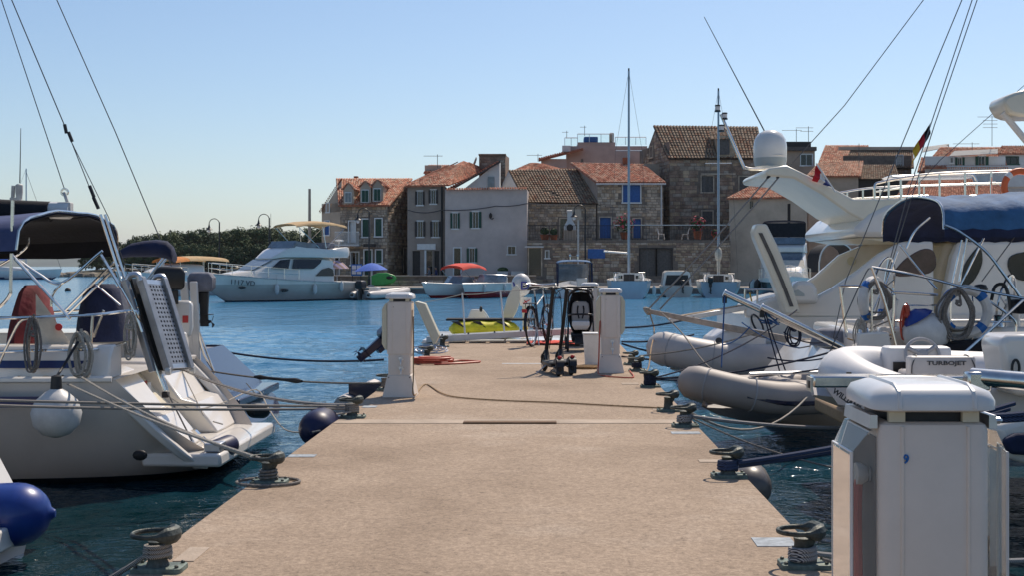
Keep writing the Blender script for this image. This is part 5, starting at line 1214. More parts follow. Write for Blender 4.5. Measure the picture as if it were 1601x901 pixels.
def outboard(parent, M, m='black_plastic', cowl='black_plastic', s=1.0, name='outboard'):
    """outboard motor: local z up, x forward, clamp at the origin"""
    if parent is None: return None
    mb = MB(M); mb.loft([[(x0 * s, -w_ * s, z * s), (x1 * s, -w_ * s, z * s), (x1 * s, w_ * s, z * s), (x0 * s, w_ * s, z * s)] for x0, x1, w_, z in ((-.30, .10, .13, .12), (-.36, .14, .17, .2), (-.37, .15, .18, .42), (-.30, .10, .14, .52), (-.22, .02, .08, .54))]); ob = mb.build(name, cowl, parent, bevel=.03 * s)
    mb = MB(M); mb.loft([[(x0 * s, -w_ * s, z * s), (x1 * s, -w_ * s, z * s), (x1 * s, w_ * s, z * s), (x0 * s, w_ * s, z * s)] for x0, x1, w_, z in ((-.26, -.06, .06, .119), (-.24, -.08, .05, -.35), (-.26, -.08, .03, -.6))]); mb.build('leg', m, ob, bevel=.01)
    mb = MB(M); mb.loft([[(-.34 * s, -.1 * s, -.36 * s), (-.05 * s, -.1 * s, -.36 * s), (-.05 * s, .1 * s, -.36 * s), (-.34 * s, .1 * s, -.36 * s)], [(-.34 * s, -.1 * s, -.345 * s), (-.05 * s, -.1 * s, -.345 * s), (-.05 * s, .1 * s, -.345 * s), (-.34 * s, .1 * s, -.345 * s)]]); mb.build('cavitation_plate', m, ob)
    mb = MB(M); mb.ell((-.17 * s, 0, -.5 * s), (.16 * s, .045 * s, .045 * s), 8, 6); 
    for k in range(3):
        a = 2.09 * k; mb.prism([V((-.33 * s, .02 * s * cos(a), -.5 * s + .02 * s * sin(a))), V((-.36 * s, .12 * s * cos(a - .4), -.5 * s + .12 * s * sin(a - .4))), V((-.33 * s, .13 * s * cos(a + .3), -.5 * s + .13 * s * sin(a + .3)))], (.012 * s, 0, 0))
    mb.build('propeller', m, ob)
    mb = MB(M); mb.bb(-.08 * s, .04 * s, -.1 * s, .1 * s, -.12 * s, .115 * s); mb.build('clamp', m, ob, bevel=.01)
    return ob
def rope(pts, r, m, label, name='mooring_line', cat='rope', n=6, group=None):
    mb = MB(); mb.tube(pts, r, n); return tag(mb.build(name, m), label, cat, group)
def lifering(parent, c, r, nx, ny, m='fender_white', band='blue_letter', rr=.055, bands=4, name='lifebuoy'):
    mb = MB(); pts = ring(c, r, 28, nx, ny); mb.tube(pts, rr, 10, closed=True); o = mb.build(name, m, parent)
    for k in range(bands):
        a0 = 2 * pi * (k + .5) / bands - .16; arc = [V(c) + V(nx) * r * cos(a0 + .08 * q) + V(ny) * r * sin(a0 + .08 * q) for q in range(5)]
        mb = MB(); mb.tube(arc, rr * 1.05, 10, cap=False); mb.build('band', band, o)
    return o
# ---------------------------------------------------------------- white sailing yacht moored stern-to on the left
YC, XS = 13.45, -3.12
M = frame((XS, YC, 0), pi)          # forward is -X, port side faces the camera
sb = thing('sailing_yacht', 'white sailing yacht moored stern-to on the left, with dark sprayhood canopy', 'sailboat', (XS, YC, 0))
mb = MB(M); hp, hs = hull(mb, 10.4, 3.5, (1.05, 1.35), .35, .7, .82, trake=.95, strip=[(.05, 1)], nst=40, nsec=16, rake_lo=.12, cap=False, pw=.62, lift=.5); mb.build('hull', 'hull_yacht_left', sb, smooth=50)
mb = MB(M); mb.tube([p + V((0, .01, -.02)) for p in hp], .03, 6); mb.tube([p + V((0, -.01, -.02)) for p in hs], .03, 6); mb.build('rubbing_strake', 'gelcoat', sb)
# transom: raked inner face, quarter mouldings, walkthrough, bathing platform
tw = hp[0].y
def tr(y, z, o=0.0): return V((.12 + .93 * max(0, (z - .12) / .93) + o, y, z))
for s_ in (-1, 1):
    mb = MB(M); y0, y1 = s_ * .32, s_ * (tw - .07)
    mb.loft([[tr(y0, z, o), tr(y1 * k, z, o), tr(y1 * k, z, o + .5), tr(y0, z, o + .5)] for z, o, k in ((.30, .10, .80), (.45, .06, .90), (.62, .03, .95), (.66, .14, .96), (.92, .08, .99), (1.04, .06, 1), (1.07, .12, 1))])
    mb.build('transom_quarter', 'gelcoat', sb, smooth=25, bevel=.025)
mb = MB(M); mb.loft([[tr(-.31, z, .30), tr(.31, z, .30), tr(.31, z, .36), tr(-.31, z, .36)] for z in (.32, 1.02)]); gt = mb.build('transom_gate', 'gelcoat_cream', sb, bevel=.01)
mb = MB(M); q = tr(-.12, .80, .285); mb.box(q, (.012, .10, .12)); mb.build('sticker', 'white_paint', gt); mb = MB(M); q = tr(-.12, .85, .277); mb.box(q, (.012, .10, .05)); mb.build('sticker', 'red_paint', gt)
mb = MB(M); mb.loft([[(-.02, -tw * .86, z0), (.75, -tw * .84, z0), (.75, tw * .84, z0), (-.02, tw * .86, z0)] for z0 in (.17, .30)]); pf = mb.build('bathing_platform', 'gelcoat', sb, bevel=.03)
for s_ in (-1, 1):
    mb = MB(M); mb.loft([[tr(s_ * (tw - .0) * k, z, -.01), tr(s_ * (tw - .10) * k, z, -.015), tr(s_ * (tw - .10) * k, z, .12), tr(s_ * tw * k, z, .12)] for z, k in ((.14, .80), (.3, .90), (.5, .955), (.8, .99), (1.06, 1.0))])
    mb.build('quarter_moulding', 'gelcoat', sb, smooth=40, bevel=.02)
mb = MB(M); mb.loft([[tr(.5, z, -.03), tr(.58, z, -.03), tr(.58, z, .01), tr(.5, z, .01)] for z in (.40, .44)]); mb.tube([tr(.62, .36, .0), tr(.62, .18, -.02)], .012, 6); mb.tube([tr(.46, .36, .0), tr(.46, .18, -.02)], .012, 6); mb.build('folding_ladder', 'steel', sb)
mb = MB(M); mb.bb(.0, .16, .95, 1.18, .31, .39); mb.build('platform_hinge', 'alu', sb, bevel=.01)
mb = MB(M); mb.ell((.62, 1.655, .35), (.07, .03, .05), 10, 7); mb.build('exhaust', 'rubber', sb)
# side deck, coaming, blue stripe, lettering
mb = MB(M); deck(mb, hp, hs, -.03, .02, 0, 20, .02); mb.build('side_deck', 'gelcoat', sb)
for s_ in (-1, 1):
    mb = MB(M); mb.loft([[(x, s_ * (1.36 - .08 * (z > 1.2)), z) for z in (1.03,)] + [(x, s_ * 1.34, 1.24), (x, s_ * 1.24, 1.34), (x, s_ * 1.02, 1.34), (x, s_ * 1.0, 1.03)] for x in (1.0, 1.25, 4.2)])
    co = mb.build('cockpit_coaming', 'gelcoat', sb, smooth=40, bevel=.02)
mb = MB(M); mb.prism([(1.35, 1.362, 1.13), (4.2, 1.362, 1.13), (4.2, 1.346, 1.20), (1.2, 1.346, 1.20)], (0, .008, 0)); mb.build('stripe', 'stripe_blue', co)
mb = MB(M); mb.prism([(1.60, 1.735, .80), (1.48, 1.735, .90), (3.4, 1.775, .90), (3.4, 1.775, .80)], (0, .012, 0)); mb.build('hull_stripe', 'stripe_blue', sb)
q = M @ V((2.02, 1.765, .955)); text_on('Cruiser', .105, facing(q, (1, .03, 0), (0, 0, 1)), 'dark_letter', sb, 'hull_lettering', .004, 'RIGHT', shear=.25)
mb = MB(M); mb.bb(1.1, 4.2, -1.0, 1.0, .55, .62); mb.build('cockpit_sole', 'teak', sb)
for s_ in (-1, 1):
    mb = MB(M); mb.bb(1.15, 4.2, s_ * .55, s_ * 1.0, .622, .98)
    mb.build('cockpit_seat', 'gelcoat', sb, bevel=.03)
# pushpit rails (photo trace, near side at Y 11.95, far side at Y 14.9)
def PX(seq, Y): return [P(x, y, Y) for x, y in seq]
yn = 11.98
mb = MB(); mb.tube(spl(PX([(-40, 499), (10, 498), (45, 497)], yn) + PX([(100, 495), (150, 493)], yn + .2) + PX([(192, 488), (212, 487), (216, 497)], yn + .5) + PX([(228, 530), (258, 612)], yn + .6), 5), .016, 7)
pr = mb.build('pushpit_rail', 'steel', sb)
mb = MB(); mb.tube(spl(PX([(-30, 552), (60, 549), (130, 548)], yn) + PX([(165, 546), (198, 536)], yn + .3), 5), .013, 7); mb.build('pushpit_rail', 'steel', sb)
mb = MB(); mb.tube(spl(PX([(-2, 570), (12, 540), (30, 505), (48, 497)], yn), 4), .014, 7); mb.build('stanchion', 'steel', sb)
for seq, Y in (([(145, 494), (139, 594)], yn), ([(213, 490), (212, 545)], yn + .5), ([(162, 486), (146, 528)], yn + .4)): mb = MB(); mb.tube(PX(seq, Y), .014, 7); mb.build('stanchion', 'steel', sb)
yf = 14.85
mb = MB(); mb.tube(spl(PX([(60, 490), (140, 485), (205, 482), (222, 484), (238, 520), (250, 560)], yf), 4), .014, 7); mb.build('pushpit_rail', 'steel', sb)
# twin backstay-side struts sloping down to the platform
for dx in (0, 7): mb = MB(); mb.tube(PX([(157 + dx, 335), (195 + dx, 455), (258 + dx * .6, 612)], yn + .55 + dx * .02), .014, 7); mb.build('gantry_strut', 'steel', sb)
mb = MB(); q = P(259, 618, yn + .6); mb.box(q, (.07, .05, .06)); mb.build('strut_foot', 'dark_metal', sb, bevel=.01)
# canopy frame tubes
for seq, Y, r_ in (([(20, 310), (17, 440), (15, 462), (0, 480), (-20, 492)], yn + .1, .016), ([(18, 398), (70, 455), (110, 500)], yn + .2, .016), ([(20, 400), (60, 428), (96, 443), (150, 400), (160, 392)], yn + .3, .014),
                   ([(45, 371), (42, 385), (25, 400), (0, 415)], yn + .4, .012), ([(96, 443), (82, 462), (80, 480)], yn + .3, .013), ([(158, 398), (205, 478), (222, 520)], yn + .5, .014), ([(100, 488), (178, 410)], yn + .9, .014), ([(106, 492), (185, 414)], yn + .9, .014), ([(150, 446), (188, 478)], yn + .8, .011)):
    mb = MB(); mb.tube(spl(PX(seq, Y), 5), r_, 7); mb.build('canopy_tube', 'steel', sb)
# canopy: arched cover, its stern hoop seen from outside, black inner sheet painting the shade of its underside
rows = []
for X, zt, zl in ((-9.5, 2.46, 2.20), (-8.0, 2.52, 2.20), (-7.0, 2.55, 2.20), (-6.2, 2.585, 2.21), (-5.6, 2.62, 2.22), (-5.2, 2.65, 2.24), (-4.98, 2.66, 2.25)):
    row = []
    for k in range(17):
        a = pi * k / 16; row.append((X + .06 * sin(a), 13.45 - 1.42 * cos(a), zl + (zt - zl) * sin(a) ** .5 + .008 * sin(k * 1.7 + X * 3)))
    rows.append(row)
mb = MB(); mb.sheet(rows, .012); cn = mb.build('canopy', 'violet_cloth', sb, smooth=60)
mb = MB(); mb.sheet([[(p[0], 13.45 + (p[1] - 13.45) * .985, p[2] - .022) for p in r] for r in rows], .006); mb.build('canopy_inner_shade', 'canopy_cloth', cn, smooth=60)
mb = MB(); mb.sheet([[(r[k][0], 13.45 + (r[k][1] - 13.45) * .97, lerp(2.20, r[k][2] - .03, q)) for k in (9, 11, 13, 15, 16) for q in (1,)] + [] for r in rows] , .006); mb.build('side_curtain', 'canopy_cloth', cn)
mb = MB(); mb.sheet([[(r[k][0] - .02, 13.9 + .9 * q, 2.26 + .0 * q) for q, k in ((0, 8), (1, 14))] for r in rows[:3]], .01); mb = MB()
mb.tube([V((p[0], p[1], p[2] + .008)) for p in rows[-1]], .014, 6); mb.build('canopy_bow', 'steel', sb)
mb = MB(); mb.tube([V((p[0], p[1], p[2] - .02)) for p in rows[-3]], .012, 6); mb.build('canopy_bow', 'steel', sb)
# covered wheel pedestals and canvas
def cloth_blob(parent, name, c, dims, m, seed, n=16, top=.5, folds=.05):
    random.seed(seed); mb = MB(); rings = []
    for i in range(9):
        v = i / 8; w_ = lerp(1.0, top, v ** 1.6) * (1 if v < .9 else .75)
        rings.append([V((c[0] + dims[0] / 2 * w_ * (1 + folds * sin(k * 2.4 + i * .3 + seed)) * cos(2 * pi * k / n), c[1] + dims[1] / 2 * w_ * (1 + folds * sin(k * 3.1 + seed)) * sin(2 * pi * k / n), c[2] + dims[2] * v)) for k in range(n)])
    mb.loft(rings); return mb.build(name, m, parent, smooth=55)
a = P(33, 548, 12.6); cloth_blob(sb, 'wheel_cover', (a.x, 12.9, a.z), (.36, .9, .64), 'red_cloth', 2, top=.45, folds=.06)
a = P(160, 527, 14.2); cloth_blob(sb, 'pedestal_cover', (a.x, 14.2, a.z - .05), (.55, .5, .64), 'navy_cloth', 4, top=.62, folds=.05)
a = P(180, 525, 14.3); cloth_blob(sb, 'pedestal_cover', (a.x + .02, 14.35, a.z - .05), (.28, .5, .56), 'grey_cloth', 5, top=.7)
mb = MB(); mb.sheet([PX([(56, 460), (56, 548)], 12.3), PX([(80, 492), (78, 545)], 12.35), PX([(112, 540), (110, 546)], 12.45)], .012); mb.build('weather_cloth', 'cream_cloth', sb)
mb = MB(); q = P(94, 512, 12.38); mb.lathe([(.035, 0), (.035, .008)], q + V((0, -.03, 0)), 12, M=Matrix.Rotation(pi / 2, 3, 'X')); mb.build('emblem', 'red_paint', sb)
# aerial post
mb = MB(); mb.tube(PX([(20, 310), (21, 290)], yn + .1), .018, 7); mb.lathe([(.028, 0), (.034, .05), (.034, .12), (.022, .13)], P(30, 309, yn + .1), 12); mb.bb(P(17, 0, yn + .1).x, P(33, 0, yn + .1).x, yn + .07, yn + .13, zpx(312, yn), zpx(308, yn)); an = mb.build('gps_aerial', 'dirty_white', sb)
mb = MB(); mb.tube(PX([(31, 286), (32.5, 200)], yn + .1), [.006, .003], 6); mb.build('whip_aerial', 'wire', an)
# boom with stowed sail
mb = MB(); mb.tube([V((-9.2, 13.45, 2.76)), P(110, 329, 13.45)], [.09, .09], 10); bo = mb.build('boom', 'alu_white', sb)
mb = MB(); e = P(79, 331, 13.45); mb.loft([[V((x, 13.45 + .13 * cos(a) * k, 2.66 + .02 + z0 + .13 * sin(a) * k)) for a in [2 * pi * j / 12 for j in range(12)]] for x, k, z0 in ((-9.2, 1.5, .1), (-7, 1.3, .05), (e.x - .5, .95, .0), (e.x, .85, -.01))]); mb.build('sail_cover', 'black_cloth', bo, smooth=60)
mb = MB(); q = P(102, 328, 13.45); mb.box(q, (.14, .10, .16)); mb.tube([P(106, 318, 13.45), P(100, 300, 13.45)], .02, 6); mb.build('boom_end', 'dirty_white', bo, bevel=.02)
# rigging: backstay, topping lift
for seq, Y, r_, nm in (([(-6, -25), (101, 296)], 13.45, .005, 'topping_lift'), ([(8, -25), (112, 222)], 13.45, .006, 'backstay'), ([(112, 222), (153, 326)], 13.0, .005, 'backstay_leg'), ([(112, 222), (170, 340), (262, 612)], 13.4, .0045, 'backstay_leg')):
    mb = MB(); mb.tube(PX(seq, Y), r_, 5); mb.build(nm, 'wire', sb)
for seq, Y in (([(101, 194), (104, 208)], 13.45), ([(107, 206), (113, 221)], 13.45), ([(140, 290), (147, 308)], 13.0), ([(146, 308), (154, 326)], 13.0)): mb = MB(); mb.tube(PX(seq, Y), .018, 7); mb.build('rigging_screw', 'dark_metal', sb)
mb = MB(); q = P(101, 300, 13.45); mb.tube(ring(q, .035, 12), .012, 6, closed=True); mb.build('shackle', 'steel', sb)
# perforated boarding gangway stowed upright on the stern rail
a0, a1, b1, b0 = P(262, 577, 12.55), P(300, 575, 13.0), P(252, 434, 13.0), P(219, 436, 12.55)
t = thing('gangway', 'perforated aluminium gangway stowed upright on the yacht stern', 'gangway', a0)
ex = (a1 - a0); ez = (b0 - a0); nn = ez.cross(ex).normalized()
if nn.y > 0: nn = -nn
def gp(u, v, o=0.0): return a0 + ex * u + ez * v + nn * o
mb = MB(); nu, nv = 6, 18; du, dv = .72 / nu, .9 / nv
us = [.14]; vs = [.05]
for i in range(nu): us += [.14 + du * (i + .28), .14 + du * (i + .78)]
us.append(.86)
for j in range(nv): vs += [.05 + dv * (j + .25), .05 + dv * (j + .72)]
vs.append(.95)
for i in range(len(us) - 1):
    for j in range(len(vs) - 1):
        if i % 2 == 1 and j % 2 == 1: continue
        mb.prism([gp(us[i], vs[j]), gp(us[i + 1], vs[j]), gp(us[i + 1], vs[j + 1]), gp(us[i], vs[j + 1])], -nn * .012)
mb.build('perforated_tread', 'alu_dull', t, smooth=0)
for u0, u1 in ((-.02, .139), (.861, 1.02)): mb = MB(); mb.prism([gp(u0, -.02, .03), gp(u1, -.02, .03), gp(u1, 1.02, .03), gp(u0, 1.02, .03)], -nn * .075); mb.build('side_rail', 'alu_dull', t, smooth=0, bevel=.006)
for v0, v1 in ((0, .049), (.951, 1.0)): mb = MB(); mb.prism([gp(.14, v0), gp(.86, v0), gp(.86, v1), gp(.14, v1)], -nn * .02); mb.build('end_plate', 'alu', t, smooth=0)
mb = MB(); mb.prism([gp(-.02, 0, -.08), gp(1.0, 0, -.08), gp(.98, 1.03, -.08), gp(-.02, 1.03, -.08)], -nn * .03); mb.build('folded_half', 'dark_metal', t, smooth=0)
mb = MB(); mb.prism([gp(-.22, 0, -.09), gp(-.10, 0, -.09), gp(-.10, 1.02, -.09), gp(-.22, 1.02, -.09)], -nn * .06); mb.build('side_rail', 'alu_dull', t, smooth=0, bevel=.006)
for u in (.0, .98):
    mb = MB(); c = gp(u, 1.0, -.03); mb.tube(spl([gp(u, .98, .0), gp(u, 1.05, -.01), gp(u - .05, 1.06, -.08), gp(u - .08, 1.0, -.14)], 4), .03, 8); mb.build('hinge_bend', 'alu', t)
    mb = MB(); mb.lathe([(.035, -.025), (.04, 0), (.035, .025)], gp(u, -.03, .0), 12, 'X'); mb.build('wheel', 'dirty_white', t)
# loop of rope coils on the rails
def hank(c, w_, hgt, m, label, seed, n=5, r=.010):
    random.seed(seed); mb = MB(); c = V(c)
    for k in range(n):
        o = V((random.uniform(-.03, .03), random.uniform(-.03, .03), 0)); hh = hgt * random.uniform(.85, 1.05); ww = w_ * random.uniform(.6, 1.1)
        mb.tube(spl([c + o + V((0, 0, 0)), c + o + V((-ww / 2, 0, -hh * .45)), c + o + V((-ww * .35, 0, -hh * .9)), c + o + V((0, 0, -hh)), c + o + V((ww * .35, 0, -hh * .9)), c + o + V((ww / 2, 0, -hh * .45))], 5, True), r, 5, closed=True)
    mb.tube(spl([c + V((-.03, -.02, -hgt * .25)), c + V((.03, -.03, -hgt * .27)), c + V((-.03, -.03, -hgt * .30)), c + V((.03, -.03, -hgt * .33)), c + V((0, 0, .03))], 4), r * 1.1, 5)
    return tag(mb.build('rope_coil', m), label, 'rope')
hank(P(53, 497, yn - .03), .13, .50, 'rope_grey', 'grey rope hank on the rail below the red canvas', 1); hank(P(127, 520, yn - .03), .2, .42, 'rope_white', 'thick pale rope hank hanging over the yacht side', 2, 6, .013); hank(P(204, 492, yn + .45), .10, .42, 'rope_white', 'rope hank hanging beside the gangway', 3, 4)
mb = MB(); random.seed(4); pts = [P(20 + k * 5.5, 592 + 3 * sin(k * 1.7), yn + .1) + V((0, .1 * cos(k), 0)) for k in range(16)]; mb.tube(spl(pts, 3), .013, 5); tag(mb.build('loose_rope', 'rope_tan'), 'loose rope heaped on the side deck of the yacht', 'rope')
# fenders
c = P(88, 648, 11.55); t = thing('ball_fender', 'big white ball fender hanging on the yacht quarter', 'fender', c - V((0, 0, .24)))
mb = MB(); mb.lathe([(.03, .235), (.045, .20), (.10, .165), (.185, .09), (.222, -.02), (.20, -.13), (.12, -.215), (.03, -.245)], c + V((0, 0, .03)), 22); mb.build('ball', 'fender_white', t, smooth=70)
mb = MB(); mb.lathe([(.055, .16), (.05, .22), (.045, .30), (.02, .31)], c + V((0, 0, .04)), 12); mb.tube([c + V((0, 0, .33)), P(100, 572, 11.75), P(122, 535, 11.9)], .012, 6); mb.build('eye_and_lanyard', 'black_plastic', t)
loose_fender(P(348, 701, 12.6), .105, .42, 'fender_navy', 'dark blue fender at the yacht stern corner', P(333, 660, 12.7), axis=(.35, 1, .1))
loose_fender(P(500, 668, 11.55), .165, .56, 'fender_navy', 'round dark blue fender between pier edge and water', axis=(.05, 1, .05))
mb = MB(); mb.tube([P(515, 650, 11.6), B['L3'] + V((0, -.06, .06))], .008, 5); tag(mb.build('fender_lanyard', 'rope_white'), 'short lanyard from the dark blue fender to its bollard', 'rope')

# ---------------------------------------------------------------- nearest boat at the left edge
t = thing('motor_boat', 'white boat stern cut by the left edge of the photo', 'boat', (-4.6, 8.55, 0))
Mn = frame((-3.80, 8.55, 0), pi)
mb = MB(Mn); hp2, hs2 = hull(mb, 8.0, 2.3, (.85, 1.1), .35, .6, .9, trake=.40, strip=[(.05, 1)], rake_lo=.2); mb.build('hull', ['gelcoat', 'antifoul'], t, smooth=50)
mb = MB(Mn); deck(mb, hp2, hs2, -.04, .03, 0, 20, .02); mb.build('deck', 'gelcoat', t)
mb = MB(Mn); mb.loft([[(.3, -1.0, .82), (.3, 1.0, .82), (.42, 1.0, .95), (.42, -1.0, .95)], [(7, -.9, .95), (7, .9, .95), (7, .9, 1.1), (7, -.9, 1.1)]]); mb.build('coaming', 'gelcoat', t, bevel=.03)
for k in range(6): mb = MB(Mn); mb.bb(-.05 + .0, .24, -.9 + .3 * k, -.63 + .3 * k, .30, .33); mb.build('teak_plank', 'teak', t)
mb = MB(Mn); mb.bb(-.1, .3, -1.0, 1.0, .14, .298); mb.build('bathing_platform', 'gelcoat', t, bevel=.02)
mb = MB(Mn); mb.tube([(.12, 1.06, .42), (.45, 1.12, .80), (.6, 1.14, .95)], .022, 7); mb.build('grab_rail', 'gelcoat', t)
mb = MB(Mn); mb.bb(.30, .42, 1.10, 1.17, .74, .82); mb.build('cleat', 'steel', t, bevel=.01)
c = P(4, 806, 9.0); loose_fender(c, .222, .66, 'fender_blue', 'big glossy blue fender at the lower left edge', axis=(1, .15, 0))
rope([c + V((-.2, 0, .15)), P(-10, 740, 9.15)], .008, 'rope_white', 'lanyard holding the big blue fender')

# ---------------------------------------------------------------- dark-hulled boat behind the white yacht
t = thing('sailing_yacht', 'dark blue hulled yacht stern behind the white yacht', 'sailboat', (-4.2, 17.4, 0))
Md = frame((-3.78, 17.2, 0), pi)
mb = MB(Md); p3, s3 = hull(mb, 9.5, 3.2, (.95, 1.25), .3, .6, .85, trake=.9, strip=[(.80, 1)], rake_lo=.15, capm=1); mb.build('hull', 'hull_dark_yacht', t, smooth=50)
mb = MB(Md); deck(mb, p3, s3, -.03, .02, 0, 20, .03); mb.build('deck', 'grey_cloth', t)
mb = MB(Md); mb.bb(1.2, 4, -1.1, 1.1, .93, 1.2); mb.build('coaming', 'gelcoat', t, bevel=.04)
mb = MB(Md); mb.loft([[(.05, -1.2, .32), (.05, 1.2, .32), (.5, 1.2, .32), (.5, -1.2, .32)], [(.05, -1.2, .42), (.05, 1.2, .42), (.5, 1.2, .42), (.5, -1.2, .42)]]); mb.build('bathing_platform', 'navy_gel', t, bevel=.02)
# rolled sun awning on its frame
yb_ = 16.6; rr = []
for px, py, hh in ((192, 393, .10), (205, 388, .14), (225, 386, .17), (245, 385, .18), (262, 388, .19), (270, 394, .17), (273, 400, .10)):
    c = P(px, py + 3, yb_); rr.append([c + V((0, .12 * cos(a), hh * .62 * sin(a))) for a in [2 * pi * j / 12 for j in range(12)]])
mb = MB(); mb.loft(rr); mb.build('rolled_awning', 'navy_cloth', t, smooth=60)
for seq in ([(262, 402), (200, 478), (190, 490)], [(256, 402), (228, 440)]): mb = MB(); mb.tube(PX(seq, yb_), .016, 7); mb.build('awning_tube', 'steel', t)
mb = MB(); mb.tube(PX([(78, -25), (180, 205), (270, 421)], 17.2), .007, 5); mb.build('backstay', 'wire', t)
for seq, Y in (([(287, 440), (300, 573)], 16.3), ([(303, 440), (308, 572)], 16.3)): mb = MB(); a, b = PX(seq, Y); mb.loft([[p + V((-.05, -.03, 0)), p + V((.05, -.03, 0)), p + V((.05, .03, 0)), p + V((-.05, .03, 0))] for p in (a, b)]); mb.build('davit_post', 'gelcoat', t, bevel=.015)
mb = MB(); mb.tube(spl(PX([(302, 470), (316, 545), (334, 580)], 16.3), 4), .02, 7); mb.tube(PX([(312, 520), (336, 585)], 16.2), .014, 7); mb.build('davit_stay', 'steel', t)
mb = MB(); c = P(287, 497, 16.0); rg_ = [];
mb.loft([[c + V((x * w_, y * w_, z)) for x, y in ((-1, -.5), (1, -.5), (1, .5), (-1, .5))] for w_, z in ((.09, -.24), (.115, -.12), (.115, .17), (.08, .21))]); lb = mb.build('lifebuoy_case', 'gelcoat_cool', t, bevel=.03)
mb = MB(); mb.box(c + V((.04, -.062, -.02)), (.07, .008, .09)); mb.build('label', 'red_paint', lb)
om = thing('outboard_motor', 'black outboard motor clamped on the stern rail behind the gangway', 'outboard', P(268, 470, 15.9))
outboard(om, frame(P(275, 465, 15.9), pi * .1), s=.72)
om = thing('outboard_motor', 'outboard motor under a grey cover beside the white davit posts', 'outboard', P(303, 470, 16.4))
outboard(om, frame(P(307, 466, 16.45), pi), cowl='grey_cloth', s=.62)
loose_fender(P(404, 643, 15.9), .095, .30, 'black_plastic', 'glossy black fender at the tip of the dark hull', P(385, 600, 16), axis=(.8, .5, -.1))
# small dark outboard boat behind the left pedestal
t = thing('dinghy', 'small dinghy with tilted dark outboard behind the left pedestal', 'dinghy', (-3.1, 19.6, 0))
Mq = frame((-2.42, 18.3, 0), R(88))
for s_ in (-1, 1): mb = MB(Mq); mb.tube(spl([(-1.2, s_ * .24, .22), (.2, s_ * .24, .22), (.7, s_ * .14, .28)], 4), .14, 10); mb.build('tube', 'rib_pale', t)
mb = MB(Mq); mb.bb(-1.0, .5, -.2, .2, .08, .16); mb.build('floor', 'rib_grey', t); mb = MB(Mq); mb.bb(-.95, -.88, -.22, .22, .161, .5); mb.build('transom', 'navy_gel', t)
Mo = Matrix.Translation(P(597, 546, 18.3)) @ Matrix.Rotation(R(30), 4, 'Z') @ Matrix.Rotation(R(52), 4, 'Y')
om = thing('outboard_motor', 'dark blue outboard tilted up with its propeller out of the water', 'outboard', P(585, 575, 18.3)); outboard(om, Mo, 'navy_gel', 'navy_gel', .62)

# ---------------------------------------------------------------- mooring lines on the left
b2 = B['L2'] + V((0, 0, .14)); b3 = B['L3'] + V((0, 0, .11)); b1 = B['L1'] + V((0, 0, .07)); b4 = B['L4'] + V((0, 0, .08))
rope(sag(P(106, 601, 11.75), b2 + V((-.05, 0, .02)), .03), .012, 'rope_white', 'upper of two pale stern lines to the second left bollard')
rope(sag(P(126, 590, 11.85), b2 + V((-.05, .03, 0)), .05), .012, 'rope_white', 'lower of two pale stern lines to the second left bollard')
rope(sag(P(-30, 626, 10.6), b3 + V((-.06, -.05, .0)), .01), .012, 'rope_twist', 'upper twisted line running left from the third bollard')
rope(sag(P(-30, 634, 10.4), b3 + V((-.06, -.06, -.02)), .02), .012, 'rope_twist', 'lower twisted line running left from the third bollard')
rope(sag(P(285, 578, 14.5), b3 + V((-.06, .05, .0)), .10), .017, 'rope_check', 'black and white checked line from the dark yacht to the pier')
rope(sag(P(300, 576, 16.2), b4 + V((-.05, 0, 0)), .06), .011, 'rope_grey', 'grey line with black snubber to the hidden bollard'); 
q0 = P(398, 590, 15.4); q1 = P(472, 597, 14.9); mb = MB(); mb.tube(spl([q0, q0.lerp(q1, .12), q0.lerp(q1, .22), q0.lerp(q1, .5), q0.lerp(q1, .8), q0.lerp(q1, .9), q1], 3), [.015, .02, .026, .03, .03, .026, .022, .018, .018, .018, .018, .022, .028, .032, .032, .03, .026, .02, .015], 8); tag(mb.build('rubber_snubber', 'rubber'), 'black rubber snubber on the grey mooring line', 'snubber')
rope(sag(P(325, 546, 20), P(600, 563, 19.0), .09), .016, 'rope_navy', 'dark line over the water to the far left bollards')
rope(spl([P(262, 620, 12.6), P(300, 640, 12.5), P(345, 632, 13.2), P(400, 610, 14.5), P(420, 640, 13.5), P(445, 672, 12.2), P(480, 677, 11.55), G(500, 676) + V((0, 0, .01))], 6), .007, 'rope_white', 'thin slack line looping from the yacht stern to the pier edge')
rope(sag(P(285, 582, 13.4), P(318, 650, 12.6), .0, 4), .006, 'rope_white', 'thin lashing hanging below the gangway foot')
rope(sag(P(262, 615, 12.5), P(300, 690, 12.3), .0, 4), .008, 'rope_grey', 'tackle line from the strut foot to the bathing platform')
rope(sag(b1 + V((-.05, 0, .0)), b1 + V((-.75, .1, -.35)), .03), .012, 'rope_twist', 'twisted line leaving the nearest left bollard')
wraps('L1', 'rope_twist', 'turns of twisted rope round the nearest left bollard', 3); wraps('L2', 'rope_grey', 'turns of rope round the second left bollard', 3, .008, .03); wraps('L3', 'rope_twist', 'turns of rope round the third left bollard', 4, .012, .05); wraps('L4', 'rope_grey', 'turns of rope round the bollard behind the left pedestal', 5, .012, .04)
mb = MB(); random.seed(3); c = B['L2']; mb.tube(ring(c + V((0, 0, .012)), .2, 24, (1, 0, 0), (0, 1, 0), .15), .010, 6, closed=True); tag(mb.build('rope_loop', 'rope_grey'), 'rope loop lying round the foot of the second left bollard', 'rope')
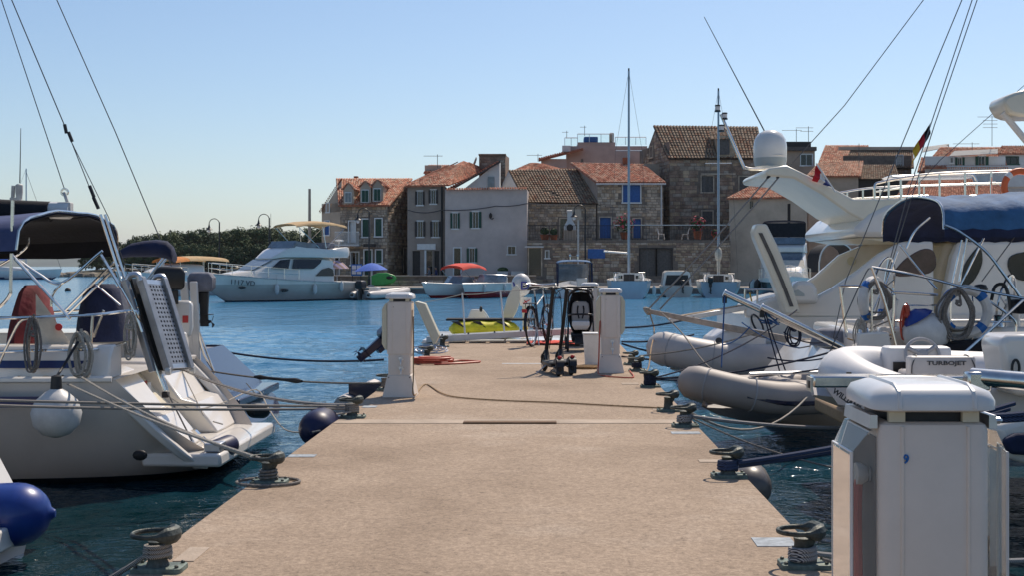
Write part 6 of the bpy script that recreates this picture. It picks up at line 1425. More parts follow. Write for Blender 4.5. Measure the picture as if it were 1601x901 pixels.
# ---------------------------------------------------------------- street lamps on the quay
def lamp(px, Y, ytop, side, label):
    z0 = QZ if Y < 104.8 else .72
    a = P(px, 0, Y); zt = zpx(ytop, Y); t = thing('street_lamp', label, 'lamp', (a.x, Y, z0), 'goose-neck street lamps')
    mb = MB(); mb.lathe([(.13, 0), (.13, .5), (.07, .6), (.055, zt - z0)], (a.x, Y, z0), 8); mb.build('post', 'dark_metal', t)
    c = V((a.x, Y, zt - .15)); pts = [c + V((side * .45 * (1 - cos(q)), 0, .45 * sin(q))) for q in [pi * k / 10 for k in range(11)]]
    mb = MB(); mb.tube(pts, .035, 6); mb.build('arm', 'dark_metal', t)
    e = pts[-1]; mb = MB(); mb.lathe([(.04, 0), (.06, -.12), (.10, -.3), (.20, -.42), (.30, -.5), (.30, -.53), (.05, -.45)], e, 12); sh = mb.build('lamp_shade', 'dark_metal', t)
    mb = MB(); mb.lathe([(.14, -.5), (.15, -.6), (.10, -.75), (.02, -.8)], e, 10); mb.build('globe', 'flag_white', sh)
lamp(343, 112, 347, -1, 'goose-neck lamp left of the flybridge cruiser'); lamp(421, 108, 340, -1, 'goose-neck lamp above the cruiser bow'); lamp(577, 103.5, 331, -1, 'goose-neck lamp in front of the dormered stone house'); lamp(915, 103.5, 326, -1, 'goose-neck lamp in front of the sagging roof')
mb = MB(); mb.tube([V((P(484, 0, 110).x, 110, .72)), P(484, 295, 110)], [.16, .11], 8); tag(mb.build('utility_pole', 'pole_wood'), 'plain tall pole left of the houses', 'pole')
mb = MB(); a = P(904, 345, 104.2); mb.bb(a.x - .5, a.x + .25, 104.1, 104.4, zpx(343, 104), zpx(327, 104)); t = thing('utility_box', 'grey box on a post before the terrace', 'box', (a.x, 104.2, QZ)); mb.build('box', 'plaster_tan', t, smooth=0); mb = MB(); mb.tube([V((a.x, 104.25, QZ)), V((a.x, 104.25, zpx(343, 104)))], .08, 7); mb.build('post', 'dirty_white', t)

# ---------------------------------------------------------------- flybridge cruiser with number 1117 VD
ster = V((-12.6, 80.5, 0)); bowp = V((-19.1, 73.9, 0)); d = bowp - ster; yaw = math.atan2(d.y, d.x); L_ = d.length
M = frame(ster, yaw); t = thing('motor_yacht', 'white flybridge cruiser numbered 1117 VD with tan bimini', 'motor yacht', ster)
mb = MB(M); p, s = hull(mb, L_, 3.5, (1.15, 1.75), .5, .9, .92, trake=-.0, strip=[(.06, 2), (1.02, 1)], fullness=2.6, pw=.72, nsec=14); mb.build('hull', 'hull_cruiser', t, smooth=50)
mb = MB(M); deck(mb, p, s, -.02, .02); mb.build('deck', 'gelcoat', t)
mb = MB(M); mb.tube([q + V((0, .02, -.05)) for q in p], .035, 6); mb.build('rubbing_strake', 'dirty_white', t)
mb = MB(M); mb.loft([[(x, -1.5, z0), (x, 1.5, z0), (x, 1.5, z1), (x, -1.5, z1)] for x, z0, z1 in ((-.7, .25, .38), (0, .25, .42))]); mb.build('bathing_platform', 'gelcoat', t, bevel=.03)
mb = MB(M); bodyloft(mb, [(1.9, 1.42, 1.15, 1.30, 2.55), (2.6, 1.45, 1.15, 1.30, 2.62), (5.2, 1.42, 1.2, 1.22, 2.62), (6.0, 1.38, 1.2, 1.12, 2.45), (7.2, 1.22, 1.25, .9, 1.86), (8.6, .8, 1.45, .5, 1.66)]); mb.build('deckhouse', 'gelcoat', t, smooth=45)
mb = MB(M); mb.loft([[(x, -w_, z0), (x, -w_ * 1.03, (z0 + z1) / 2), (x, -w_ * .95, z1), (x, w_ * .95, z1), (x, w_ * 1.03, (z0 + z1) / 2), (x, w_, z0)] for x, w_, z0, z1 in ((.55, 1.15, 2.75, 3.25), (.9, 1.42, 2.62, 3.28), (2.2, 1.48, 2.62, 3.12), (4.6, 1.42, 2.63, 3.30), (5.3, 1.2, 2.63, 3.05), (6.05, .85, 2.5, 2.58))]); fb_ = mb.build('flybridge', 'gelcoat', t, smooth=45, bevel=.04)
mb = MB(M); mb.sheet([[(4.9, y, 3.2), (4.55, y * 1.02, 3.62)] for y in (-1.3, -.8, 0, .8, 1.3)], .02); mb.sheet([[(4.9, 1.33, 3.2), (4.55, 1.34, 3.6)], [(3.2, 1.42, 3.2), (3.2, 1.43, 3.45)]], .02); mb.build('windscreen', 'glass_grey', fb_)
for nm, pl in (('window', [(6.35, 1.33, 1.98), (5.2, 1.40, 1.95), (5.0, 1.30, 2.52), (5.65, 1.22, 2.46)]), ('window', [(4.95, 1.43, 1.95), (3.4, 1.44, 1.95), (2.9, 1.40, 2.3), (2.75, 1.34, 2.52), (4.75, 1.31, 2.52)]), ('window', [(3.3, 1.45, 1.50), (1.95, 1.44, 1.50), (2.0, 1.42, 1.9), (2.3, 1.41, 2.02), (2.8, 1.42, 1.9)])):
    mb = MB(M); mb.prism(pl, (0, .03, 0)); mb.build(nm, 'glass_dark', t, smooth=0)
mb = MB(M); mb.sheet([[(7.25, y * .78, 1.90), (6.05, y, 2.50)] for y in (-1.05, -.5, 0, .5, 1.05)], .03); mb.build('windscreen', 'glass_grey', t)
rows = [[(x, -1.25 * cos(pi * k / 10) , 4.52 + .24 * sin(pi * k / 10) ** .7 + dz) for k in range(11)] for x, dz in ((.8, -.08), (1.6, .06), (2.6, .12), (3.6, .06), (4.5, -.1))]
mb = MB(M); mb.sheet(rows, .02); bm_ = mb.build('bimini', 'tan_cloth', t, smooth=60)
for x0, x1 in ((2.4, .9), (2.4, 2.6), (2.9, 4.4)):
    for s_ in (-1, 1): mb = MB(M); mb.tube([(x0, s_ * 1.3, 3.2), (x1, s_ * 1.22, 4.5)], .022, 5); mb.build('bimini_tube', 'steel', t)
pr = [V((x, 0, 0)) for x in range(5)]
mb = MB(M); mb.bb(1.3, 2.6, -.7, .7, 3.15, 3.55); mb.build('seat', 'grey_cloth', t, bevel=.06)
railing(t, [q + V((-.05, -.12, 0)) for q in p[9:20:2]], .6, M=M, r=.02)
railing(t, [q + V((-.05, .12, 0)) for q in s[9:20:2]], .6, M=M, r=.02)
for x, zz in ((6.15, .72), (3.6, .70), (1.6, .85), (.4, .80)):
    k = min(range(len(p)), key=lambda i: abs(p[i].x - x)); q = p[k]; loc = M @ V((x, q.y + .10, zz)); loose_fender(loc, .13, .62, 'fender_white', 'white fender on the 1117 VD cruiser, %s from the bow' % {6.15: 'first', 3.6: 'second', 1.6: 'third', .4: 'fourth'}[x], M @ V((x, q.y, q.z + .2)))
k = 15; q0, q1 = p[15], p[18]; dd = (q1 - q0).normalized(); dw = (M.to_3x3() @ dd); c = M @ (q0.lerp(q1, .30) + V((0, .06, -.42)))
text_on('1117 VD', .40, facing(c + V((-.04, -.10, 0)), -dw, (0, 0, 1)), 'dark_letter', t, 'registration_number', .03)
for x in (8.0, 5.6): k = min(range(len(p)), key=lambda i: abs(p[i].x - x)); mb = MB(M); mb.ell(p[k] + V((0, -.03, -.72)), (.28, .06, .09), 10, 6); mb.build('porthole', 'glass_dark', t)
mb = MB(M); mb.tube([(.9, .5, 3.28), (.85, .5, 3.6)], .03, 6); mb.ell((.85, .5, 3.68), (.3, .3, .07), 12, 6); mb.build('radar', 'gelcoat', t)
mb = MB(M); mb.tube([(4.9, -.9, 3.1), (4.9, -.9, 5.3)], .012, 5); mb.build('whip_aerial', 'wire', t)

# ---------------------------------------------------------------- generic open runabout
def runabout(label, ster, bow_, B_, fb, mats, strip, ws=True, name='speedboat', cat='speedboat', draft=.3):
    ster = V(ster); bow_ = V(bow_); d = bow_ - ster; yaw = math.atan2(d.y, d.x); L_ = d.length; M = frame(ster, yaw); t = thing(name, label, cat, ster)
    mb = MB(M); p, s = hull(mb, L_, B_, fb, draft, .5, .9, strip=strip, fullness=2.4, pw=.7, nsec=12); mb.build('hull', mats, t, smooth=50)
    mats = ['gelcoat']
    mb = MB(M); deck(mb, p, s, -.01, .0, 10, 21, .10); mb.build('foredeck', mats[0], t)
    mb = MB(M); deck(mb, p, s, -.35, .10, 0, 11, 0); mb.build('cockpit_sole', 'gelcoat_cool', t)
    for sd in (p, s):
        mb = MB(M); mb.tube([q + V((0, 0, .02)) for q in sd], .04, 6); mb.build('gunwale', 'gelcoat', t)
    if ws:
        x0 = L_ * .5; w_ = B_ * .42; zb = fb[0] + .08
        mb = MB(M); g = [[(x0 - .9, -w_, zb), (x0 - 1.2, -w_ * .95, zb + .45)], [(x0 + .2, -w_ * .8, zb), (x0 - .25, -w_ * .75, zb + .5)], [(x0 + .55, 0, zb + .05), (x0 + .05, 0, zb + .52)], [(x0 + .2, w_ * .8, zb), (x0 - .25, w_ * .75, zb + .5)], [(x0 - .9, w_, zb), (x0 - 1.2, w_ * .95, zb + .45)]]
        mb.sheet(g, .02); wsn = mb.build('windscreen', 'glass_grey', t); mb = MB(M); mb.tube([r[1] for r in g], .022, 5); mb.build('frame', 'alu', wsn)
        for y in (-.5, .5):
            mb = MB(M); mb.bb(x0 - 1.5, x0 - 1.0, y - .25, y + .25, fb[0] - .33, fb[0] - .02); st = mb.build('seat', 'gelcoat', t, bevel=.05); mb = MB(M); mb.bb(x0 - 1.55, x0 - 1.42, y - .25, y + .25, fb[0] - .015, fb[0] + .4); mb.build('backrest', 'gelcoat', st, bevel=.04)
    return t, M, p, s
a0, a1 = V(((747 - CX) / F * 86, 86.5, 0)), V(((668 - CX) / F * 82.5, 82.5, 0))
t, M, p, s = runabout('white speedboat with red waterline and red bimini', a0, a1, 2.1, (.85, 1.0), ['hull_speedboat'], None)
zb = zpx(420, 84.5); rows = [[(x, -1.0 * cos(pi * k / 8), zb + .32 * sin(pi * k / 8) ** .8 + dz) for k in range(9)] for x, dz in ((.3, -.12), (1.0, .05), (1.9, .05), (2.7, -.10))]
mb = MB(M); mb.sheet(rows, .02); mb.build('bimini', 'bright_red_cloth', t, smooth=60)
for x0, x1 in ((1.2, .4), (1.3, 2.6)):
    for s_ in (-1, 1): mb = MB(M); mb.tube([(x0, s_ * .98, .85), (x1, s_ * .98, zb - .05)], .018, 5); mb.build('bimini_tube', 'steel', t)
a0, a1 = V(((792 - CX) / F * 86, 86.6, 0)), V(((728 - CX) / F * 81, 81.4, 0))
t, M, p, s = runabout('red and white speedboat with three white fenders', a0, a1, 2.2, (.95, .95), ['hull_speedboat_red'], None)
for k_, i in enumerate((2, 8, 15)): q = M @ (p[i] + V((0, .06, -.3))); loose_fender(q, .10, .5, 'fender_white', 'white fender on the red and white speedboat, %s from its bow' % ['third', 'second', 'first'][k_], M @ (p[i] + V((0, 0, .03))))
# second motorboat behind the cruiser, tan awning
a0, a1 = V(((372 - CX) / F * 96, 95.2, 0)) + V((0, -2.2, 0)), V(((196 - CX) / F * 86, 86, 0))
d = a1 - a0; M = frame(a0, math.atan2(d.y, d.x)); t = thing('motor_yacht', 'white motor yacht with tan and orange awning behind the cruiser', 'motor yacht', a0)
mb = MB(M); p, s = hull(mb, d.length, 3.4, (1.3, 1.8), .4, .8, .92, strip=[(.05, 1)], fullness=2.6, pw=.72); mb.build('hull', ['gelcoat_cool', 'antifoul'], t, smooth=50)
mb = MB(M); deck(mb, p, s); mb.build('deck', 'gelcoat', t)
mb = MB(M); bodyloft(mb, [(3.0, 1.3, 1.3, 1.0, 2.2), (5.0, 1.3, 1.35, .9, 2.3), (7.0, 1.0, 1.4, .3, 1.75)]); mb.build('deckhouse', 'gelcoat', t, smooth=45)
for j, (x0, x1, mm) in enumerate(((1.0, 4.4, 'tan_cloth'), (4.42, 5.6, 'orange_cloth'))):
    mb = MB(M); mb.sheet([[(lerp(x0, x1, i / 4), -1.35 * cos(pi * k / 8), 2.5 + .32 * sin(pi * k / 8) ** .8 - .05 * ((lerp(x0, x1, i / 4) - 3) ** 2) * .5) for k in range(9)] for i in range(5)], .02); mb.build('awning', mm, t, smooth=60)
for x in (1.2, 3.2, 5.2):
    for s_ in (-1, 1): mb = MB(M); mb.tube([(x, s_ * 1.32, 1.35), (x, s_ * 1.30, 2.45)], .02, 5); mb.build('awning_tube', 'steel', t)
railing(t, [q + V((-.05, -.12, 0)) for q in p[10:20:2]], .55, M=M, r=.02); railing(t, [q + V((-.05, .12, 0)) for q in s[10:20:2]], .55, M=M, r=.02)

# ---------------------------------------------------------------- inflatable with outboard, green kayak, parasols
def rib(name, label, ster, bow_, B_, rt, z, m, cone=None, floor='rib_grey', strake=None, cat='inflatable', pitch=0.0):
    ster = V(ster); bow_ = V(bow_); d = bow_ - ster; yaw = math.atan2(d.y, d.x); L_ = V((d.x, d.y, 0)).length
    M = frame(ster, yaw) @ Matrix.Rotation(-pitch, 4, 'Y'); t = thing(name, label, cat, V((ster.x, ster.y, ster.z)))
    hb = B_ / 2 - rt; pts = [(-.25, -hb, z), (0, -hb, z), (L_ * .35, -hb, z), (L_ * .62, -hb * .97, z + .02), (L_ * .84, -hb * .68, z + .10), (L_ * .97, -hb * .25, z + .17), (L_, 0, z + .19)]
    pts = pts + [(x, -y, zz) for x, y, zz in reversed(pts[:-1])]
    sp = spl(pts, 5); n_ = len(sp); rs = [rt * min(1, .35 + 3.2 * min(i, n_ - 1 - i) / n_ * 2.2) for i in range(n_)]
    mb = MB(M); mb.tube(sp, rs, 12); tb = mb.build('tube', m, t, smooth=60)
    for e in (0, -1): mb = MB(M); q = sp[e]; mb.tube([q + V((.05, 0, 0)), q + V((-.10, 0, 0)), q + V((-.14, 0, 0))], [rt * .42, rt * .3, rt * .05], 10); mb.build('end_cone', cone or m, tb)
    if strake:
        for s_ in (-1, 1): mb = MB(M); mb.tube(spl([(x, s_ * (abs(y) + rt * .93), zz - rt * .2) for x, y, zz in pts[1:5]], 5), rt * .16, 6); mb.build('rubbing_strake', strake, tb)
    mb = MB(M); mb.loft([[(x, -w_, z - rt * .5), (x, 0, z - rt * .5 - kd), (x, w_, z - rt * .5), (x, 0, z - rt * .4)] for x, w_, kd in ((.05, hb, .12), (L_ * .6, hb * .95, .22), (L_ * .85, hb * .55, .1), (L_ * .95, .05, -.08))]); mb.build('floor', floor, t)
    mb = MB(M); mb.bb(.05, .10, -hb + rt * .6, hb - rt * .6, z - rt * .6, z + rt * 1.1); mb.build('transom', floor, t, bevel=.01)
    mb = MB(M); mb.bb(L_ * .38, L_ * .5, -hb + rt * .5, hb - rt * .5, z + rt * .35, z + rt * .5); mb.build('thwart', floor, t, bevel=.01)
    return t, M, L_
t, M, L_ = rib('inflatable_boat', 'pale inflatable boat with black outboard beside the cruiser stern', ((566 - CX) / F * 78, 78, 0), ((632 - CX) / F * 83, 84, 0), 1.6, .24, .30, 'rib_pale', 'black_plastic')
outboard(t, M @ Matrix.Translation(V((-.02, 0, .5))), s=1.35)
mb = MB(M); mb.bb(1.5, 2.0, -.3, .3, .2, .8); mb.build('console', 'gelcoat', t, bevel=.06)
kc = V((0, 0, 0)); mb = MB(); Y = 103.6; pts = [P(x, y, Y) for x, y in ((573, 441), (577, 433), (590, 427), (605, 426.5), (616, 430), (620, 435), (616, 442), (600, 447), (582, 447))]
mb.prism(pts, (0, .25, 0)); kk = thing('kayak', 'green kayak propped on its side on the quay', 'kayak', V((pts[4].x, Y, QZ))); mb.build('hull', 'green_kayak', kk, bevel=.10)
mb = MB(); mb.ell(P(609, 434, Y - .05), (.28, .08, .14), 10, 6); mb.build('cockpit', 'black_plastic', kk)
for px in (584, 602): mb = MB(); q = P(px, 446, Y + .1); mb.tube([V((q.x, Y + .12, QZ)), V((q.x, Y + .12, q.z + .05))], .04, 5); mb.build('trestle', 'dark_metal', kk)
def parasol(px, py_rim, py_top, half, Y, m, label, z0, tilt=0.0):
    c = P(px, py_rim, Y); top = zpx(py_top, Y); r_ = half / F * Y; t = thing('parasol', label, 'parasol', (c.x, Y, z0))
    mb = MB(); n_ = 8; rows = []
    for i in range(6): q = i / 5; rows.append([V((c.x + r_ * q * cos(2 * pi * k / 24) * (1 - .03 * (k % 3 == 1)), Y + r_ * q * sin(2 * pi * k / 24), top - (top - c.z) * q ** 1.7 + tilt * r_ * q * cos(2 * pi * k / 24))) for k in range(25)])
    mb.sheet(rows, .02); mb.build('canopy', m, t, smooth=60)
    mb = MB(); mb.tube([V((c.x, Y, z0)), V((c.x, Y, top))], .03, 6); mb.build('pole', 'alu_white', t)
    for k in range(8): a = 2 * pi * k / 8; mb = MB(); mb.tube([V((c.x, Y, top - .15)), V((c.x + r_ * .95 * cos(a), Y + r_ * .95 * sin(a), c.z + tilt * r_ * .95 * cos(a)))], .012, 4); mb.build('rib', 'alu', t)
    mb = MB(); mb.lathe([(.25, 0), (.25, .1), (.06, .14)], (c.x, Y, z0), 10); mb.build('base', 'dirty_white', t)
parasol(527, 420, 407, 19, 101, 'parasol_pattern', 'patterned mauve parasol behind the cruiser stern', QZ); parasol(580, 423, 411, 26, 100, 'royal_cloth', 'bright blue parasol above the green kayak', QZ, .06)
t = thing('notice_board', 'white and blue notice board under the blue parasol', 'sign', (P(558, 0, 102).x, 102, QZ)); a = P(549, 413, 102); b = P(566, 431, 102)
mb = MB(); mb.bb(a.x, b.x, 102, 102.08, b.z, a.z); mb.build('panel', 'blue_letter', t, smooth=0)
for i in range(2):
    for j in range(2): mb = MB(); mb.bb(lerp(a.x, b.x, .08 + .46 * i), lerp(a.x, b.x, .46 + .46 * i), 101.96, 101.998, lerp(b.z, a.z, .14 + .42 * j), lerp(b.z, a.z, .48 + .42 * j)); mb.build('poster', 'flag_white', t, smooth=0)
for x in (a.x + .1, b.x - .1): mb = MB(); mb.tube([V((x, 102.04, QZ)), V((x, 102.04, b.z))], .03, 5); mb.build('leg', 'dark_metal', t)

# ---------------------------------------------------------------- sailing boats and small craft at the quay
def sail(label, px, Ys, Yb, B_, fb, hullmats, strip, masttop, mastx, yawpx=0, boom=None, nm='sailing_boat'):
    """boat lying stern towards the camera"""
    a0 = V(((px - CX) / F * Ys, Ys, 0)); a1 = V(((px + yawpx - CX) / F * Yb, Yb, 0)); d = a1 - a0; L_ = d.length; M = frame(a0, math.atan2(d.y, d.x)); t = thing(nm, label, 'sailboat', a0)
    mb = MB(M); p, s = hull(mb, L_, B_, fb, .3, .5, .78, trake=.25, strip=strip, pw=.62); mb.build('hull', hullmats, t, smooth=50)
    mb = MB(M); deck(mb, p, s, -.02, .02, 7, 21, .05); mb.build('deck', 'gelcoat', t); mb = MB(M); deck(mb, p, s, -.35, .2, 0, 8, 0); mb.build('cockpit_sole', 'gelcoat_cool', t)
    for sd in (p, s): mb = MB(M); mb.tube([q + V((0, 0, .01)) for q in sd], .04, 6); mb.build('gunwale', 'gelcoat', t)
    for s_ in (-1, 1): mb = MB(M); mb.loft([[(x, s_ * w0, fb[0] - .02), (x, s_ * (w0 + .12), fb[0] - .02), (x, s_ * (w0 + .10), fb[0] + h_), (x, s_ * w0, fb[0] + h_)] for x, w0, h_ in ((.3, B_ * .28, .06), (1.2, B_ * .30, .22), (2.6, B_ * .28, .5))]); mb.build('coaming', 'gelcoat', t, bevel=.03)
    mb = MB(M); bodyloft(mb, [(2.5, B_ * .33, fb[0], B_ * .28, fb[0] + .5), (4.0, B_ * .33, fb[0], B_ * .27, fb[0] + .48), (L_ * .78, B_ * .16, fb[0] + .1, B_ * .1, fb[0] + .3)]); cb = mb.build('cabin', 'gelcoat', t, smooth=45)
    mb = MB(M); mb.bb(2.46, 2.495, -.35, .35, fb[0] - .3, fb[0] + .42); mb.build('companionway', 'shutter_dark', cb)
    for s_ in (-1, 1): mb = MB(M); mb.bb(2.47, 2.498, s_ * B_ * .19 - .12, s_ * B_ * .19 + .12, fb[0] + .14, fb[0] + .34); mb.build('window', 'glass_dark', cb)
    mx = L_ * mastx; zt = masttop; mb = MB(M); mb.tube([(mx, 0, fb[0] + .4), (mx, 0, zt)], [.09, .065], 8); ma = mb.build('mast', 'mast_grey', t)
    mb = MB(M); mb.box((mx, 0, zt + .08), (.25, .1, .16)); mb.build('masthead', 'dark_metal', ma)
    mb = MB(M); sp_ = B_ * .30
    for f_ in (.62,): mb.tube([(mx, -sp_, fb[0] + (zt - fb[0]) * f_), (mx, sp_, fb[0] + (zt - fb[0]) * f_)], .025, 5)
    mb.build('spreader', 'mast_grey', ma)
    for q in ((mx - .3, B_ * .44), (mx - .3, -B_ * .44)): mb = MB(M); mb.tube([(q[0], q[1], fb[0]), (mx, math.copysign(sp_, q[1]), fb[0] + (zt - fb[0]) * .62), (mx, 0, zt)], .009, 4); mb.build('shroud', 'wire', t)
    mb = MB(M); mb.tube([(.2, 0, fb[0]), (mx, 0, zt)], .009, 4); mb.build('backstay', 'wire', t); mb = MB(M); mb.tube([(L_ + .3, 0, fb[1]), (mx, 0, zt)], .012, 4); mb.build('forestay', 'wire', t)
    railing(t, [s[0] + V((.1, .15, 0)), V((.05, -B_ * .2, fb[0])), ], .55, M=M, r=.018); railing(t, [p[0] + V((.1, -.15, 0)), V((.05, B_ * .2, fb[0]))], .55, M=M, r=.018)
    return t, M, p, s, L_
t, M, p, s, L_ = sail('pale blue sailing boat with the tallest mast at the quay', 984, 80.5, 89.5, 2.9, (1.15, 1.35), ['hull_blue', 'antifoul', 'gelcoat'], [(.04, 1)], zpx(113, 85), .42, -2)
mb = MB(M); bo = M.inverted() @ P(944, 393, 83.5); mb.tube([(L_ * .42, 0, 2.95), bo], .06, 7); mb.build('boom', 'alu_white', t)
a = P(919, 389, 84); b = P(946, 404, 84); mb = MB(); mb.bb(a.x, b.x, 83.9, 84.05, b.z, a.z); bc = thing('banner', 'plain blue panel hung before the terrace wall, left of the mast', 'panel', (a.x, 84, b.z)); 
bpy.data.objects.remove(bc); a = P(919, 389, 104); b = P(946, 404, 104); mb = MB(); mb.bb(a.x, b.x, 103.9, 104.0, b.z, a.z); bc = thing('sign_board', 'plain blue sign board on a post, left of the tall mast', 'sign', (a.x, 104, QZ)); mb.build('panel', 'shutter_blue', bc, bevel=.02); mb = MB(); mb.tube([V((a.x + .25, 104.06, QZ)), V((a.x + .25, 104.06, a.z))], .05, 6); mb.build('post', 'dark_metal', bc)
loose_fender(M @ V((.9, -1.58, .55)), .12, .6, 'fender_white', 'white fender on the pale blue sailing boat', M @ V((.9, -1.4, 1.2)))
t, M, p, s, L_ = sail('sailing boat with a bundled sail low on its mast, near the dark cruiser', 1124, 84, 91.5, 3.0, (1.05, 1.25), ['hull_blue', 'antifoul', 'gelcoat'], [(.04, 1), (.85, 0)], zpx(142, 87), .38, -2)
mb = MB(M); c = V((L_ * .38 - .25, 0, 2.9)); mb.ell(c, (.28, .26, .5), 10, 8); mb.lathe([(.1, -1.2), (.14, 0)], c, 8); mb.build('furled_sail', 'cream_cloth', t, smooth=60)
outboard(t, M @ Matrix.Translation(V((-.05, .55, .85))), s=1.0)
# small cuddy boat with brown interior
a0 = V(((1060 - CX) / F * 85, 85, 0)); M = frame(a0, R(90)); t = thing('cuddy_boat', 'small white boat with dark canvas back between the sailing boats', 'boat', a0)
mb = MB(M); p, s = hull(mb, 5.0, 2.1, (.75, .95), .25, .4, .95, strip=[(.05, 1)], pw=.6); mb.build('hull', ['hull_white_aged', 'antifoul'], t, smooth=50); mb = MB(M); deck(mb, p, s, -.03, .0); mb.build('deck', 'gelcoat', t)
mb = MB(M); bodyloft(mb, [(.5, .98, .75, .85, 1.75), (2.4, .95, .75, .8, 1.8), (3.8, .6, .85, .3, 1.1)]); cb = mb.build('cabin', 'gelcoat', t, smooth=45); mb = MB(M); mb.prism([(.49, -.82, .82), (.49, .82, .82), (.49, .70, 1.5), (.49, -.70, 1.5)], (-.03, 0, 0)); mb.build('back_curtain', 'shutter_dark', cb)
outboard(t, M @ Matrix.Translation(V((-.05, -.3, .75))), s=.8)
# blue-topped cabin boat behind the pushchair
a0 = V(((900 - CX) / F * 82, 82, 0)); M = frame(a0, R(92)); t = thing('cabin_boat', 'small cabin boat with blue canvas top behind the scooters', 'boat', a0)
mb = MB(M); p, s = hull(mb, 6, 2.5, (.8, 1.1), .25, .4, .95, strip=[(.05, 1)], pw=.6); mb.build('hull', ['gelcoat_cool', 'antifoul'], t, smooth=50); mb = MB(M); deck(mb, p, s, -.25, .05); mb.build('deck', 'gelcoat', t)
mb = MB(M); mb.sheet([[(x, -1.12 * cos(pi * k / 8), 2.3 + .18 * sin(pi * k / 8) ** .6 + dz) for k in range(9)] for x, dz in ((.8, -.05), (2, .05), (3.2, .03))], .03); mb.build('canvas_top', 'blue_cloth', t, smooth=60)
for x in (.9, 3.1):
    for s_ in (-1, 1): mb = MB(M); mb.tube([(x + (.3 if x > 2 else -.2), s_ * 1.12, .6), (x, s_ * 1.1, 2.3)], .06 if x < 2 else .03, 6); mb.build('canvas_post', 'navy_cloth', t)
mb = MB(M); mb.sheet([[(3.6, y, 1.15), (3.15, y * .95, 2.25)] for y in (-1.05, 0, 1.05)], .02); mb.build('windscreen', 'glass_grey', t)
mb = MB(M); mb.bb(2.2, 2.7, -.9, -.2, .7, 1.3); mb.build('seat', 'gelcoat', t, bevel=.05)
for y in (-.25, .25): mb = MB(M); mb.tube([(1.8, y, 2.45), (1.8, y, 2.75)], .04, 6); mb.ell((1.8, y, 2.8), (.08, .08, .08), 8, 6); mb.build('deck_light', 'steel', t)
loose_fender(M @ V((.6, -1.35, .55)), .12, .55, 'fender_navy', 'dark fender on the blue-topped cabin boat', M @ V((.6, -1.2, .9)))
# flybridge cruiser lying bow towards the camera, dark hull
a1 = V(((1232 - CX) / F * 76, 76, 0)); a0 = V(((1222 - CX) / F * 86, 86, 0)); d = a1 - a0; M = frame(a0, math.atan2(d.y, d.x)); L_ = d.length
t = thing('motor_yacht', 'cruiser with dark hull and black enclosed flybridge, bow on', 'motor yacht', a0)
mb = MB(M); p, s = hull(mb, L_, 3.6, (1.2, 1.5), .4, .8, .95, strip=[(1.12, 1)], fullness=2.8, pw=.6); mb.build('hull', 'hull_bow_on', t, smooth=50)
mb = MB(M); deck(mb, p, s); mb.build('deck', 'gelcoat', t)
mb = MB(M); bodyloft(mb, [(1.5, 1.5, 1.2, 1.35, 3.0), (5.0, 1.5, 1.2, 1.3, 3.05), (6.6, 1.4, 1.25, 1.1, 2.1), (8.2, 1.0, 1.4, .8, 1.75)]); mb.build('deckhouse', 'gelcoat', t, smooth=45)
mb = MB(M); mb.sheet([[(6.75, y * .98, 2.05), (5.15, y, 2.98)] for y in (-1.1, -.4, .4, 1.1)], .02); mb.build('windscreen', 'glass_grey', t)
mb = MB(M); mb.sheet([[(6.9, y, 1.98), (6.1, y, 2.48)] for y in (-1.15, -.4, .4, 1.15)], .015); mb.build('screen_cover', 'cream_cloth', t)
mb = MB(M); mb.loft([[(x, -w_, z0), (x, w_, z0), (x, w_ * .96, z1), (x, -w_ * .96, z1)] for x, w_, z0, z1 in ((1.2, 1.5, 2.95, 3.35), (4.6, 1.45, 2.95, 3.6), (5.3, 1.2, 2.98, 3.3))]); fb_ = mb.build('flybridge', 'gelcoat', t, bevel=.06)
mb = MB(M); mb.sheet([[(x, -1.35 * cos(pi * k / 8), 4.85 + .18 * sin(pi * k / 8) ** .6) for k in range(9)] for x in (1.4, 3, 4.6)], .03); mb.build('bimini', 'navy_cloth', t, smooth=60)
mb = MB(M); mb.sheet([[(4.75, y, 3.95), (4.6, y, 4.85)] for y in (-1.33, 0, 1.33)], .02)
for s_ in (-1, 1): mb.sheet([[(4.7, s_ * 1.35, 3.75), (4.6, s_ * 1.35, 4.82)], [(1.5, s_ * 1.35, 3.6), (1.5, s_ * 1.35, 4.82)]], .02)
mb.build('side_curtain', 'black_cloth', t); mb = MB(M); mb.sheet([[(5.0, y, 3.5), (4.78, y, 3.93)] for y in (-1.3, 0, 1.3)], .02); mb.build('flybridge_screen', 'glass_grey', t)
railing(t, [q + V((-.05, -.15, 0)) for q in p[10:21:2]], .65, M=M, r=.02); railing(t, [q + V((-.05, .15, 0)) for q in s[10:21:2]], .65, M=M, r=.02)
for k_, i in enumerate((7, 10, 13)): q = M @ (s[i] + V((0, -.2, -.45))); loose_fender(q, .22, .75, 'rubber' if k_ != 1 else 'hull_grey', 'dark fender on the bow-on cruiser, %s from its bow' % ['third', 'second', 'first'][k_], M @ (s[i] + V((0, -.02, .1))))
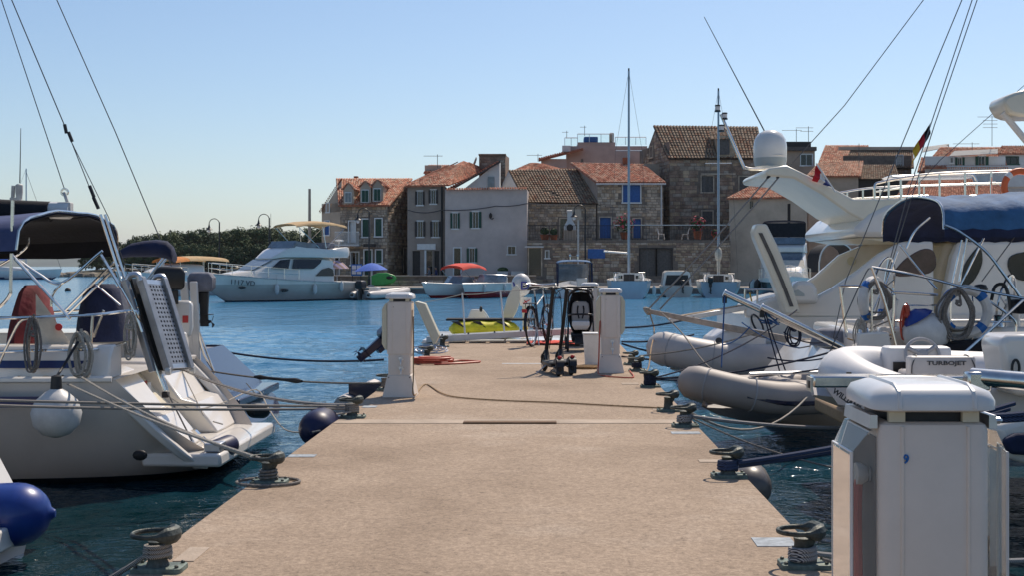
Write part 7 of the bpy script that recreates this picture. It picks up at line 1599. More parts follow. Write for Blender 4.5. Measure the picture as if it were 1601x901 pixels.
# small dark-topped boat right of it
a0 = V(((1318 - CX) / F * 84, 84, 0)); M = frame(a0, R(100)); t = thing('cabin_boat', 'boat with dark arched canopy between cruiser and yacht', 'boat', a0)
mb = MB(M); p, s = hull(mb, 7, 2.8, (1.0, 1.2), .3, .4, .95, strip=[(.05, 1)], pw=.6); mb.build('hull', ['gelcoat', 'antifoul'], t, smooth=50); mb = MB(M); deck(mb, p, s, -.03, .0); mb.build('deck', 'gelcoat', t)
mb = MB(M); mb.sheet([[(x, -1.25 * cos(pi * k / 10), 1.7 + 1.9 * sin(pi * k / 10) ** .5) for k in range(11)] for x in (1.0, 3.2)], .03); mb.build('canopy', 'black_cloth', t, smooth=60); mb = MB(M); mb.tube([(.98, -1.28 * cos(pi * k / 16), 1.1 + 2.56 * sin(pi * k / 16) ** .45) for k in range(17)], .05, 6); mb.build('arch', 'gelcoat', t)
# far sailing yacht at anchor, extreme left
a1 = V(((92 - CX) / F * 200, 200, 0)); a0 = V(((-20 - CX) / F * 205, 205, 0)); d = a1 - a0; M = frame(a0, math.atan2(d.y, d.x)); L_ = d.length
t = thing('sailing_yacht', 'white yacht with blue sail cover anchored far off at left', 'sailboat', a0)
mb = MB(M); p, s = hull(mb, L_, 3.6, (1.3, 1.7), .4, .6, .8, strip=[(.25, 1)]); mb.build('hull', ['gelcoat_cool', 'stripe_blue'], t, smooth=50); mb = MB(M); deck(mb, p, s); mb.build('deck', 'gelcoat', t)
mb = MB(M); bodyloft(mb, [(3.2, 1.3, 1.3, 1.1, 2.0), (5.5, 1.2, 1.35, .9, 1.95), (8, .6, 1.5, .4, 1.7)]); mb.build('cabin', 'gelcoat', t, smooth=45)
mx = L_ * .55; zt = zpx(263, 202); mb = MB(M); mb.tube([(mx, 0, 1.8), (mx, 0, zt)], [.13, .09], 7); mb.build('mast', 'mast_grey', t)
mb = MB(M); mb.tube([(L_ + .4, 0, 1.75), (mx, 0, zt - .5)], .03, 5); mb.build('forestay', 'wire', t); mb = MB(M); mb.tube([(.2, 0, 1.5), (mx, 0, zt)], .02, 4); mb.build('backstay', 'wire', t)
mb = MB(M); mb.loft([[(x, -.15, 3.2), (x, .15, 3.2), (x, .1, 3.2 + h_), (x, -.1, 3.2 + h_)] for x, h_ in ((mx - .1, .9), (mx - 4.5, .45))]); mb.build('sail_cover', 'royal_cloth', t, bevel=.05)
mb = MB(M); mb.sheet([[(x, -1.2 * cos(pi * k / 6), 3.0 + .3 * sin(pi * k / 6)) for k in range(7)] for x in (.8, 3.2)], .03); mb.build('bimini', 'royal_cloth', t)
mb = MB(); mb.ell(G(106, 455, 0.05), (.25, .25, .22), 10, 8); tag(mb.build('mooring_buoy', 'rubber'), 'small dark mooring buoy on the open water at left', 'buoy')

# ---------------------------------------------------------------- two people sitting in the shaded doorway
def sitter(px, Y, face, shirt, trousers, label):
    x0 = P(px, 0, Y).x; z0 = .72
    bench = thing('stool', label.replace('person', 'stool under the person'), 'stool', (x0, Y, z0)); mb = MB(); mb.bb(x0 - .2, x0 + .2, Y - .2, Y + .2, z0 + .41, z0 + .45); mb.build('seat', 'plank', bench)
    for sx in (-.16, .16):
        for sy in (-.16, .16): mb = MB(); mb.tube([(x0 + sx, Y + sy, z0), (x0 + sx, Y + sy, z0 + .41)], .02, 5); mb.build('leg', 'plank', bench)
    def pt(x, y, z): return (x0 + face * x, Y + y, z0 + z)
    vs = [pt(0, 0, .52), pt(.02, 0, .78), pt(.04, 0, 1.0), pt(.06, 0, 1.10), pt(.10, 0, 1.22), pt(.11, 0, 1.32),
          pt(.03, -.19, .98), pt(.14, -.24, .74), pt(.34, -.18, .68), pt(.44, -.16, .68), pt(.03, .19, .98), pt(.14, .24, .74), pt(.34, .18, .68), pt(.44, .16, .68),
          pt(.04, -.10, .53), pt(.44, -.12, .54), pt(.42, -.12, .10), pt(.55, -.12, .045), pt(.04, .10, .53), pt(.44, .12, .54), pt(.42, .12, .10), pt(.55, .12, .045)]
    es = [(0, 1), (1, 2), (2, 3), (3, 4), (4, 5), (2, 6), (6, 7), (7, 8), (8, 9), (2, 10), (10, 11), (11, 12), (12, 13), (0, 14), (14, 15), (15, 16), (16, 17), (0, 18), (18, 19), (19, 20), (20, 21)]
    rs = [.15, .15, .15, .06, .095, .085, .07, .05, .04, .035, .07, .05, .04, .035, .10, .07, .045, .04, .10, .07, .045, .04]
    pe = thing('person', label, 'person', (x0, Y, z0)); o0 = V((x0, Y, z0))
    me = bpy.data.meshes.new('body'); me.from_pydata([tuple(V(v) - o0) for v in vs], es, []); ob = bpy.data.objects.new('body', me); C.objects.link(ob); ob.parent = pe
    sk_ = ob.modifiers.new('skin', 'SKIN'); 
    for i, r_ in enumerate(rs): me.skin_vertices[0].data[i].radius = (r_, r_)
    me.skin_vertices[0].data[0].use_root = True
    sub = ob.modifiers.new('sub', 'SUBSURF'); sub.levels = 1; sub.render_levels = 1
    dg = bpy.context.evaluated_depsgraph_get(); me2 = bpy.data.meshes.new_from_object(ob.evaluated_get(dg)); ob.modifiers.clear(); ob.data = me2
    me2.materials.clear()
    for mm in ('skin', shirt, trousers): me2.materials.append(MAT[mm])
    for f in me2.polygons:
        f.use_smooth = True; c = f.center; lx = (c.x * face); arm = abs(c.y) > .15 and c.z > .6
        f.material_index = 0 if (c.z > 1.06 or (arm and lx > .2) or c.z < .42) else (1 if c.z > .60 else 2)
    mb = MB(); mb.ell(pt(.08, 0, 1.30), (.105, .10, .10), 12, 8); mb.build('hair', 'dark_letter', pe)
sitter(672, 110.4, -1, 'grey_cloth', 'dark_letter', 'person in a grey shirt sitting in the shop doorway'); sitter(683, 110.2, -1, 'stripe_blue', 'stripe_blue', 'person in dark blue sitting just right of the shop doorway')
# ---------------------------------------------------------------- flybridge yacht with arch and satellite dome
YN, YF = 21.0, 25.0
ya = thing('motor_yacht', 'large white flybridge yacht with raked arch and satellite dome', 'motor yacht', (5, 23, 0))
def plate(name, seq, Y, t, m, parent, bevel=.02, smooth=35):
    q_ = PX(seq, Y); q_ = spl(q_, 4, True) if 'window' in name else q_
    mb = MB(); mb.prism(q_, (0, t, 0)); return mb.build(name, m, parent, bevel=bevel, smooth=smooth)
Mx = frame((3.35, 23, 0), 0)
mb = MB(Mx); p, s = hull(mb, 13.5, 4.3, (1.25, 1.9), .5, .9, .94, strip=[(.06, 1)], fullness=2.8, pw=.6); mb.build('hull', ['gelcoat', 'antifoul'], ya, smooth=50)
mb = MB(Mx); deck(mb, p, s, -.02, .02, 0, 21, .02); mb.build('deck', 'gelcoat_cream', ya)
mb = MB(Mx); mb.bb(-.9, .1, -2.0, 2.0, .38, .52); mb.build('bathing_platform', 'gelcoat', ya, bevel=.04)
# arch fins and top
fin = [(1196, 269), (1202, 262), (1230, 258), (1275, 279), (1335, 311), (1420, 309), (1420, 350), (1362, 352), (1326, 333), (1284, 303), (1242, 279), (1200, 275)]
mb = MB(); mb.prism(PX(fin, YN), (0, 2.5, 0)); mb.build('radar_arch', 'gelcoat_cream', ya, bevel=.07, smooth=50)
a, b = P(1204, 266, YN), P(1250, 262, YN)
mb = MB(); mb.prism([V((a.x + .05, YN + .31, a.z - .02)), V((b.x - .05, YN + .31, b.z - .08)), V((b.x - .1, YN + .31, b.z + .035)), V((a.x + .1, YN + .31, a.z + .06))], (0, 2.0, 0)); mb.build('arch_top', 'gelcoat', ya, bevel=.04)
# dome sits near the near end of the arch top
c = P(1204, 252, 22.3); mb = MB(); r_ = .29
mb.lathe([(r_ * .85, -.03), (r_, .06), (r_ * 1.0, .26), (r_ * .93, .38), (r_ * .72, .48), (r_ * .38, .535), (.01, .55)], c, 24); dm = mb.build('satellite_dome', 'gelcoat_cool', ya, smooth=60)
mb = MB(); mb.lathe([(r_ * .9, -.09), (r_ * .98, -.02), (r_ * 1.004, .055)], c, 24); mb.build('dome_base', 'hull_grey', dm)
c2 = P(1209, 243, 22.2); mb = MB(); mb.lathe([(.01, -.05), (.14, -.03), (.20, 0), (.12, .035), (.01, .045)], c2, 20); mb.tube([c2 - V((0, 0, .12)), c2], .03, 7); mb.build('gps_dish', 'gelcoat', ya, smooth=60)
mb = MB(); mb.tube(spl(PX([(1228, 260), (1185, 264), (1166, 262), (1160, 254), (1127, 178)], 23.0), 4), .028, 8); lp = mb.build('light_mast', 'steel', ya)
for px, py in ((1122, 169), (1133, 181), (1128, 200)):
    q = P(px, py, 23.0); mb = MB(); mb.lathe([(.05, .035), (.05, .06), (.02, .065)], q, 10); mb.lathe([(.055, -.065), (.055, -.04), (.05, -.035)], q, 10); nl = mb.build('navigation_light', 'black_plastic', lp); mb = MB(); mb.lathe([(.045, -.034), (.045, .034)], q, 10); mb.build('lens', 'flag_white', nl)
mb = MB(); mb.tube(PX([(1196, 206), (1101, 26)], 22.3), [.012, .006], 6); mb.build('whip_aerial', 'wire', ya)
mb = MB(); mb.tube(PX([(1236, 258), (1320, 165), (1462, -25)], 22.4), .008, 5); mb.build('aerial_stay', 'wire', ya)
# flybridge moulding
fl = [(1333, 366), (1338, 354), (1358, 334), (1385, 320), (1430, 311), (1520, 304), (1700, 299), (1700, 369), (1420, 371), (1345, 370)]
mb = MB(); mb.prism(PX(fl, YN - .05), (0, 4.1, 0)); mb.build('flybridge', 'gelcoat', ya, bevel=.09, smooth=50)
mb = MB(); mb.prism(PX([(1345, 371.5), (1700, 371.5), (1700, 377), (1375, 377)], YN + .15), (0, 3.7, 0)); mb.build('flybridge_soffit', 'gelcoat_cream', ya, bevel=.02)
# rails
for Y, k in ((YN + .1, 0), (YF - .15, 1)):
    mb = MB(); mb.tube(spl([V((q.x, Y, q.z)) for q in PX([(1370, 318), (1370, 290), (1380, 284), (1410, 278), (1450, 272), (1520, 268), (1700, 263)], YN)], 4), .022, 8); rl = mb.build('flybridge_rail', 'steel', ya)
    mb = MB(); mb.tube([V((q.x, Y, q.z)) for q in PX([(1372, 299), (1430, 290), (1560, 285)], YN)], .014, 6); mb.build('mid_rail', 'steel', rl)
    for px, y0, y1 in ((1392, 281, 318), (1411, 278, 314), (1440, 273, 311), (1472, 270, 308), (1512, 268, 306), (1553, 267, 304)): mb = MB(); mb.tube([V((q.x, Y, q.z)) for q in PX([(px, y0), (px, y1)], YN)], .018, 7); mb.build('stanchion', 'steel', rl)
mb = MB(); mb.tube(spl(PX([(1396, 276), (1500, 272), (1524, 276), (1527, 303)], YN + .8), 3), .02, 7); mb.build('inner_rail', 'steel', ya)
mb = MB(); mb.prism(PX([(1390, 276), (1400, 272), (1520, 272), (1520, 277), (1398, 279)], YN + 1.0), (0, .5, 0)); mb.build('table_edge', 'gelcoat_cool', ya)
rb = thing('lifebuoy', 'orange lifebuoy on the flybridge rail at the right edge', 'lifebuoy', P(1592, 300, YN - .1)); lifering(rb, P(1595, 292, YN - .08), .26, (1, 0, 0), (0, 0, 1), 'orange', 'flag_white', .055, 4, 'ring')
# bulwark wings sloping to the stern, deckhouse, cockpit
plate('bulwark_wing', [(1250, 448), (1275, 432), (1312, 399), (1350, 383), (1390, 372), (1500, 372), (1500, 470), (1250, 470)], YF - .5, .18, 'gelcoat', ya, .05, 50)
plate('bulwark_wing', [(1165, 483), (1210, 466), (1262, 472), (1300, 452), (1340, 424), (1375, 396), (1410, 378), (1460, 376), (1462, 500), (1165, 498)], YN, .18, 'gelcoat', ya, .05, 50)
mb = MB(); q = P(1331, 408, YF - .52); mb.lathe([(.085, 0), (.085, .02), (.05, .025)], q, 14, M=Matrix.Rotation(pi / 2, 3, 'X')); mb.build('loudspeaker', 'cover_cream', ya)
wn = plate('quarter_window', [(1399, 431), (1412, 408), (1440, 390), (1458, 391), (1464, 405), (1462, 420), (1446, 429)], YN - .02, .05, 'glass_tint', ya, .012)
plate('deckhouse', [(1478, 378), (1720, 376), (1720, 500), (1440, 500), (1445, 470)], YN + .3, 3.4, 'gelcoat_warm', ya, .08)
plate('deckhouse_side', [(1500, 378), (1720, 376), (1720, 500), (1470, 500), (1482, 440), (1490, 400)], YN + .02, .27, 'gelcoat', ya, .05)
plate('side_window', [(1505, 446), (1508, 415), (1528, 387), (1534, 386), (1536, 412), (1522, 440)], YN - .01, .06, 'glass_dark', ya, .01)
plate('side_window', [(1576, 412), (1590, 396), (1660, 388), (1700, 388), (1700, 440), (1610, 440), (1585, 432)], YN - .01, .06, 'glass_dark', ya, .01)
plate('cockpit_sofa', [(1300, 470), (1440, 462), (1440, 500), (1300, 500)], YN + 1.2, 1.6, 'gelcoat_cream', ya, .06)
mb = MB(); mb.tube(spl(PX([(1165, 478), (1165, 455), (1170, 453), (1205, 453), (1214, 458), (1216, 472)], YN + .4), 3), .02, 7); mb.tube(PX([(1184, 454), (1184, 480)], YN + .4), .016, 6); mb.build('stern_rail', 'steel', ya)
mb = MB(); mb.tube(PX([(1172, 458), (1176, 475)], YN + .35), .012, 6); mb.build('boat_hook', 'flag_gold', ya)
plate('stern_locker', [(1168, 482), (1195, 468), (1230, 460), (1240, 482)], YN + .5, 1.4, 'gelcoat', ya, .05)
plate('stern_locker', [(1236, 476), (1237, 452), (1245, 440), (1268, 439), (1278, 448), (1281, 476)], YN - .35, .5, 'gelcoat', ya, .07)
plate('locker_vent', [(1239, 463), (1240, 456), (1248, 453), (1258, 460), (1258, 464)], YN - .36, .03, 'hull_grey', ya, .005)
# raised cream gangway arm
t = thing('gangway', 'cream hydraulic gangway raised steeply in front of the yacht arch', 'gangway', P(1250, 492, 20.4)); mb = MB(); rr = []
for (x0, y0), (x1, y1) in (((1178, 362), (1182, 350)), ((1180, 372), (1199, 350)), ((1195, 408), (1217, 386)), ((1212, 448), (1234, 430)), ((1228, 492), (1252, 490))):
    a, b = P(x0, y0, 20.4), P(x1, y1, 20.4); rr.append([a, b, b + V((0, .35, 0)), a + V((0, .35, 0))])
mb.loft(rr); mb.build('beam', 'gelcoat_cream', t, bevel=.03)
mb = MB(); rr = []
for (x, y) in ((1189, 364), (1206, 400), (1223, 440), (1238, 480)): a = P(x, y, 20.38); rr.append([a + V((-.03, 0, 0)), a + V((.03, 0, 0)), a + V((.03, .02, 0)), a + V((-.03, .02, 0))])
mb.loft(rr); mb.build('slot', 'shutter_grey', t)
# Croatian ensign on its staff, German flag on the backstay
def flag(name, label, stripes, quad, Y, pole):
    t = thing(name, label, 'flag', P(quad[3][0], quad[3][1], Y)); n_ = len(stripes); q = [P(x, y, Y) for x, y in quad]
    for k, m in enumerate(stripes):
        rows = []
        for i in range(8):
            u = i / 7; a = q[0].lerp(q[1], u); b = q[3].lerp(q[2], u); wv = V((0, .05 * sin(u * 7 + k * .4), .01 * sin(u * 9)))
            rows.append([a.lerp(b, k / n_) + wv, a.lerp(b, (k + .5) / n_) + wv + V((0, .015, 0)), a.lerp(b, (k + 1) / n_) + wv])
        mb = MB(); mb.sheet(rows, .004); mb.build('stripe', m, t, smooth=60)
    if pole: mb = MB(); mb.tube(PX(pole, Y), .014, 6); mb.build('staff', 'alu_white', t)
    return t
flag('flag', 'red, white and blue ensign on a slanting staff by the yacht arch', ['flag_red', 'flag_white', 'flag_blue'], [(1277, 257), (1270, 282), (1296, 291), (1300, 290)], 20.9, [(1276, 255), (1306, 300)])
flag('flag', 'black, red and gold flag hanging limp from the backstay', ['flag_black', 'flag_red', 'flag_gold'], [(1456, 190), (1452, 216), (1427, 256), (1429, 232)], 16.9, None)

# ---------------------------------------------------------------- sailing yacht on the right with blue bimini
YC, XS = 17.0, 2.72
sr = thing('sailing_yacht', 'white sailing yacht on the right with blue bimini and two lifebuoys', 'sailboat', (XS, YC, 0))
M = frame((XS, YC, 0), 0)
mb = MB(M); hp, hs = hull(mb, 11, 3.5, (1.05, 1.35), .35, .7, .82, trake=.8, strip=[(.04, 1)], nst=40, nsec=24, rake_lo=.12, pw=.62, lift=.45); mb.build('hull', 'hull_yacht_right', sr, smooth=50)
mb = MB(M); mb.tube([p + V((0, 0, -.02)) for p in hs], .035, 6); mb.tube([p + V((0, -.02, -.14)) for p in hs], .02, 6); mb.build('rubbing_strake', 'dirty_white', sr)
mb = MB(M); deck(mb, hp, hs, -.03, .02, 0, 41, .02); mb.build('deck', 'gelcoat', sr)
mb = MB(M); mb.bb(1.4, 5, -1.25, -1.0, 1.03, 1.34); mb.build('cockpit_coaming', 'gelcoat', sr, bevel=.05); mb = MB(M); mb.bb(1.4, 5, 1.0, 1.25, 1.03, 1.34); mb.build('cockpit_coaming', 'gelcoat', sr, bevel=.05)
mb = MB(M); mb.bb(1.1, 1.42, -1.3, 1.3, 1.03, 1.30); mb.build('stern_seat', 'gelcoat', sr, bevel=.05)
rows = []
for k_ in range(34):
    X = 4.86 + .085 * k_; row = []; zt = 3.0 + .016 * sin(k_ * 1.35) + .004 * k_; zl = 2.54 + .012 * sin(k_ * 1.9)
    for k in range(17):
        a = pi * k / 16; row.append((X + .03 * sin(a), YC - 1.42 * cos(a), zl + (zt - zl) * sin(a) ** .55 + .014 * sin(k * .9 + k_ * 1.7) * sin(a)))
    rows.append(row)
mb = MB(); mb.sheet(rows, .012); bi = mb.build('bimini', 'blue_cloth', sr, smooth=60)
mb = MB(); mb.sheet([[(p_[0], YC + (p_[1] - YC) * .985, p_[2] - .024) for p_ in r] for r in rows], .006); mb.build('bimini_inner_shade', 'navy_cloth', bi, smooth=60)  # darker inner sheet, paints the shade under the bimini
mb = MB(); mb.sheet([[(r[0][0], r[0][1] - .006, r[0][2] - .09), (r[0][0], r[0][1] - .010, r[0][2] + .01)] for r in rows], .008); mb.build('valance', 'navy_cloth', bi)
mb = MB(); mb.sheet([[(r[-1][0], r[-1][1] + .006, r[-1][2] - .09), (r[-1][0], r[-1][1] + .010, r[-1][2] + .01)] for r in rows], .008); mb.build('valance', 'navy_cloth', bi)
mb = MB(); mb.tube([V(p_) + V((-.01, 0, .012)) for p_ in rows[0]], .016, 7); mb.build('aft_bow', 'steel', bi)
yn = 15.55
for seq, Y, r_ in (([(1478, 352), (1500, 362), (1540, 392), (1570, 430), (1600, 472)], yn, .02), ([(1454, 340), (1430, 362), (1417, 388)], yn + .3, .014), ([(1407, 383), (1440, 425), (1465, 452)], yn + .2, .014), ([(1404, 393), (1385, 445)], yn + .5, .012),
                   ([(1363, 418), (1385, 480), (1411, 586)], yn - .6, .018), ([(1363, 418), (1440, 432), (1520, 452), (1640, 474)], yn - .3, .017), ([(1363, 418), (1348, 438), (1280, 590)], yn - .5, .007), ([(1600, 470), (1545, 520), (1470, 586)], yn - .5, .018),
                   ([(1313, 450), (1316, 447), (1362, 448)], yn + .1, .016), ([(1313, 448), (1324, 528)], yn + .1, .020), ([(1398, 462), (1400, 458), (1466, 462)], yn, .018), ([(1396, 530), (1398, 462)], yn, .018), ([(1415, 478), (1470, 478)], yn, .012), ([(1400, 503), (1440, 506), (1468, 505)], yn, .012),
                   ([(1528, 450), (1545, 470), (1585, 500), (1588, 522)], yn, .016), ([(1520, 504), (1580, 504)], yn, .012), ([(1504, 375), (1488, 450)], yn + 1.2, .016), ([(1512, 372), (1500, 440)], yn + 1.2, .016), ([(1540, 368), (1500, 450)], yn + .4, .012), ([(1590, 365), (1535, 440)], yn + .5, .007)):
    mb = MB(); mb.tube(spl(PX(seq, Y), 5), r_, 7); mb.build('canopy_tube' if r_ > .013 else 'stay', 'steel' if r_ > .008 else 'wire', sr)
for px in (1363, 1486, 1520): mb = MB(); mb.tube(PX([(px, 450), (px, 545)], yn + .05), .016, 6); mb.build('stanchion', 'steel', sr)
for seq, Y in (([(1514, -25), (1400, 250), (1322, 440), (1290, 590)], 16.4), ([(1528, -25), (1455, 195), (1420, 300), (1372, 480), (1340, 590)], 16.8), ([(1536, -25), (1461, 195), (1428, 300), (1388, 430), (1362, 540)], 17.1)): mb = MB(); mb.tube(PX(seq, Y), .007, 5); mb.build('backstay', 'wire', sr)
mb = MB(); mb.tube(PX([(1616, 120), (1470, 250), (1424, 300)], 18.2), .005, 5); mb.build('stay', 'wire', sr)
# lifebuoys with rope, ball fender, orange cord
lb = thing('lifebuoy', 'white lifebuoy with blue bands and a coil of grey rope, facing the pier', 'lifebuoy', P(1510, 530, yn - .1)); lifering(lb, P(1509, 488, yn - .10), .27, (1, 0, 0), (0, 0, 1), rr=.062, name='ring')
lb = thing('lifebuoy', 'white lifebuoy with blue bands seen at an angle, left of the other', 'lifebuoy', P(1365, 505, yn)); lifering(lb, P(1366, 470, yn + .25), .25, (.72, .69, 0), (0, 0, 1), rr=.058, name='ring')
hank(P(1497, 452, yn - .20), .42, .58, 'rope_grey', 'thick grey rope coil hung over the facing lifebuoy', 21, 8, .014); hank(P(1368, 440, yn + .1), .38, .45, 'rope_grey', 'grey rope coil hung over the left lifebuoy', 22, 6, .012); hank(P(1417, 478, yn - .05), .12, .42, 'hose_red', 'orange cord hank hanging beside the white ball fender', 23, 5, .012)
c = P(1447, 522, yn - .05); t = thing('ball_fender', 'large white ball fender with blue top behind the tender', 'fender', c - V((0, 0, .28))); mb = MB(); mb.ell(c, (.29, .26, .26), 22, 14); mb.build('ball', 'fender_white', t, smooth=70)
mb = MB(); mb.lathe([(.20, 0), (.14, .06), (.06, .10), (.04, .12)], c + V((-.10, -.02, .18)), 18, M=Matrix.Rotation(-.55, 3, 'Y')); mb.build('cap', 'fender_blue', t)
mb = MB(); q = P(1533, 452, yn + .2); mb.lathe([(.08, -.06), (.09, 0), (.07, .05), (.02, .06)], q, 12); mb.build('compass', 'black_plastic', sr); mb = MB(); mb.tube(spl(PX([(1550, 470), (1556, 448), (1570, 446), (1578, 470), (1580, 500)], yn + .3), 4), .022, 7); mb.build('instrument_arch', 'dark_metal', sr)
plate('winch_base', [(1340, 545), (1342, 522), (1390, 520), (1395, 545)], yn - .1, .3, 'gelcoat', sr, .02); plate('hatch_cover', [(1590, 470), (1640, 468), (1640, 490), (1592, 492)], yn + .2, .3, 'black_cloth', sr, .03)
plate('stern_locker', [(1420, 552), (1425, 545), (1560, 532), (1568, 542), (1520, 566), (1425, 566)], yn - .25, .6, 'black_cloth', sr, .02)
# davit tubes carrying the tender
for k, seq in enumerate(([(1133, 459), (1322, 546)], [(1191, 481), (1330, 550)])):
    a, b = PX(seq, 15.9 - .35 * k); t = thing('davit', ['long polished steel davit reaching out over the tender', 'shorter polished steel davit below the long one'][k], 'davit', b); mb = MB(); mb.tube([a, b, b + V((.35, .25, -.1))], .043, 12); mb.build('arm', 'steel', t)
    mb = MB(); mb.tube([a + (a - b).normalized() * .012, a], .047, 12); mb.build('end_cap', 'alu', t); mb = MB(); mb.box(a + V((.0, -.0, -.085)), (.05, .05, .08)); mb.build('block', 'dark_metal', t)
# beige inflatable on the davits
t, M, L_ = rib('inflatable_tender', 'beige inflatable with dark strake hanging from the steel davits', (3.42, 15.45, .0), (1.72, 14.55, 0), 1.4, .19, .58, 'rib_beige', 'fender_navy', 'rib_grey', 'navy_gel')
for x in (.55, 1.25): mb = MB(M); mb.bb(x, x + .2, -.55, .55, .66, .76); mb.build('seat_cushion', 'rib_beige', t, bevel=.04)
mb = MB(M); mb.tube([(.3, .42, .86), (1.5, .42, .88)], .02, 6); mb.build('oar', 'alu', t); mb = MB(M); mb.ell((.2, .42, .86), (.16, .03, .07), 8, 6); mb.build('oar_blade', 'rib_grey', t)
rope(sag(P(1133, 462, 15.9), P(1128, 575, 15.2), 0, 4), .010, 'rope_blue', 'blue falls from the long davit to the tender bow'); rope(sag(P(1193, 488, 15.55), P(1220, 585, 15.3), 0, 4), .009, 'rope_navy', 'dark falls from the shorter davit, first leg'); rope(sag(P(1196, 488, 15.55), P(1228, 580, 15.5), .02, 5), .009, 'rope_navy', 'dark falls from the shorter davit, second leg')
mb = MB(); random.seed(31)
q = P(1200, 498, 15.6); mb.tube(spl([q + V((random.uniform(-.12, .12), random.uniform(-.06, .06), random.uniform(-.08, .08))) for k in range(16)], 3), .011, 5); tag(mb.build('rope_tangle', 'rope_blue'), 'knot of blue rope on the shorter davit', 'rope')
# grey tender with rounded bow behind
t, M, L_ = rib('inflatable_tender', 'pale grey tender with rounded bow and small wheel, behind the beige one', (4.15, 20.0, 0), (1.78, 19.3, 0), 1.6, .255, .66, 'rib_pale', 'rib_grey', 'gelcoat_cool')
mb = MB(M); mb.loft([[(x, -w_, z0), (x, w_, z0), (x, w_ * .8, z1), (x, -w_ * .8, z1)] for x, w_, z0, z1 in ((.9, .36, .6, 1.12), (1.5, .36, .6, 1.16), (1.75, .3, .6, 1.0))]); cs = mb.build('console', 'gelcoat_cool', t, bevel=.05)
mb = MB(M); mb.tube(ring((.92, 0, 1.2), .16, 18, (.4, 0, .9), (0, 1, 0)), .016, 6, closed=True); mb.build('steering_wheel', 'black_plastic', t); mb = MB(M); mb.bb(.2, .8, -.4, .4, .6, 1.0); mb.build('seat', 'rib_white', t, bevel=.07)
q = P(1122, 533, 18.9); mb = MB(); mb.lathe([(.05, 0), (.05, .006)], q + V((0, -.12, 0)), 14, M=Matrix.Rotation(pi / 2, 3, 'X')); mb.build('maker_badge', 'dark_letter', t)
# wooden boarding pole and its lifts
a, b = P(1012, 487, 20.2), P(1302, 546, 18.2)
t = thing('boarding_plank', 'weathered wooden boarding spar reaching out towards the pier', 'gangway', b); mb = MB(); mb.loft([[p_ + V((0, -.05, -h_)), p_ + V((0, .05, -h_)), p_ + V((0, .05, h_)), p_ + V((0, -.05, h_))] for p_, h_ in ((a, .035), (a.lerp(b, .5), .05), (b, .055))]); mb.build('spar', 'pole_wood', t, bevel=.015)
mb = MB(); random.seed(6); mb.tube(spl([a + V((random.uniform(-.06, .06), random.uniform(-.06, .06), random.uniform(-.06, .06))) for k in range(22)], 3), .018, 5); mb.build('end_lashing', 'rope_white', t)
for k, (px, py) in enumerate(((1214, 262), (1230, 262))):
    e = P(px, py, 21.1); rope(sag(a + V((.02 + .18 * k, 0, .03)), e, .04), .014, 'rope_twist', ['left of the two lifts from the spar up to the yacht arch', 'right of the two lifts from the spar up to the yacht arch'][k])
    mb = MB(); dd = (a - e).normalized(); mb.tube([e + dd * .02, e + dd * .10, e + dd * .2, e + dd * .26], [.02, .035, .03, .016], 8); tag(mb.build('lift_block', 'dark_metal'), ['block at the top of the left lift', 'block at the top of the right lift'][k] + ' under the satellite dome', 'block')
rope(spl([a + V((.03, 0, 0)), a + V((.10, -.1, -.3)), P(1018, 545, 18.4), P(1012, 580, 17.4), B['R6'] + V((0, .05, .1))], 6), .010, 'rope_tan', 'slack brown line hanging from the spar tip to the pier'); rope(spl([a + V((.2, 0, 0)), P(1065, 520, 18), P(1100, 566, 16), P(1130, 590, 15.1)], 6), .010, 'rope_grey', 'slack grey line from the spar down to the beige tender')

# ---------------------------------------------------------------- near yacht on the right with jet tender on its platform
yc = thing('motor_yacht', 'near motor yacht at the right edge with tender on its stern platform', 'motor yacht', (5.4, 11.3, 0))
Mc = frame((4.9, 11.2, 0), 0)
mb = MB(Mc); p, s = hull(mb, 12, 4.0, (1.3, 1.9), .5, .8, .95, strip=[(.06, 1)], fullness=2.8, pw=.6); mb.build('hull', ['gelcoat', 'antifoul'], yc, smooth=50)
mb = MB(Mc); deck(mb, p, s); mb.build('deck', 'gelcoat', yc)
mb = MB(); mb.bb(2.75, 4.95, 10.9, 13.1, .62, .76); mb.build('stern_platform', 'teak', yc, bevel=.03)
# polished steel passerelle box at the platform edge
z0 = zpx(596, 10.6)
mb = MB(); mb.bb(2.20, 3.9, 10.5, 10.75, z0 - .05, z0 + .045); pb = mb.build('passerelle_box', 'steel', yc, bevel=.015); mb = MB(); mb.bb(2.185, 2.20, 10.53, 10.72, z0 - .09, z0 + .03); mb.build('end_plate', 'gelcoat_cream', pb)
mb = MB(); mb.bb(2.178, 2.186, 10.57, 10.64, z0 - .06, z0 + .0); mb.build('socket', 'black_plastic', pb)
mb = MB(); mb.bb(2.9, 3.1, 10.6, 10.7, .5, z0 - .052); mb.build('bracket', 'gelcoat', pb)
a, b = P(1520, 590, 9.8), P(1700, 606, 9.2); mb = MB(); mb.tube([a, b], .07, 14); fr_ = mb.build('stern_fairlead', 'steel', yc); mb = MB(); mb.box(a + V((.02, -.05, -.03)), (.18, .14, .15)); mb.build('fairlead_block', 'steel', fr_, bevel=.02)
plate('transom_moulding', [(1562, 535), (1576, 525), (1700, 522), (1700, 620), (1588, 622), (1572, 590)], 10.4, .5, 'gelcoat', yc, .05); mb = MB(); q = P(1588, 577, 10.36); mb.tube(ring(q, .03, 14, (1, 0, 0), (0, 0, 1), .07), .012, 6, closed=True); mb.build('cleat', 'dark_metal', yc)
plate('quarter_side', [(1556, 668), (1601, 655), (1720, 650), (1720, 760), (1580, 720)], 9.6, .3, 'gelcoat', yc, .05)
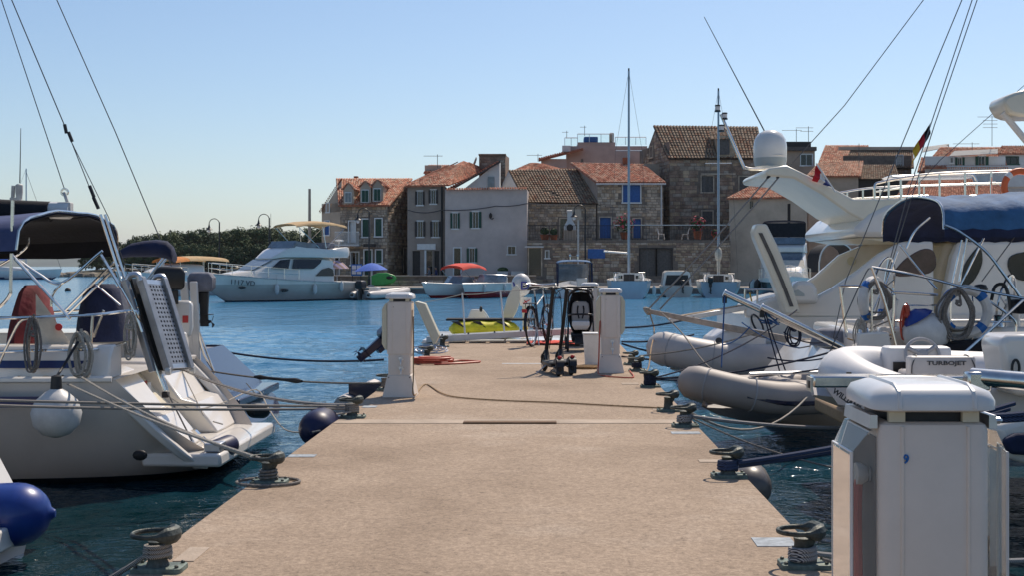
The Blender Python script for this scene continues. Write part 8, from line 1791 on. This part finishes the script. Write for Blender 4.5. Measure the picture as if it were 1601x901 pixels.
plate('rub_fender', [(1570, 690), (1590, 680), (1720, 676), (1720, 720), (1580, 712)], 9.5, .1, 'navy_cloth', yc, .03)
# overhead hardtop and its strut
ht = [(1568, 160), (1572, 150), (1586, 144), (1605, 139), (1720, 134), (1720, 180), (1600, 182), (1588, 180), (1578, 176)]
mb = MB(); mb.prism(PX(ht, 12.6), (0, .45, 0)); mb.build('hardtop', 'gelcoat_cream', yc, bevel=.06, smooth=50); mb = MB(); mb.tube(PX([(1568, 176), (1601, 216), (1740, 380)], 12.7), .035, 8); mb.build('hardtop_strut', 'gelcoat', yc)
mb = MB(); mb.tube(PX([(1740, 170), (1740, 520)], 12.7), .08, 8); mb.build('hardtop_leg', 'gelcoat', yc)
# jet tender
t = thing('jet_tender', 'white jet tender with TURBOJET seat on the stern platform', 'tender', (3.2, 12.2, .76))
rt = .225; zz = .985; TX = .22
pts = [(4.35, 11.05, zz), (3.6, 11.03, zz), (3.0, 11.05, zz + .02), (2.66, 11.22, zz + .06), (2.52, 11.6, zz + .10), (2.58, 12.0, zz + .12), (2.85, 12.25, zz + .12), (3.4, 12.4, zz + .08), (4.35, 12.45, zz + .04)]
pts = [(x + TX, y, z - (.10 if y < 11.1 else .05 if y < 11.3 else 0)) for x, y, z in pts]; mb = MB(); sp = spl(pts, 5); mb.tube(sp, rt, 14); tb = mb.build('tube', 'rib_white', t, smooth=60)
mb = MB(); mb.tube([q + V((-.17 if i < 22 else 0, -.17 if i < 18 else .1, -.12)) for i, q in enumerate(sp)], .028, 6); mb.build('rubbing_strake', 'rib_grey', tb)
mb = MB(); mb.loft([[V((x, 11.74 - w_, .92)), V((x, 11.74, .92 - kd)), V((x, 11.74 + w_, .92)), V((x, 11.74, 1.0))] for x, w_, kd in ((2.45, .08, .02), (2.7, .42, .12), (3.3, .6, .15), (4.4, .6, .15))]); mb.build('hull', 'rib_pale', t)
mb = MB(); mb.tube([sp[24] + V((-.02, 0, 0)) + V((rt * 1.03 * cos(a) * .2, 0, 0)) for a in (0, 1)], .001, 4); mb = MB()
k = 36; q, q2 = sp[k], sp[k + 1]; tdir = (q2 - q).normalized(); e1 = V((0, 0, 1)); e2 = tdir.cross(e1); mb.tube([q + (e1 * cos(a) + e2 * sin(a)) * (rt + .006) for a in [2 * pi * j / 20 for j in range(20)]], .014, 6, closed=True); mb.build('strap', 'black_plastic', t)
c = P(1442, 556, 11.9); st_ = thing; mb = MB(); nx = V((1, .15, .05)).normalized(); ny = V((0, .45, .9)).normalized(); mb.tube(ring(c, .165, 24, nx, ny), .017, 8, closed=True); sw = mb.build('steering_wheel', 'rib_grey', t)
mb = MB()
for a in (.5, 2.6, 4.7): mb.tube([c, c + (nx * cos(a) + ny * sin(a)) * .155], .022, 6)
mb.lathe([(.05, -.02), (.05, .02)], c, 12, M=Matrix.Rotation(1.1, 3, 'X')); mb.build('spokes', 'rib_grey', sw)
mb = MB(); mb.cham(c.x - .32, c.x + .30, 11.95, 12.2, .93, 1.34, .05, .04); mb.build('console', 'rib_white', t); mb = MB(); mb.bb(c.x - .26, c.x - .1, 11.925, 11.948, 1.08, 1.2); mb.build('instrument', 'black_plastic', t)
a, b = P(1422, 558, 11.35), P(1527, 592, 11.35)
mb = MB(); mb.cham(a.x, b.x, 11.35, 11.5, .93, a.z, .035, .03); se = mb.build('seat_back', 'rib_pale', t); mb = MB()
for x in (a.x + .02, b.x - .02): mb.tube(spl([V((x, 11.345, a.z - .24)), V((x, 11.342, a.z - .08)), V((x + (.05 if x < 3.3 else -.05), 11.38, a.z + .003)), V((x + (.05 if x < 3.3 else -.05), 11.48, a.z + .003))], 3), .006, 5)
mb.build('piping', 'dark_letter', se); text_on('TURBOJET', .05, facing(V(((a.x + b.x) / 2 + .03, 11.346, a.z - .062)), (1, 0, 0), (0, 0, 1)), 'dark_letter', se, 'lettering', .003, bold=.001, wide=1.5)
mb = MB(); mb.bb(a.x + .02, b.x - .02, 11.502, 11.85, .93, 1.15); mb.build('seat', 'rib_pale', t, bevel=.04)
mb = MB(); q = P(1326, 577, 10.8); mb.box(V((2.62, 11.05, 1.15)), (.04, .02, .06)); mb.build('lifting_eye', 'dark_letter', t)
text_on('WILLIAMS', .062, facing(P(1324, 626, 10.74), (1, 0, -.7), (.5, .2, 1)), 'dark_letter', t, 'lettering', .003, bold=.002)
mb = MB(); mb.loft([[V((x, y, z)), V((x + .05, y + .25, z - .05)), V((x + .1, y + .5, z + .1))] for x, y, z in ((2.35, 11.2, 1.12), (2.6, 10.85, .80), (3.0, 10.82, .70), (3.9, 10.82, .70))], closed=False); mb = MB()
rows = []
for i in range(9):
    u = i / 8; x = lerp(2.38, 4.0, u); rows.append([V((x + .02, 10.98 - .03 * sin(u * 3), zpx(608, 10.9))), V((x + .10 + .10 * u, 10.86, lerp(.92, .78, min(1, u * 2.2)))), V((x + .30, 10.95, lerp(.84, .60, min(1, u * 2.2)))), V((x + .4, 11.3, lerp(.80, .56, min(1, u * 2.2))))])
mb.sheet(rows, .015); mb.build('lower_bow', 'rib_pale', t, smooth=60)

# ---------------------------------------------------------------- mooring lines on the right
r1, r2, r3, r4, r5, r6 = [B[k] for k in ('R1', 'R2', 'R3', 'R4', 'R5', 'R6')]
for k in range(2): rope(sag(r2 + V((.06, -.03 + .05 * k, .10 - .03 * k)), V((3.3, 9.0 + .1 * k, 1.13 - .05 * k)), .04), .017, 'rope_blue_twist', ['upper', 'lower'][k] + ' dark blue line from the second right bollard')
rope(sag(r3 + V((.06, 0, .09)), V((4.3, 12.4, .62)), .10), .017, 'rope_check', 'black and white flecked line from the third right bollard'); rope(sag(r3 + V((.06, .03, .12)), V((3.4, 15.3, .9)), .40), .011, 'rope_white', 'slack pale line hanging low from the third right bollard'); rope(sag(r3 + V((.06, -.03, .08)), V((2.9, 9.2, .55)), .12), .008, 'rope_grey', 'thin line from the third bollard slanting towards the viewer')
rope(sag(r5 + V((.06, 0, .10)), V((3.6, 15.3, 1.12)), .08), .012, 'rope_navy', 'dark line from the wrapped bollard across the beige tender'); rope(sag(r5 + V((.06, .03, .08)), V((3.5, 14.6, .98)), .06), .010, 'rope_navy', 'lower dark line from the wrapped bollard'); rope(sag(r5 + V((.05, .05, .1)), V((3.4, 17.3, 1.5)), .12), .010, 'rope_navy', 'dark line from the wrapped bollard rising to the sailing yacht')
for k, (y0, y1) in enumerate(((513, 497), (535, 524), (538, 560), (558, 560))): rope(sag(P(972, y0, 19.5), P(1085, y1, 20.2), .04), .014, 'rope_navy', 'dark blue line over the water right of the far pedestal, %s' % ['topmost', 'second from top', 'third from top', 'lowest'][k])
rope(sag(P(1000, 557, 17.2), P(1180, 522, 17.5), .05), .010, 'rope_grey', 'grey line slanting up across the grey tender')
rope(sag(r1 + V((.06, 0, .06)), V((2.4, 6.3, .65)), .02), .013, 'rope_check', 'flecked line from the nearest right bollard'); rope(spl([r1 + V((.08, -.06, .05)), r1 + V((.16, -.12, .02)), r1 + V((.2, -.2, -.15)), r1 + V((.22, -.25, -.5))], 5), .009, 'rope_grey', 'frayed line hanging over the pier edge by the nearest right bollard')
for k in range(2): rope(sag(P(1540, 652 + 7 * k, 8.6), P(1720, 628 + 8 * k, 8.2), .02), .02, 'rope_blue_twist', ['upper', 'lower'][k] + ' dark blue line passing behind the near pedestal')
wraps('R1', 'rope_check', 'turns of flecked rope round the nearest right bollard', 3, .013, .03); wraps('R2', 'rope_blue_twist', 'turns of dark blue rope round the second right bollard', 3, .016, .05); wraps('R3', 'rope_check', 'turns of flecked rope round the third right bollard', 3, .013, .04); wraps('R5', 'rope_navy', 'heap of dark rope turns on the wrapped bollard', 6, .018, .03); wraps('R6', 'rope_navy', 'turns of dark rope on the bollard right of the far pedestal', 3, .014, .05)
loose_fender(V((1.49, 9.35, .50)), .155, .55, 'fender_grey', 'grey fender wedged between pier edge and water behind the second bollard', axis=(.1, 1, 0))

# ---------------------------------------------------------------- more gear on the right-hand boats
for k, (px, py, Y, r_) in enumerate(((1380, 452, 16.7, .42), (1572, 478, 16.4, .40))):
    c = P(px, py, Y); nx, ny = V((.55, .83, 0)), V((.18, 0, .98)); mb = MB(); mb.tube(ring(c, r_, 36, nx, ny), .016, 7, closed=True); wh = mb.build('steering_wheel', 'steel', sr)
    for q in range(5): a = 2 * pi * q / 5 + .3; mb = MB(); mb.tube([c, c + (nx * cos(a) + ny * sin(a)) * r_], .009, 5); mb.build('spoke', 'steel', wh)
    mb = MB(); mb.lathe([(.10, 0), (.08, .5), (.11, .62), (.05, .68)], V((c.x + .1, c.y, 1.03)), 12); mb.build('binnacle', 'gelcoat', wh)
for px, py in ((1350, 520), (1440, 548), (1560, 512)):
    q = P(px, py, 15.75); mb = MB(); mb.lathe([(.07, 0), (.06, .05), (.045, .07), (.06, .13), (.03, .15)], q, 14); mb.build('winch', 'steel', sr)
a, b = P(1046, 502, 20.6), P(1168, 481, 21.2); t = thing('gangplank', 'white flat gangplank above the grey tender', 'gangway', b)
mb = MB(); mb.loft([[p_ + V((0, -.18, -.04)), p_ + V((0, .18, -.04)), p_ + V((0, .18, .04)), p_ + V((0, -.18, .04))] for p_ in (a, b)]); mb.build('board', 'gelcoat', t, bevel=.015)
mb = MB(); mb.loft([[p_ + V((0, -.15, .042)), p_ + V((0, .15, .042)), p_ + V((0, .15, .05)), p_ + V((0, -.15, .05))] for p_ in (a.lerp(b, .05), a.lerp(b, .95))]); mb.build('tread', 'teak', t)
random.seed(77)
for k, (p0, p1, m_, lab) in enumerate((((1225, 520, 16.2), (1310, 528, 16.0), 'rope_navy', 'dark line sagging behind the davits, upper'), ((1160, 505, 17.0), (1250, 545, 16.2), 'rope_blue', 'blue line slanting down from the davit knot'), ((1172, 512, 16.6), (1130, 540, 16.4), 'rope_blue', 'blue line slanting left from the davit knot'),
        ((1280, 590, 14.8), (1420, 505, 16.0), 'rope_navy', 'dark line rising from the tender to the ball fender'), ((1250, 545, 17), (1395, 500, 16.5), 'rope_grey', 'grey line along the stern of the right sailing yacht'), ((1325, 530, 15.6), (1400, 520, 15.6), 'rope_tan', 'tan line on the stern deck of the right sailing yacht'),
        ((1200, 560, 15.2), (1330, 548, 15.4), 'rope_navy', 'dark line across the far side of the beige tender'))):
    rope(sag(P(*p0), P(*p1), random.uniform(.03, .12)), .009, m_, lab)
hank(P(1240, 505, 16.1), .18, .30, 'rope_navy', 'dark rope hank hanging from the steel davits', 41, 4, .010); hank(P(1345, 500, 15.6), .14, .34, 'rope_white', 'pale rope hank on the stern rail left of the lifebuoys', 42, 4, .010)
q = P(1300, 520, 16.6); t = thing('stern_cushion', 'blue-grey folded tarpaulin on the stern of the right sailing yacht', 'tarpaulin', q); cloth_blob(t, 'fabric', (q.x + .1, 16.7, 1.06), (.7, .6, .22), 'grey_cloth', 8, top=.8)
# seams, valves and grab lines of the tenders
for nm in [o for o in bpy.data.objects if o.name.startswith('inflatable_tender')]:
    tb = [c_ for c_ in nm.children if c_.name.startswith('tube')][0]; me_ = tb.data; vs_ = [tb.matrix_basis @ v.co for v in me_.vertices]; nr = len(vs_) // 12; o0 = origin_of(nm)
    for f_ in (.16, .30, .42, .58, .70, .84):
        i_ = int(f_ * nr); rg_ = [vs_[i_ * 12 + k] + o0 for k in range(12)]; cc = sum(rg_, V((0, 0, 0))) / 12; mb = MB(); mb.tube([cc + (p_ - cc) * 1.01 for p_ in rg_], .009, 5, closed=True); mb.build('seam', 'rib_grey', tb)

# ---------------------------------------------------------------- sea haze
mb = MB(); mb.bb(-12500, 12500, -700, 12500, -2.0, 190.0); hz = mb.build('haze', mat('haze_air', (1, 1, 1)), smooth=0); hz['kind'] = 'stuff'; tag(hz, 'thin summer sea haze over the whole harbour', 'haze')
hm = MAT['haze_air']; hn = hm.node_tree.nodes; hn.clear(); vo = hn.new('ShaderNodeVolumePrincipled'); ou = hn.new('ShaderNodeOutputMaterial')
vo.inputs['Color'].default_value = (0.86, 0.91, 1.0, 1); vo.inputs['Density'].default_value = 0.00006; vo.inputs['Anisotropy'].default_value = 0.2
hm.node_tree.links.new(vo.outputs[0], ou.inputs['Volume'])
